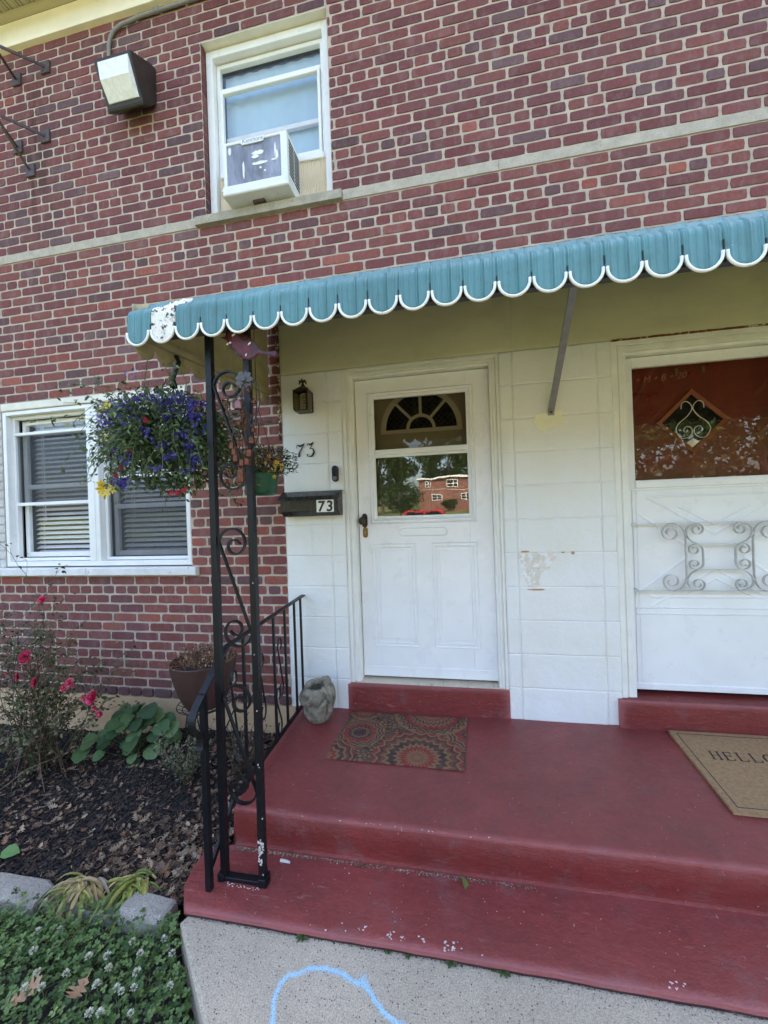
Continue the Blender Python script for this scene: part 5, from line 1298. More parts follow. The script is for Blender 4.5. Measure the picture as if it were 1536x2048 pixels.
p_ = MB(); p_.lathe([(.168, .395), (.10, .41), (.0, .415)], (PX, PYY, 0), 24, cap1=False); p_.build('soil', mt_soil, pot)
tw = MB(); random.seed(21)
for k in range(230):
    a = rnd(0, 2*PI); r = .155*math.sqrt(random.random()); p = Vector((PX+r*math.cos(a), PYY+r*math.sin(a), .41)); d = Vector((math.cos(a)*r*3+rnd(-.5, .5), math.sin(a)*r*3+rnd(-.5, .5), rnd(.5, 1.3))).normalized(); P = [p]
    tw.cur = random.choice([lin(150, 110, 84), lin(118, 88, 68), lin(180, 150, 116), lin(92, 66, 54)])
    for j in range(3): d = (d+Vector((rnd(-.5, .5), rnd(-.5, .5), rnd(-.35, .3)))).normalized(); P.append(P[-1]+d*rnd(.018, .040))
    tw.tube(P, .0011, 4)
    for q in P[1:]:
        if random.random() < .8: tw.leaf(q, (rnd(-1, 1), rnd(-1, 1), rnd(-.3, 1)), (rnd(-1, 1), rnd(-1, 1), 1), rnd(.008, .020), rnd(.004, .009), random.choice([lin(172, 122, 88), lin(140, 98, 76), lin(110, 78, 66), lin(190, 160, 126)]), .5, .6)
tw.build('dried_stems', mt_dry, pot)
# ============================================================ HANGING BASKET
def flower5(mb_, p, n, r, col, k5=5, cup=.3, core=None):
    n = Vector(n).normalized(); t1 = n.orthogonal().normalized(); t2 = n.cross(t1); a0 = rnd(0, 6)
    p = Vector(p); c0 = mb_.vert(p)
    for k in range(k5):
        a = a0+2*PI*k/k5; d = t1*math.cos(a)+t2*math.sin(a); s_ = t1*(-math.sin(a))+t2*math.cos(a); w_ = r*.55
        q1 = p+d*r*.55+s_*w_*.6+n*r*cup*.6; q2 = p+d*r+s_*w_*.2+n*r*cup*.7; q3 = p+d*r-s_*w_*.2+n*r*cup*.7; q4 = p+d*r*.55-s_*w_*.6+n*r*cup*.6
        i = [mb_.vert(q) for q in (q1, q2, q3, q4)]; mb_.face([c0]+i, col)
    if core: mb_.cur = core; q = p+n*r*.25; mb_.poly([q+t1*r*.16, q+t2*r*.16, q-t1*r*.16, q-t2*r*.16]); mb_.cur = None
HX, HY = -1.268, -.90
hb = thing('hanging_basket', (HX, HY, 1.6), 'overflowing hanging basket of blue lobelia hung from the awning end', 'hanging basket')
GREEN = [lin(66, 84, 46), lin(84, 104, 56), lin(104, 124, 72), lin(56, 72, 42), lin(122, 140, 88), lin(74, 90, 60)]
h_ = MB(); hk = Vector((-1.244, -.90, 0))
P = [(hk.x+.006, HY, 1.885), (hk.x, HY, 1.915), (hk.x+.018, HY, 1.955), (hk.x+.034, HY, 1.985), (hk.x+.026, HY, 2.008), (hk.x, HY, 2.016), (hk.x-.024, HY, 2.004), (hk.x-.030, HY, 1.985)]
h_.tube(P, [.012, .011, .0105, .0105, .0105, .010, .009, .006], 8); h_.lathe([(.016, 1.872), (.014, 1.89), (.008, 1.905)], (hk.x+.004, HY, 0), 10); h_.build('hook', mat('dark_green_plastic', (.006, .010, .007), .4, .1), hb, smooth=True)
h_ = MB(); h_.tube([(hk.x, HY, 2.010), (hk.x+.012, HY+.003, 2.04), (-1.213, HY+.01, 2.055)], .0018, 5); h_.tube([(hk.x, HY, 2.012), (hk.x-.008, HY-.01, 2.04), (-1.226, HY-.01, 2.07)], .0018, 5); h_.build('wire_loop', mt_black, hb)
for k in range(4):
    a = PI/4+k*PI/2; m_ = MB(); m_.tube([(hk.x+.004, HY, 1.875), (HX+.14*math.cos(a), HY+.14*math.sin(a), 1.665)], .0022, 5); m_.build('hanger_wire', mt_black, hb)
b_ = MB(); b_.lathe([(.085, 1.515), (.11, 1.54), (.138, 1.64), (.146, 1.665), (.138, 1.665), (.125, 1.65)], (HX, HY, 0), 28); b_.build('pot', mat('dark_green_pot', (.015, .035, .02), .4, .1), hb)
fo = MB(); random.seed(31)
def in_basket():
    while True:
        x, y, z = rnd(-.27, .27), rnd(-.22, .22), rnd(-.25, .25)
        rx = .252*(1-.18*max(0, z/.25)); 
        if (x/rx)**2+(y/.21)**2+(abs(z/.245))**2.6 < 1: return x, y, z
shell = []
st = MB(); st.cur = lin(96, 110, 60)
for k in range(330):
    a = rnd(0, 2*PI); dr = rnd(.5, 1); base_ = Vector((HX+.11*math.cos(a)*dr, HY+.11*math.sin(a)*dr, 1.66)); out = Vector((math.cos(a), math.sin(a)*.85, 0))
    droop = random.random(); L = rnd(.12, .25) if random.random() < .72 else rnd(.25, .36); P = [base_]; d = (out*rnd(.3, 1.)+Vector((0, 0, rnd(.0, .75)))).normalized()
    for j in range(8):
        d = (d+Vector((rnd(-.22, .22), rnd(-.22, .22), -.30*droop*1.6+rnd(-.1, .1)))).normalized(); P.append(P[-1]+d*L/6.5)
    if P[-1].z < 1.34 or P[-1].z > 1.85 or max(q.z for q in P) > 1.87 or min(q.x for q in P) < HX-.33: continue
    st.tube(P, .0011, 4, cap=False)
    for j, q in enumerate(P[2:]):
        for _ in range(rnd(1, 5).__int__()): fo.leaf(q+Vector((rnd(-.012, .012), rnd(-.012, .012), rnd(-.012, .012))), out*rnd(0, 1)+Vector((rnd(-1, 1), rnd(-1, 1), rnd(-.9, .5))), (rnd(-.5, .5), rnd(-1, .2), rnd(.1, 1)), rnd(.012, .030), rnd(.006, .014), jig(random.choice(GREEN), .7, 1.15), .3, .4)
    shell.append((P[-1], P[-2], out))
for k in range(3000):
    x, y, z = in_basket(); rr = (x/.325)**2+(y/.26)**2
    fo.leaf((HX+x, HY+y, 1.635+z), (x*2+rnd(-.6, .6), y*2+rnd(-.6, .6), rnd(-1, .5)), (x+rnd(-.5, .5), y-.3+rnd(-.5, .5), rnd(.0, 1)), rnd(.012, .034), rnd(.006, .017), jig(random.choice(GREEN), .6, 1.1), .3, .4)
tag(fo.build('foliage', mt_leaf, hb), kind='stuff')
st.build('stems', mt_leaf, hb)
bl = MB(); BLUE = [lin(64, 52, 138), lin(80, 68, 160), lin(56, 44, 118), lin(104, 94, 176), lin(48, 38, 98)]
def cl_flowers(c, sp, n_, r=(.005, .0098)):
    for k in range(n_):
        p = Vector(c)+Vector((random.gauss(0, sp), random.gauss(0, sp*.8), random.gauss(0, sp*.7))); flower5(bl, p, (rnd(-.6, .6), -1+rnd(-.4, .5), rnd(-.3, .9)), rnd(*r), random.choice(BLUE), 5, .25, (.7, .7, .75) if random.random() < .3 else None)
for k in range(84):
    x = rnd(-.225, .225); yy = -rnd(.06, .225)*(1-abs(x)*1.6); zz = .19-.7*abs(x)**2-1.3*yy*yy-abs(random.gauss(0, .055))
    cl_flowers((HX+x, HY+yy, 1.635+zz), .016, 11)
for (x, z, n_) in ((-.30, .10, 14), (-.27, .06, 12), (-.20, -.03, 20), (-.16, -.06, 16), (-.10, -.12, 14), (-.15, -.205, 34), (-.11, -.20, 24), (.06, .0, 16), (.12, -.05, 20), (.20, -.01, 24), (.24, -.06, 26), (.26, -.12, 20), (.16, -.10, 18), (.10, -.15, 12), (-.02, -.10, 10), (.27, .06, 18), (.29, .0, 14), (.22, -.16, 12), (-.32, .16, 8), (-.36, .12, 5), (.02, .225, 8), (-.26, -.03, 8)):
    cl_flowers((HX+x*.80+.01, HY-.225+abs(x)*.35, 1.635+z), .016, int(n_*1.15))
tag(bl.build('lobelia_flowers', mt_petal, hb), kind='stuff')
yl = MB()
YEL = [lin(240, 210, 60), lin(246, 220, 90), lin(226, 186, 50)]
for (x, z) in ((-.19, .125), (-.255, .115), (-.245, -.005), (-.30, -.215), (-.27, -.205), (-.275, -.235), (-.225, -.235), (-.17, -.22), (-.285, -.195)):
    y_ = MB(); flower5(y_, (HX+x*.78+.01, HY-.235+abs(x)*.3, 1.635+z), (rnd(-.6, .3), -1, rnd(-.6, .3)), .021, random.choice(YEL), 5, .45, lin(200, 150, 30)); y_.build('yellow_flower', mt_petal, hb)
for (x, z, r) in ((-.235, .245, .012), (-.215, .235, .011), (.07, .045, .012), (-.17, -.16, .016), (-.15, -.165, .016), (.20, -.245, .014), (.23, -.24, .014), (.17, -.25, .012), (-.01, -.08, .01), (-.10, -.135, .01)):
    y_ = MB(); 
    for q in range(3): flower5(y_, (HX+x*.78+.01+rnd(-.01, .01), HY-.23+abs(x)*.3+.12*(z > .2), 1.635+z+rnd(-.008, .008)), (rnd(-.6, .6), -1, rnd(-.2, .6)), r*.8, random.choice([lin(176, 34, 42), lin(150, 24, 34)]), 5, .2)
    y_.build('red_flower', mt_petal, hb)
sp = MB(); sp.cur = lin(86, 92, 62)   # long sprays
for P in ([(-.16, .03), (-.21, .045), (-.245, .055), (-.272, .062)], [(-.18, -.03), (-.22, -.01), (-.25, .0)], [(.18, .14), (.20, .20), (.17, .26)], [(.0, .20), (.01, .26), (.02, .31)], [(-.20, .19), (-.23, .24), (-.245, .275)], [(-.09, .18), (-.11, .22), (-.13, .25)], [(.10, .19), (.13, .23), (.10, .27)]):
    Q = [(HX+a, HY-.14, 1.635+b2_) for a, b2_ in P]; sp.tube(Q, .0014, 5)
    for q in Q:
        for _ in range(6): sp.leaf(Vector(q)+Vector((rnd(-.018, .018), 0, rnd(-.015, .015))), (rnd(-1, 1), rnd(-1, 1), rnd(-1, 1)), (0, -1, .3), rnd(.006, .014), rnd(.004, .007), random.choice(GREEN+[lin(70, 60, 130)]), .3, .3)
tag(sp.build('trailing_sprays', mt_leaf, hb), kind='stuff')
# ============================================================ GREEN POT OF YELLOW FLOWERS
GX, GY_, GZ = -1.065, -.46, 1.50
gp_ = thing('hanging_pot', (GX, GY_, GZ), 'dark green hanging pot of small yellow flowers beside the mailbox', 'hanging pot')
p_ = MB(); p_.lathe([(.072, 1.395), (.082, 1.41), (.098, 1.50), (.106, 1.515), (.10, 1.515), (.09, 1.50)], (GX, GY_, 0), 28, mod=lambda a, z: 1+.015*math.sin(8*a)); p_.build('pot', mat('green_plastic', (.010, .075, .035), .35, .1), gp_, smooth=True)
for k in range(3): a = k*2.1+.3; m_ = MB(); m_.tube([(GX+.095*math.cos(a), GY_+.095*math.sin(a), 1.51), (GX-.01, GY_, 1.90)], .0016, 5); m_.build('hanger_wire', mt_black, gp_)
m_ = MB(); m_.tube([(GX-.01, GY_, 1.90), (GX-.012, GY_, 2.38)], .0018, 5); m_.build('hanger_chain', mt_black, gp_)
f2 = MB(); random.seed(8)
for k in range(1500):
    a = rnd(0, 2*PI); r = rnd(0, 1)**.6; x, y, z = .185*r*math.cos(a), .15*r*math.sin(a), rnd(-.06, .11)*(1-.5*r*r)
    f2.leaf((GX+x+.02, GY_+y, 1.555+z), (x*4+rnd(-.6, .6), y*4+rnd(-.6, .6), rnd(-.2, 1)), (rnd(-.5, .5), -.5, 1), rnd(.012, .024), rnd(.007, .012), jig(random.choice([lin(70, 84, 42), lin(88, 100, 50), lin(54, 64, 36), lin(104, 112, 62)]), .6, 1.1), .3, .4)
tag(f2.build('foliage', mt_leaf, gp_), kind='stuff')
random.seed(12)
for k in range(26):
    x = rnd(-.15, .18); z = rnd(-.07, .10)*(1-abs(x)*2) if x < .08 else rnd(-.08, .05)
    y_ = MB(); flower5(y_, (GX+x+.02, GY_-.12+abs(x)*.3, 1.55+z), (rnd(-.6, .6), -1, rnd(-.2, .7)), rnd(.009, .014), random.choice([lin(222, 180, 50), lin(200, 150, 40), lin(232, 196, 80)]), 5, .4, lin(150, 90, 20)); y_.build('yellow_flower', mt_petal, gp_)
# ============================================================ WIND CHIME
WX, WY = -.775, -1.10
wc = thing('wind_chime', (WX, WY, 1.9), 'rusty metal bird wind chime with small copper bells on the porch post', 'wind chime')
b_ = MB(); mtb = mat('rust_red_tin', lin(92, 40, 44), .5, .3, 20, 120, .3, .001, metal=.3, spots=[(12, .55, lin(58, 50, 54), .15)])
P = [(-.842, 1.976), (-.838, 1.990), (-.822, 1.996), (-.800, 1.990), (-.778, 1.974), (-.752, 1.956), (-.728, 1.938), (-.712, 1.918), (-.704, 1.900), (-.690, 1.893), (-.664, 1.888), (-.640, 1.889), (-.634, 1.880), (-.640, 1.864), (-.662, 1.872), (-.694, 1.880), (-.712, 1.884), (-.722, 1.874), (-.745, 1.868), (-.772, 1.874), (-.795, 1.890), (-.812, 1.912), (-.826, 1.940), (-.842, 1.952), (-.868, 1.966), (-.842, 1.966)]
b_.prism(P, WY-.014, WY-.004, 'y'); b_.build('bird', mtb, wc, bevel=.003)
b_ = MB(); b_.tube([(-.822, WY-.018, 1.988), (-.835, WY-.018, 1.966), (-.826, WY-.018, 1.935), (-.800, WY-.018, 1.90), (-.775, WY-.018, 1.882)], .0022, 5); b_.tube([(WX+.010+.016*math.cos(a), WY-.018, 1.958+.014*math.sin(a)) for a in [2*PI*k/16 for k in range(17)]], .0018, 5); b_.build('wire_outline', mt_bronze, wc)
for (x, z, dx) in ((-.806, 1.965, .010), (-.826, 1.935, .014), (-.742, 1.925, .008), (-.757, 1.885, .004)):
    b_ = MB(); b_.hull8([(x-dx*.6, WY-.019, z-.006), (x-dx*.6, WY-.019, z-.002), (x-dx*.6, WY-.0145, z-.006), (x-dx*.6, WY-.0145, z-.002), (x+dx*.6, WY-.019, z), (x+dx*.6, WY-.019, z+.005), (x+dx*.6, WY-.0145, z), (x+dx*.6, WY-.0145, z+.005)]); b_.build('white_tab', mt_vinyl, wc)
b_ = MB(); 
z = 1.945
while z > 1.815:
    b_.tube([(WX-.002+.0035*math.cos(a)*(1 if int(z*200) % 2 else .2), WY+.0035*math.cos(a)*(.2 if int(z*200) % 2 else 1), z+.006*math.sin(a)) for a in [2*PI*k/8 for k in range(9)]], .0011, 4); z -= .010
b_.tube([(WX, WY, 1.98), (WX, WY, 2.03)], .0014, 4)
b_.build('chain', mt_bronze, wc)
b_ = MB(); fcx, fcz = WX-.005, 1.800
for k in range(9): a = 2*PI*k/9; b_.leaf((fcx, WY-.002, fcz), (math.cos(a), 0, math.sin(a)), (0, -1, 0), .036, .020, None, .1, .1, 'round')
b_.lathe([(.011, 0), (.009, .005), (0, .006)], (fcx, WY-.004, fcz), 12, axis=(0, -1, 0), cap1=False); b_.build('tin_flower', mat('dull_zinc', (.10, .095, .095), .55, .2, 30, metal=.5), wc)
def loop_wire(pts, r=.0022):
    P = [Vector(p) for p in pts]; Q = []
    for i in range(len(P)-1):
        p0, p1, p2, p3 = [P[max(0, min(len(P)-1, i+d))] for d in (-1, 0, 1, 2)]
        for k in range(6): t_ = k/6; Q.append(.5*((2*p1)+(-p0+p2)*t_+(2*p0-5*p1+4*p2-p3)*t_**2+(-p0+3*p1-3*p2+p3)*t_**3))
    Q.append(P[-1]); m_ = MB(); m_.tube([(q.x, WY-.006+.006*math.sin(i*.3), q.y) for i, q in enumerate(Q)], r, 6); m_.build('wire_heart', mt_bronze, wc)
for (x, z, s_) in ((-.750, 1.735, 1.0), (-.815, 1.690, .95), (-.755, 1.620, .9), (-.800, 1.560, .85)):
    for m_x in (1, -1):
        loop_wire([(x, z+.02*s_), (x+m_x*.004*s_, z+.048*s_), (x+m_x*.022*s_, z+.050*s_), (x+m_x*.034*s_, z+.022*s_), (x+m_x*.032*s_, z-.03*s_), (x+m_x*.014*s_, z-.085*s_), (x, z-.12*s_)])
b_ = MB(); b_.tube([(WX-.012, WY, 1.79), (WX-.024, WY, 1.69), (WX-.018, WY, 1.60), (WX-.020, WY, 1.51), (WX-.014, WY, 1.44)], .0016, 5); b_.tube([(WX-.01, WY, 1.79), (WX+.03, WY, 1.70), (WX+.026, WY, 1.60), (WX-.004, WY, 1.50)], .0016, 5); b_.build('wire', mt_bronze, wc)
def bell(x, z, r, h, round_=False, m=None):
    b_ = MB()
    if round_: b_.lathe([(r, z-h), (r*.98, z-h*.7), (r*.9, z-h*.35), (r*.55, z-h*.06), (r*.12, z)], (x, WY-.010, 0), 18, cap0=False)
    else: b_.lathe([(r, z-h), (r*1.03, z-h*.96), (r*.98, z-h*.9), (r*.96, z-h*.12), (r*.8, z), (r*.1, z+.002)], (x, WY-.010, 0), 16, cap0=False)
    b_.tube([(x+.004*math.cos(a), WY-.010, z+.004+.005*math.sin(a)) for a in [2*PI*k/8 for k in range(9)]], .0009, 4)
    b_.build('bell', m or mt_copper, wc, angle=40)
for (x, z, r, h) in ((-.750, 1.577, .0115, .024), (-.833, 1.562, .010, .024), (-.762, 1.530, .0125, .026), (-.825, 1.537, .010, .022), (-.772, 1.500, .0115, .026), (-.818, 1.515, .011, .026), (-.793, 1.495, .012, .024), (-.800, 1.478, .0145, .048), (-.757, 1.760, .007, .012), (-.735, 1.715, .007, .014), (-.742, 1.610, .008, .014), (-.800, 1.640, .008, .014), (-.768, 1.545, .006, .010), (-.805, 1.55, .006, .012)):
    bell(x, z-.02*(r > .014), r*1.0, h)
bell(-.799, 1.722, .0165, .036, True, mat('old_bell_metal', (.20, .10, .09), .4, .3, 40, metal=.7))
b_ = MB(); b_.prism([(-.802, 1.68), (-.775, 1.68), (-.778, 1.62), (-.789, 1.56), (-.800, 1.62)], WY+.004, WY+.006, 'y'); b_.build('clapper_tag', mt_copper, wc)
# ============================================================ PLANTING BED
def sm(t_): t_ = max(0, min(1, t_)); return t_*t_*(3-2*t_)
def zbed(x, y): return -.285+.085*sm((x+2.5)/.7)*sm((y+.9)/.5)+.035*sm((-y-.75)/.3)+.012*n3(x, y, 0, 3)+.006*n3(x, y, 0, 14)
b_ = MB(); grid_surface(b_, lsp(-6.5, -1.085, 190), lsp(-1.10, -.005, 46), zbed); tag(b_.build('bed_soil', mt_soil, smooth=True), kind='structure')
random.seed(41); ch = MB(); DK = [lin(40, 34, 33), lin(52, 44, 42), lin(32, 28, 28), lin(66, 54, 47), lin(46, 42, 43), lin(84, 68, 58)]
for k in range(17000):
    x = -1.10-abs(random.random()**1.3)*2.6; y = rnd(-1.10, -.01); z = zbed(x, y)+rnd(.0, .012); L, W, H = rnd(.005, .017), rnd(.002, .006), rnd(.001, .0025)
    a = rnd(0, PI); t_ = rnd(-.5, .5); d = Vector((math.cos(a)*math.cos(t_), math.sin(a)*math.cos(t_), math.sin(t_))); s_ = d.cross(Vector((rnd(-.3, .3), rnd(-.3, .3), 1))).normalized(); u_ = s_.cross(d); c_ = Vector((x, y, z)); ch.cur = random.choice(DK); 
    P = [c_+d*sx*L+s_*sy*W+u_*sz*H for sx in (-1, 1) for sy in (-1, 1) for sz in (-1, 1)]; ch.hull8([tuple(p) for p in P])
ch.keepn = True; tag(ch.build('mulch', mt_chip), kind='stuff', label='dark shredded bark mulch covering the planting bed', cat='mulch')
def oak_leaf(mb_, p, a, L, tilt, col, curl=.3):
    mb_.cur = col; d = Vector((math.cos(a), math.sin(a), tilt)).normalized(); s_ = Vector((-math.sin(a), math.cos(a), rnd(-.5, .5))).normalized(); u_ = d.cross(s_); p = Vector(p)
    mid = [p+d*L*(t_-.5)+u_*L*curl*(-.25+(t_-.5)**2*2.) for t_ in [i/20 for i in range(21)]]; wd = [.012, .014, .02, .10, .20, .17, .07, .16, .31, .27, .09, .17, .33, .26, .08, .14, .22, .12, .06, .05, .0]
    M_ = [mb_.vert(q) for q in mid]; A = [mb_.vert(q+s_*L*w_*rnd(.8, 1.15)+u_*abs(w_)*L*.35+d*w_*L*.35) for q, w_ in zip(mid, wd)]; B = [mb_.vert(q-s_*L*w_*rnd(.8, 1.15)+u_*abs(w_)*L*.35+d*w_*L*.35) for q, w_ in zip(mid, wd)]
    for i in range(20): mb_.face([M_[i], A[i], A[i+1], M_[i+1]]); mb_.face([M_[i], M_[i+1], B[i+1], B[i]])
LT = [lin(146, 120, 98), lin(166, 140, 114), lin(124, 100, 82), lin(184, 162, 136), lin(104, 82, 68), lin(150, 112, 86)]
lt = MB(); random.seed(43)
for k in range(1500):
    r = random.random()
    if r < .42: x, y = -1.12-abs(random.gauss(0, .24)), rnd(-1.08, -.03)
    elif r < .62: x, y = rnd(-1.7, -1.12), rnd(-1.1, -.7)
    elif r < .85: x, y = random.gauss(-2.35, .35), random.gauss(-.75, .22)
    else: x, y = rnd(-3.6, -1.12), rnd(-1.08, -.03)
    if not (-1.10 < y < -.02 and x < -1.11): continue
    z = zbed(x, y)+rnd(.006, .026); oak_leaf(lt, (x, y, z), rnd(0, 6.3), rnd(.022, .058), rnd(-.3, .4), jig(random.choice(LT), .6, 1.1), rnd(.2, .9))
for k in range(700):
    x = -1.12-random.random()*1.6; y = rnd(-1.09, -.02); z = zbed(x, y)+.012; a = rnd(0, 6.3); L = rnd(.012, .05); lt.cur = jig(random.choice(LT+[lin(200, 180, 150)]), .6, 1.15); lt.tube([(x, y, z), (x+L*.5*math.cos(a)+rnd(-.004, .004), y+L*.5*math.sin(a), z+rnd(-.002, .008)), (x+L*math.cos(a), y+L*math.sin(a), z+rnd(-.003, .006))], rnd(.0006, .0014), 4)
lt.keepn = True; tag(lt.build('leaf_litter', mt_dry), kind='stuff', label='dry curled oak leaves scattered over the mulch', cat='leaf litter')
# concrete edging stones
for (x0, x1, y0, y1, lab) in ((-1.345, -1.138, -1.190, -1.095, 'short grey concrete edging block touching the red step'), (-1.70, -1.36, -1.185, -1.09, 'grey concrete edging block hidden under the yellow strap leaves'), (-2.45, -1.715, -1.215, -1.10, 'long pale concrete edging slab at the left edge of the photo'), (-3.3, -2.46, -1.22, -1.10, 'concrete edging slab farthest left along the bed')):
    e_ = MB(); nx = 16; nz_ = 6; o_ = ((x0+x1)/2, (y0+y1)/2, -.34); zt = -.216-.012*(x0 < -1.5)-.03*(x1 == -1.36)
    prf = [(y0+.006, -.40), (y0+.002, -.30), (y0, -.235), (y0+.004, zt-.012), (y0+.016, zt), ((y0+y1)/2, zt+.002), (y1-.012, zt), (y1, zt-.012), (y1, -.40)]; R = []
    for i in range(nx+1):
        x = x0+(x1-x0)*i/nx; ed_ = .008 if i in (0, nx) else 0; R.append([e_.vert((x+(.003*n3(x, z*4, 1, 12)), y+.012*n3(x, z, 3, 9)+(ed_ if y < (y0+y1)/2 else -ed_), z-(ed_ if z > -.25 else 0)+.007*n3(x, y, 8, 11))) for (y, z) in prf])
    for i in range(nx):
        for k in range(len(prf)-1): e_.face([R[i][k], R[i+1][k], R[i+1][k+1], R[i][k+1]])
    e_.face(R[0]); e_.face(R[-1][::-1])
    tag(e_.build('edging_block', mt_edging, origin=o_, angle=40), lab, 'edging block', 'concrete edging stones along the bed')
# ---- rose bush
rs = thing('rose_bush', (-2.62, -.45, -.28), 'leggy rose bush with pink blooms in front of the brick wall', 'rose bush')
random.seed(51); stm = MB(); lf = MB(); SG = [lin(92, 66, 52), lin(110, 86, 66), lin(74, 62, 44), lin(86, 92, 56), lin(130, 110, 90)]; LG = [lin(74, 84, 48), lin(92, 98, 60), lin(60, 70, 42), lin(110, 104, 70), lin(104, 78, 60), lin(124, 122, 84)]
def branch(p0, p1, r, lev, leafy=.5):
    p0, p1 = Vector(p0), Vector(p1); L = (p1-p0).length; P = [p0]; n_ = 7
    side = Vector((rnd(-1, 1), rnd(-1, 1), rnd(.2, 1)))*L*.13
    for i in range(1, n_+1):
        t_ = i/n_; P.append(p0.lerp(p1, t_)+side*math.sin(PI*t_)+Vector((rnd(-1, 1), rnd(-1, 1), rnd(-1, 1)))*L*.018)
    stm.cur = random.choice(SG); stm.tube(P, [r*(1-.6*i/n_) for i in range(n_+1)], 5)
    for i in range(2, n_+1):
        if lev < 2 and random.random() < (.75 if lev == 0 else .5):
            d = (P[i]-P[i-1]).normalized(); q = P[i]+(d+Vector((rnd(-1, 1), rnd(-.8, .8), rnd(-.3, .8)))).normalized()*L*rnd(.18, .42); branch(P[i], q, r*.55, lev+1, leafy)
        for _ in range(2):
            if random.random() < leafy:
                a = Vector((rnd(-1, 1), rnd(-1, 1), rnd(-.5, .7))).normalized(); q = P[i]+a*rnd(.008, .025); col = jig(random.choice(LG), .7, 1.15)
                lf.leaf(q, a, (rnd(-.5, .5), rnd(-.9, .1), 1), rnd(.014, .032), rnd(.010, .018), col, .3, .4)
                if random.random() < .5: lf.leaf(q, a+Vector((rnd(-1, 1), rnd(-1, 1), 0)), (rnd(-.5, .5), rnd(-.9, .1), 1), rnd(.012, .026), rnd(.008, .015), col, .3, .4)
    return P[-1]
BLOOMS = [(-2.501, .828, .019, 0), (-2.571, .338, .026, 0), (-2.643, .49, .028, 0), (-2.640, .468, .022, 1), (-2.162, .267, .033, 0), (-2.112, .18, .020, 1), (-2.319, .346, .020, 1), (-2.36, .315, .018, 1), (-2.226, .262, .014, 1), (-2.70, .365, .022, 1), (-2.30, .325, .010, 1), (-2.155, .205, .012, 1)]
base = Vector((-2.66, -.46, -.27))
for (x, z, r, k) in BLOOMS: branch(base+Vector((rnd(-.06, .1), rnd(-.05, .05), 0)), (x, -.54, z-.012), rnd(.0028, .004), 0, .26)
for k in range(20):
    x = rnd(-3.15, -2.12); z = rnd(.05, .62)*(1-.35*max(0, (x+2.6)/.5)); branch(base+Vector((rnd(-.15, .15), rnd(-.1, .1), 0)), (x, -.46+rnd(-.18, .25), z), rnd(.0022, .004), 0, .32)
for k in range(18): branch((rnd(-3.0, -2.35), rnd(-.7, -.3), zbed(-2.6, -.5)), (rnd(-3.0, -2.25), rnd(-.75, -.25), rnd(-.12, .12)), rnd(.0016, .003), 1, .6)
stm.keepn = True; lf.keepn = True
stm.build('stems', mt_leaf, rs); tag(lf.build('foliage', mt_leaf, rs), kind='stuff')
def rose(p, r, m_, faded):
    c_ = [lin(200, 36, 84), lin(214, 52, 100), lin(186, 26, 66), lin(226, 84, 124)] if not faded else [lin(196, 52, 84), lin(214, 120, 130), lin(178, 44, 66)]
    ax = Vector((rnd(-.3, .5), -.8, rnd(.1, .7))).normalized(); t1 = ax.orthogonal().normalized(); t2 = ax.cross(t1)
    for layer, (n_, op, s_) in enumerate(((6, 1.15, 1.), (6, .85, .85), (5, .5, .66), (4, .22, .45))):
        for k in range(n_):
            a = 2*PI*(k+layer*.5)/n_+rnd(-.1, .1); d = t1*math.cos(a)+t2*math.sin(a); dd = (d*math.sin(op)+ax*math.cos(op)).normalized(); m_.leaf(Vector(p)+d*r*.08, dd, ax*1.-d*.6, r*s_*1.05, r*s_*1.05, random.choice(c_), .25, .18, 'round')
for (x, z, r, f) in BLOOMS: m_ = MB(); rose((x*.975, -.565, z), r*1.15, m_, f); m_.build('bloom', mt_petal, rs)
# ---- broad leaved plant
bp = thing('broad_leaved_plant', (-2.13, -.27, -.24), 'low clump of big rounded dark green leaves against the foundation', 'plant')
m_ = MB(); random.seed(61); pt = MB(); pt.cur = lin(96, 110, 70); GG = [lin(60, 88, 50), lin(70, 100, 56), lin(52, 78, 44), lin(84, 112, 64), lin(98, 124, 76)]
for k in range(74):
    a = rnd(0, 2*PI); rr = rnd(.02, .20); x = -2.105+rr*1.10*math.cos(a); y = -.265+rr*.80*math.sin(a); z = -.17+.21*(1-(rr/.20)**1.5)+rnd(-.035, .03); 
    out = Vector((math.cos(a), math.sin(a)-.5, rnd(-.25, .3))).normalized(); L = rnd(.05, .092)
    m_.leaf((x, y, z), out, (out.x*-.2, -.65+rnd(-.2, .2), .9), L, L*1.12, jig(random.choice(GG), .75, 1.15), .25, .45, 'round'); pt.tube([(-2.125+rnd(-.03, .03), -.265+rnd(-.03, .03), -.25), ((x-2.125)/2, (y-.265)/2, z-.06), (x, y, z)], .0018, 4)
for (x, y, z) in ((-2.30, -.36, -.09), (-2.36, -.38, -.14), (-1.90, -.28, .0), (-1.85, -.26, -.02), (-2.02, -.26, .08)):
    m_.leaf((x, y, z), (rnd(-.6, .6), -.6, -.1), (0, -.6, .9), .10, .105, random.choice(GG), .2, .4, 'round')
m_.keepn = True; tag(m_.build('foliage', mt_leaf, bp), kind='stuff'); pt.build('stalks', mt_leaf, bp)
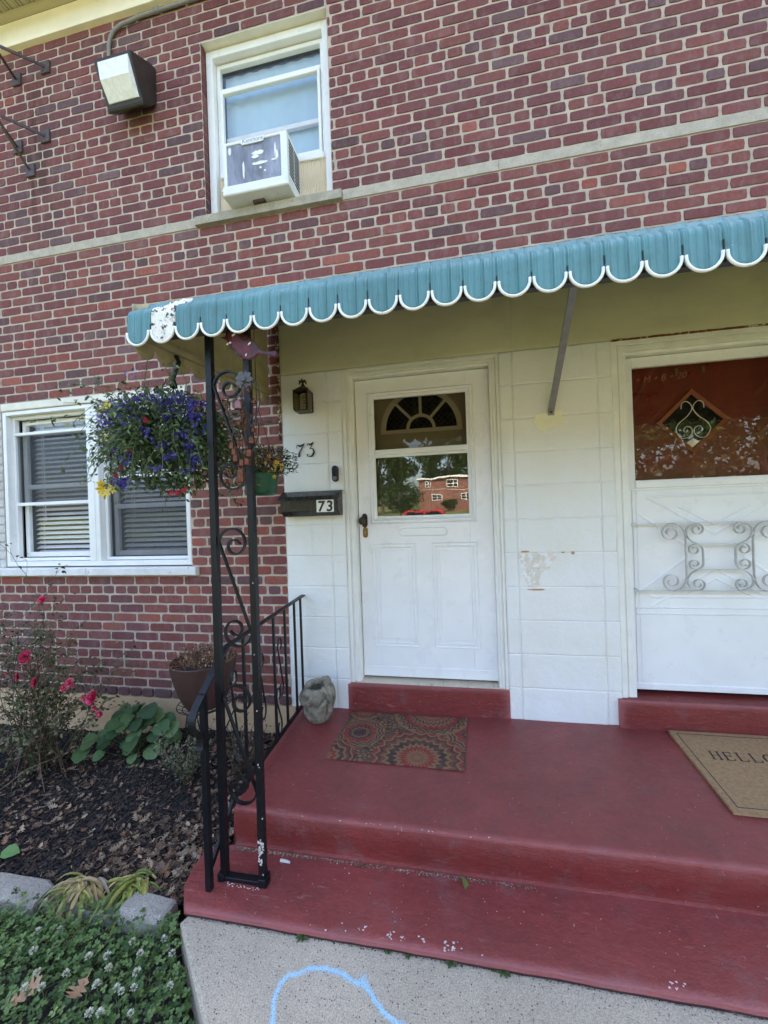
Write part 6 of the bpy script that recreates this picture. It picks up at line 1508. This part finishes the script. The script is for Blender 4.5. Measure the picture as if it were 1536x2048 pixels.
# ---- small woody shrub under the pot
def sprig(label, cx, cy, n_, h0, h1, sp, cols, leafp, seed):
    random.seed(seed); t_ = thing('small_shrub', (cx, cy, zbed(cx, cy)), label, 'shrub'); s_ = MB(); l_ = MB()
    for k in range(n_):
        a = rnd(0, 2*PI); P = [Vector((cx+rnd(-.03, .03), cy+rnd(-.03, .03), zbed(cx, cy)))]; H = rnd(h0, h1); d = Vector((math.cos(a)*sp, math.sin(a)*sp, 1)).normalized()
        for j in range(7): d = (d+Vector((rnd(-.15, .15), rnd(-.15, .15), rnd(-.1, .05)))).normalized(); P.append(P[-1]+d*H/7)
        s_.cur = random.choice([lin(112, 92, 72), lin(88, 74, 58), lin(130, 116, 90)]); s_.tube(P, .0014, 4)
        for q in P[1:]:
            for _ in range(5):
                if random.random() < leafp: l_.leaf(q+Vector((rnd(-.01, .01), rnd(-.01, .01), rnd(-.01, .01))), (rnd(-1, 1), rnd(-1, 1), rnd(-.2, 1)), (rnd(-.5, .5), -.5, 1), rnd(.010, .024), rnd(.005, .010), jig(random.choice(cols), .7, 1.15), .3, .3)
    s_.keepn = l_.keepn = True; s_.build('stems', mt_leaf, t_); tag(l_.build('foliage', mt_leaf, t_), kind='stuff')
sprig('small grey green shrub under the curled railing end', -1.56, -.50, 34, .22, .40, .42, [lin(96, 104, 76), lin(116, 120, 90), lin(80, 86, 62), lin(132, 128, 100)], .75, 71)
sprig('half dead twiggy shrub beside the porch between the posts', -1.27, -.42, 30, .16, .34, .4, [lin(96, 84, 62), lin(120, 100, 80), lin(70, 76, 50), lin(88, 70, 60)], .4, 72)
# ---- yellowing strap leaved plants
def straps(label, cx, cy, n_, cols, L0, L1, seed, front=1.):
    random.seed(seed); t_ = thing('strap_leaved_plant', (cx, cy, -.24), label, 'plant', 'strap leaved plants over the edging'); m_ = MB()
    for k in range(n_):
        a = rnd(PI*.95, PI*2.05) if random.random() < front else rnd(0, 2*PI); L = rnd(L0, L1); w_ = rnd(.004, .009); up = rnd(.25, 1.6); d = Vector((math.cos(a), math.sin(a), up)).normalized(); p = Vector((cx+rnd(-.05, .05), cy+rnd(-.035, .035), -.23)); s_ = Vector((-math.sin(a), math.cos(a), 0)); c_ = jig(random.choice(cols), .75, 1.15); prev = None; n2 = 9; 
        for j in range(n2+1):
            wj = w_*(1-.85*(j/n2)**2.2); A = m_.vert(p-s_*wj); M_ = m_.vert(p-Vector((0, 0, .0025))); B = m_.vert(p+s_*wj)
            if prev: m_.face([prev[0], prev[1], M_, A], c_); m_.face([prev[1], prev[2], B, M_], c_)
            prev = (A, M_, B); d = (d+Vector((rnd(-.06, .06), rnd(-.06, .06), -.24*(1+up*.35)))).normalized(); p = p+d*L/n2
            if p.z < -.285: p.z = -.285
    m_.keepn = True; m_.build('leaves', mt_leaf, t_)
straps('clump of arching yellow green strap leaves falling over the edging', -1.375, -1.06, 46, [lin(150, 158, 70), lin(122, 136, 58), lin(176, 172, 92), lin(196, 178, 110), lin(96, 116, 52)], .14, .27, 81)
straps('flattened clump of dried pale yellow strap leaves on the edging', -1.60, -1.10, 90, [lin(206, 184, 124), lin(186, 164, 112), lin(170, 150, 112), lin(150, 152, 80), lin(180, 160, 140)], .10, .24, 82)
m_ = MB(); m_.leaf((-2.12, -1.03, -.225), (.8, -.1, .25), (-.3, -.6, 1), .11, .055, lin(96, 134, 66), .2, .2); tag(m_.build('broad_leaf', mt_leaf, origin=(-2.12, -1.03, -.225)), 'single broad green leaf at the left edge of the mulch bed', 'leaf')
# ---- clover lawn
def walk_edge_x(y):     # left edge of the walk
    P_ = [(-1.057, -1.196), (-.781, -1.444), (-.60, -1.63), (-.45, -1.9), (-.40, -2.3), (-.40, -9)]
    for i in range(len(P_)-1):
        if P_[i+1][1] <= y <= P_[i][1]: t_ = (P_[i][1]-y)/(P_[i][1]-P_[i+1][1]); return P_[i][0]+(P_[i+1][0]-P_[i][0])*t_
    return -1.06
random.seed(91); cv = MB(); CG = [lin(92, 118, 62), lin(106, 132, 72), lin(76, 102, 54), lin(122, 146, 84), lin(66, 90, 46)]
def zl_(x, y): return -.315+.02*n3(x, y, 0, 2.2)+.035*sm((y+1.32)/.12)
def clover(x, y, s_):
    z = zl_(x, y)+rnd(.03, .075); a = rnd(0, 6.3); tx, ty = rnd(-.45, .45), rnd(-.6, .3); c_ = jig(random.choice(CG), .65, 1.15)
    for k in range(3):
        b2_ = a+k*2.094; d = Vector((math.cos(b2_), math.sin(b2_), 0)); d.z = -(d.x*tx+d.y*ty)*.6+.08; L = s_; W = s_*.98; n_ = Vector((tx, ty, 1)).normalized(); p = Vector((x, y, z)); sd_ = d.cross(n_).normalized()
        P = [p, p+d*L*.35+sd_*W*.42, p+d*L*.8+sd_*W*.46, p+d*L*1.04+sd_*W*.16, p+d*L*.95, p+d*L*1.04-sd_*W*.16, p+d*L*.8-sd_*W*.46, p+d*L*.35-sd_*W*.42]
        I = [cv.vert(q+n_*(.12*L if i in (1, 2, 6, 7) else 0)) for i, q in enumerate(P)]; m_ = I[4]
        cv.face([I[0], I[1], I[2], I[3], m_], c_); cv.face([I[0], m_, I[5], I[6], I[7]], c_)
for k in range(12500):
    x, y = rnd(-3.0, -.55), -1.17-1.25*random.random()**1.4
    if x > walk_edge_x(y)-.018: continue
    if y > -1.24 and x < -1.14 and random.random() < .75: continue
    clover(x, y, rnd(.0075, .0135))
cv.keepn = True; tag(cv.build('clover_lawn', mt_leaf), kind='stuff', label='thick green clover filling the lawn corner beside the walk', cat='clover')
gs = MB(); 
for k in range(2600):
    r_ = random.random()
    if r_ < .45: x, y = random.gauss(-1.75, .35), random.gauss(-1.27, .05)
    else: x, y = rnd(-3.2, -.55), -1.17-1.2*random.random()
    if x > walk_edge_x(y)-.012 or y > -1.18: continue
    a = rnd(0, 6.3); L = rnd(.04, .12); c_ = jig(random.choice([lin(84, 108, 52), lin(110, 128, 66), lin(66, 88, 46), lin(150, 150, 92)]), .7, 1.2); p = Vector((x, y, zl_(x, y))); d = Vector((math.cos(a)*.5, math.sin(a)*.5, 1)).normalized(); s_ = Vector((-math.sin(a), math.cos(a), 0))*rnd(.0012, .0026); pr = None
    for j in range(5):
        q = p; w_ = s_*(1-j/4.3); A, B = gs.vert(q-w_), gs.vert(q+w_)
        if pr: gs.face([pr[0], pr[1], B, A], c_)
        pr = (A, B); d = (d+Vector((math.cos(a)*.28, math.sin(a)*.28, -.25))).normalized(); p = p+d*L/4
gs.keepn = True; tag(gs.build('grass', mt_leaf), kind='stuff', label='loose grass blades growing up through the clover', cat='grass')
sg = MB(); grid_surface(sg, lsp(-3.2, -.40, 60), lsp(-3.2, -1.20, 40), lambda x, y: zl_(x, y) if x < walk_edge_x(y) else -.36); tag(sg.build('lawn_soil', mt_soil, smooth=True), kind='structure')
CF_ = [(-1.585, -1.284), (-1.507, -1.266), (-1.526, -1.344), (-1.309, -1.33), (-1.248, -1.316), (-1.213, -1.346), (-1.438, -1.399), (-1.341, -1.383), (-1.436, -1.439), (-1.206, -1.396), (-1.111, -1.398), (-1.141, -1.385), (-1.139, -1.292), (-1.09, -1.237), (-1.06, -1.257), (-1.03, -1.270), (-1.198, -1.262), (-1.102, -1.345), (-1.084, -1.377), (-.969, -1.354), (-1.171, -1.454), (-1.131, -1.454), (-1.033, -1.442), (-1.38, -1.43)]
random.seed(95)
ORD = 'first second third fourth fifth sixth seventh eighth ninth tenth eleventh twelfth thirteenth fourteenth fifteenth sixteenth seventeenth eighteenth nineteenth twentieth twenty-first twenty-second twenty-third twenty-fourth'.split()
def scr_x(p): v = Vector((p[0], p[1]+2.4568, -.232-1.2801)); return v.dot(CR)/v.dot(CF)
CF_.sort(key=scr_x)
def clover_head(x, y, lab):
    z = rnd(-.236, -.222); r = rnd(.009, .0125); t_ = tag(bpy.data.objects.new('clover_flower', None), 'white clover flower head standing above the clover leaves', 'flower', 'white clover flowers in the lawn corner'); t_['label'] = lab; COL.objects.link(t_); t_.location = (x, y, z-.06)
    m_ = MB(); 
    for k in range(46):
        u = rnd(-.5, 1); a = rnd(0, 6.3); c_ = math.sqrt(max(0, 1-u*u)); d = Vector((math.cos(a)*c_, math.sin(a)*c_, u)); m_.leaf(Vector((x, y, z))+d*r*.45, (d+Vector((0, 0, .5))), (0, 0, 1), r*.75, r*.34, random.choice([lin(226, 228, 214), lin(208, 210, 190), lin(190, 176, 150)]), .3, .1)
    m_.build('petals', mt_petal, t_); m_ = MB(); m_.cur = lin(110, 130, 80); m_.tube([(x, y, z), (x+.004, y+.003, z-.04), (x, y, z-.075)], .0009, 5); m_.build('stem', mt_leaf, t_)
for i, (x, y) in enumerate(CF_): clover_head(x, y, 'white clover flower head, %s from the left in the clover patch' % ORD[i])
for (x, y, z, a, L, lab) in ((-1.43, -1.445, -.235, .9, .10, 'pale tan oak leaf lying on the clover in the bottom left corner'), (-1.262, -1.408, -.232, -1.35, .095, 'narrow brown oak leaf standing among the clover flowers')):
    m_ = MB(); oak_leaf(m_, (x, y, z), a, L, .3, lin(176, 142, 112), .4); tag(m_.build('oak_leaf', mt_dry, origin=(x, y, z)), lab, 'fallen leaf')
# ---- odds and ends on the steps
m_ = MB(); m_.leaf((-.030, -.905, -.158), (.30, -.9, -.10), (.5, .0, 1), .060, .027, lin(108, 122, 62), .25, .15); tag(m_.build('green_leaf', mt_leaf, origin=(-.03, -.905, -.16)), 'single green leaf lying on the lower red step', 'fallen leaf')
m_ = MB(); m_.tube([(-.778, -.945, -.161), (-.755, -.947, -.160), (-.735, -.949, -.161)], [.006, .0062, .0045], 8); tag(m_.build('chalk_stub', mt_white_flake, origin=(-.755, -.947, -.165)), 'stub of white chalk on the lower step beside the post', 'chalk')
m_ = MB(); oak_leaf(m_, (-.44, -.917, -.158), .3, .045, .1, lin(140, 104, 82), .5); tag(m_.build('dry_leaf', mt_dry, origin=(-.44, -.917, -.16)), 'small curled brown leaf against the step riser', 'fallen leaf')
m_ = MB(); m_.leaf((1.075, -.075, .016), (.9, .25, .1), (0, 0, 1), .04, .014, lin(40, 34, 40), .4, .3); tag(m_.build('dark_leaf', mt_dry, origin=(1.075, -.075, .016)), 'small dark leaf on the corner of the HELLO mat', 'fallen leaf')
m_ = MB(); m_.blob((.665, -1.158, -.193), .010, 2, .3, 3, (1.1, .8, .9)); tag(m_.build('pebble', mt_trimwhite, origin=(.665, -1.158, -.2)), 'small white pebble at the foot of the bottom step', 'pebble')
random.seed(99)
for (x, y, n_, s_, lab) in ((-.583, -1.172, 14, .022, 'green weed sprout below the left end of the step'), (-.281, -1.170, 8, .012, 'tiny weed sprout leftmost of the three close together under the step'), (-.209, -1.170, 10, .015, 'small weed sprout in the middle of the three under the step'), (-.070, -1.172, 12, .020, 'weed sprout under the white paint flakes of the step'), (.092, -1.165, 14, .024, 'green weed sprout rightmost along the bottom of the step')):
    m_ = MB()
    for k in range(n_): a = rnd(0, 6.3); m_.leaf((x+rnd(-.004, .004), y-.004, -.198), (math.cos(a), -abs(math.sin(a))*.8-.1, rnd(.2, 1.2)), (0, -.3, 1), s_*rnd(.8, 1.3), s_*.42, jig(lin(86, 104, 60), .7, 1.1), .25, .5)
    tag(m_.build('weed', mt_leaf, origin=(x, y, -.2)), lab, 'weed', 'weeds in the crack below the step')
# debris and moss in the crack under the nose
m_ = MB()
for k in range(1400):
    x = rnd(-1.03, 1.1); y = -1.172+rnd(-.010, .008); m_.cur = random.choice([lin(60, 50, 44), lin(88, 80, 70), lin(120, 108, 94), lin(44, 40, 36)]); r = rnd(.001, .004); c_ = Vector((x, y, -.1988+r*.3)); a = rnd(0, 3); d = Vector((math.cos(a), math.sin(a)*.6, .1))*r; s_ = Vector((-math.sin(a), math.cos(a), .5))*r*.6; m_.poly([c_-d, c_-s_, c_+d, c_+s_])
m_.keepn = True; tag(m_.build('crack_debris', mt_chip), kind='stuff', label='dark grit gathered in the crack below the red step', cat='grit')
# ============================================================ ACROSS THE STREET (seen in the glass)
mt_far = vcol_mat('far_foliage', .7, .2, 3, 0, trans=.3)
mt_bark = mat('bark', (.09, .07, .055), .9, .3, 4, 20, .5, .02)
def tree(x, y, h, r, label, seed, cols, n_=4200, trunk=.25):
    random.seed(seed); z0 = gz(x, y); sh_ = 'shrub' in label; t_ = thing('shrub' if sh_ else 'tree', (x, y, z0), label, 'shrub' if sh_ else 'tree', 'shrubs by the house opposite' if sh_ else 'trees across the street')
    m_ = MB(); tips = []
    m_.tube([(x, y, z0-.1), (x+.1, y, z0+h*.2), (x-.1, y+.1, z0+h*.45), (x, y, z0+h*.8)], [trunk*1.3, trunk, trunk*.7, trunk*.2], 8)
    for k in range(9):
        a = rnd(0, 6.3); zz = z0+h*rnd(.28, .7); q = Vector((x+math.cos(a)*r*rnd(.5, .9), y+math.sin(a)*r*rnd(.5, .9), zz+h*rnd(.08, .25))); m_.tube([(x, y, zz), ((x+q.x)/2, (y+q.y)/2, (zz+q.z)/2+.3), q], [trunk*.4, trunk*.25, trunk*.08], 6); tips.append(q)
    m_.build('trunk', mt_bark, t_)
    c_ = MB(); cl = []
    for k in range(46):
        u = rnd(-1, 1); a = rnd(0, 6.3); s_ = math.sqrt(1-u*u)*rnd(.5, 1.); cl.append((Vector((x+math.cos(a)*s_*r, y+math.sin(a)*s_*r, z0+h*.62+u*h*.36)), rnd(.16, .34)*r))
    for q in tips: cl.append((q, .28*r))
    for k in range(n_):
        c0, rr = random.choice(cl); d = Vector((random.gauss(0, 1), random.gauss(0, 1), random.gauss(0, 1))).normalized(); p = c0+d*rr*rnd(.55, 1.05); col = jig(random.choice(cols), .7, 1.3); s_ = rnd(.16, .34)*(h/10)**.5; a1 = Vector((rnd(-1, 1), rnd(-1, 1), rnd(-1, 1))).normalized(); a2 = a1.orthogonal().normalized()
        c_.poly([p-a1*s_, p-a2*s_*.5, p+a1*s_, p+a2*s_*.5], col)
    c_.keepn = True; tag(c_.build('crown', mt_far, t_), kind='stuff')
TG = [(.05, .085, .02), (.07, .11, .028), (.04, .07, .018), (.09, .13, .035)]
for i, (x, y, h, r, lab) in enumerate(((-24, -62, 15, 6.5, 'large dark tree left of the house opposite'), (-13.5, -66, 15, 6.2, 'dark tree next to the left end of the house opposite'), (-2, -98, 20, 8, 'tall tree behind the left end of the house opposite'), (14, -100, 19, 8, 'tall tree behind the middle of the house opposite'), (30, -102, 20, 9, 'tall tree behind the right end of the house opposite'), (13, -27, 9.5, 4.2, 'street tree with low branches facing the right door'), (21, -29, 11, 4.6, 'broad street tree right of the one facing the right door'), (-40, -50, 14, 7, 'large tree far left down the street'), (-22, -30, 11, 4.5, 'tree opposite the flower bed'), (6, -34, 6.0, 2.6, 'small tree near the parked cars'))):
    tree(x, y, h, r, lab, 200+i, TG, 9000 if h > 12 else 4200)
for i, (x, y, h, r, lab) in enumerate(((-9.5, -73, 3.2, 2.2, 'round shrub at the left corner of the house opposite'), (-1.5, -72.5, 2.2, 1.6, 'low shrub under the first ground floor window opposite'), (4.0, -72, 2.4, 1.7, 'low shrub left of the canopy opposite'), (-7, -45, 4.5, 2.6, 'bushy young tree on the lawn opposite'), (-11, -40, 6.5, 3.4, 'dense young tree on the left of the lawn opposite'))):
    tree(x, y, h, r, lab, 300+i, TG, 2600, .09)
ob = thing('opposite_row_house', (8, -79, gz(0, -75)), 'two storey red brick row house across the street with white roof edge', 'house')
z0 = 2.35; w_ = MB(); w_.box(-7.4, 30, -83, -75, z0-1.5, z0+5.15); w_.build('wall', mat('far_brick', lin(128, 88, 76), .9, .2, 2, 10, .1), ob)
w_ = MB(); w_.box(-7.9, 30.5, -83.5, -74.5, z0+5.15, z0+5.5); w_.build('roof', mt_vinyl, ob); w_ = MB(); w_.box(-7.4, 30, -74.98, -74.95, z0+2.85, z0+2.98); w_.build('string_course', mt_stone, ob)
for (x, z, ww) in ((-5.6, 3.6, 1.1), (-.8, 3.6, 2.0), (4.4, 3.6, 1.1), (9, 3.6, 2.), (14, 3.6, 1.1), (-4., .9, 2.2), (1.8, .9, 2.2), (11, .9, 2.2), (16, .9, 2.2)):
    f_ = MB(); f_.frame(x-ww/2, x+ww/2, z0+z-.15, z0+z+1.15, .12, .12, .12, .12, -74.9, -75.02, .01); f_.box(x-.06, x+.06, -74.99, -74.93, z0+z, z0+z+1.0); f_.box(x-ww/2+.12, x+ww/2-.12, -74.985, -74.94, z0+z+.46, z0+z+.54); fo_ = f_.build('window', mt_vinyl, ob)
    f_ = MB(); f_.box(x-ww/2+.1, x+ww/2-.1, -75.0, -74.97, z0+z-.05, z0+z+1.05); f_.build('pane', mt_leaded, fo_)
f_ = MB(); f_.hull8([(5.4, -74.9, z0+2.4), (5.4, -74.9, z0+2.6), (5.4, -73.4, z0+1.9), (5.4, -73.4, z0+2.1), (10, -74.9, z0+2.4), (10, -74.9, z0+2.6), (10, -73.4, z0+1.9), (10, -73.4, z0+2.1)]); f_.build('porch_canopy', mt_vinyl, ob)
f_ = MB(); f_.box(6.5, 7.5, -75.0, -74.9, z0-.1, z0+2.); f_.box(8.2, 9.2, -75.0, -74.9, z0-.1, z0+2.); f_.build('door', mt_dark, ob)
def car(label, colr, group):
    t_ = thing('parked_car', (0, 0, 0), label, 'car', group); P = [(-2.1, .35), (-2.15, .75), (-1.95, .95), (-1.55, 1.05), (-1.15, 1.58), (.55, 1.62), (1.15, 1.08), (1.95, .92), (2.15, .7), (2.12, .32)]
    m_ = MB(); m_.prism(P, -.85, .85, 'y'); m_.build('body', colr, t_, bevel=.06); m_ = MB(); 
    for y in (-.862, .852): m_.prism([(-1.35, 1.08), (-1.02, 1.5), (-.28, 1.53), (-.28, 1.08)], y, y+.01, 'y'); m_.prism([(-.18, 1.08), (-.18, 1.53), (.48, 1.54), (.98, 1.08)], y, y+.01, 'y')
    m_.build('window', mt_leaded, t_)
    for x in (-1.35, 1.35):
        for y in (-.80, .80):
            m_ = MB(); m_.lathe([(.33, -.1), (.33, .1)], (x, y, .33), 24, axis=(0, 1, 0)); w2 = m_.build('wheel', mt_blackplastic, t_); m_ = MB(); m_.lathe([(.2, -.11), (.2, .11)], (x, y, .33), 18, axis=(0, 1, 0)); m_.build('rim', mt_gal, w2)
    for x, y in ((2.1, -.6), (2.1, .6)): m_ = MB(); m_.blob((x, y, .72), .11, 2, 0, 1, (.4, 1.2, .7)); m_.build('headlight', mt_frost, t_)
    return t_
def cpaint(nm, c):
    m = mat(nm, c, .25, .03, 3, 20, 0); m.node_tree.nodes['Principled BSDF'].inputs['Coat Weight'].default_value = .8; return m
c1 = car('red hatchback parked across the street, seen in the door glass', cpaint('red_car_paint', (.42, .03, .04)), 'cars parked across the street'); c1.location = (-1.4, -17.5, -.335)
c2 = car('white car parked behind the red hatchback across the street', cpaint('white_car_paint', (.75, .75, .75)), 'cars parked across the street'); c2.location = (2.2, -22, -.335)
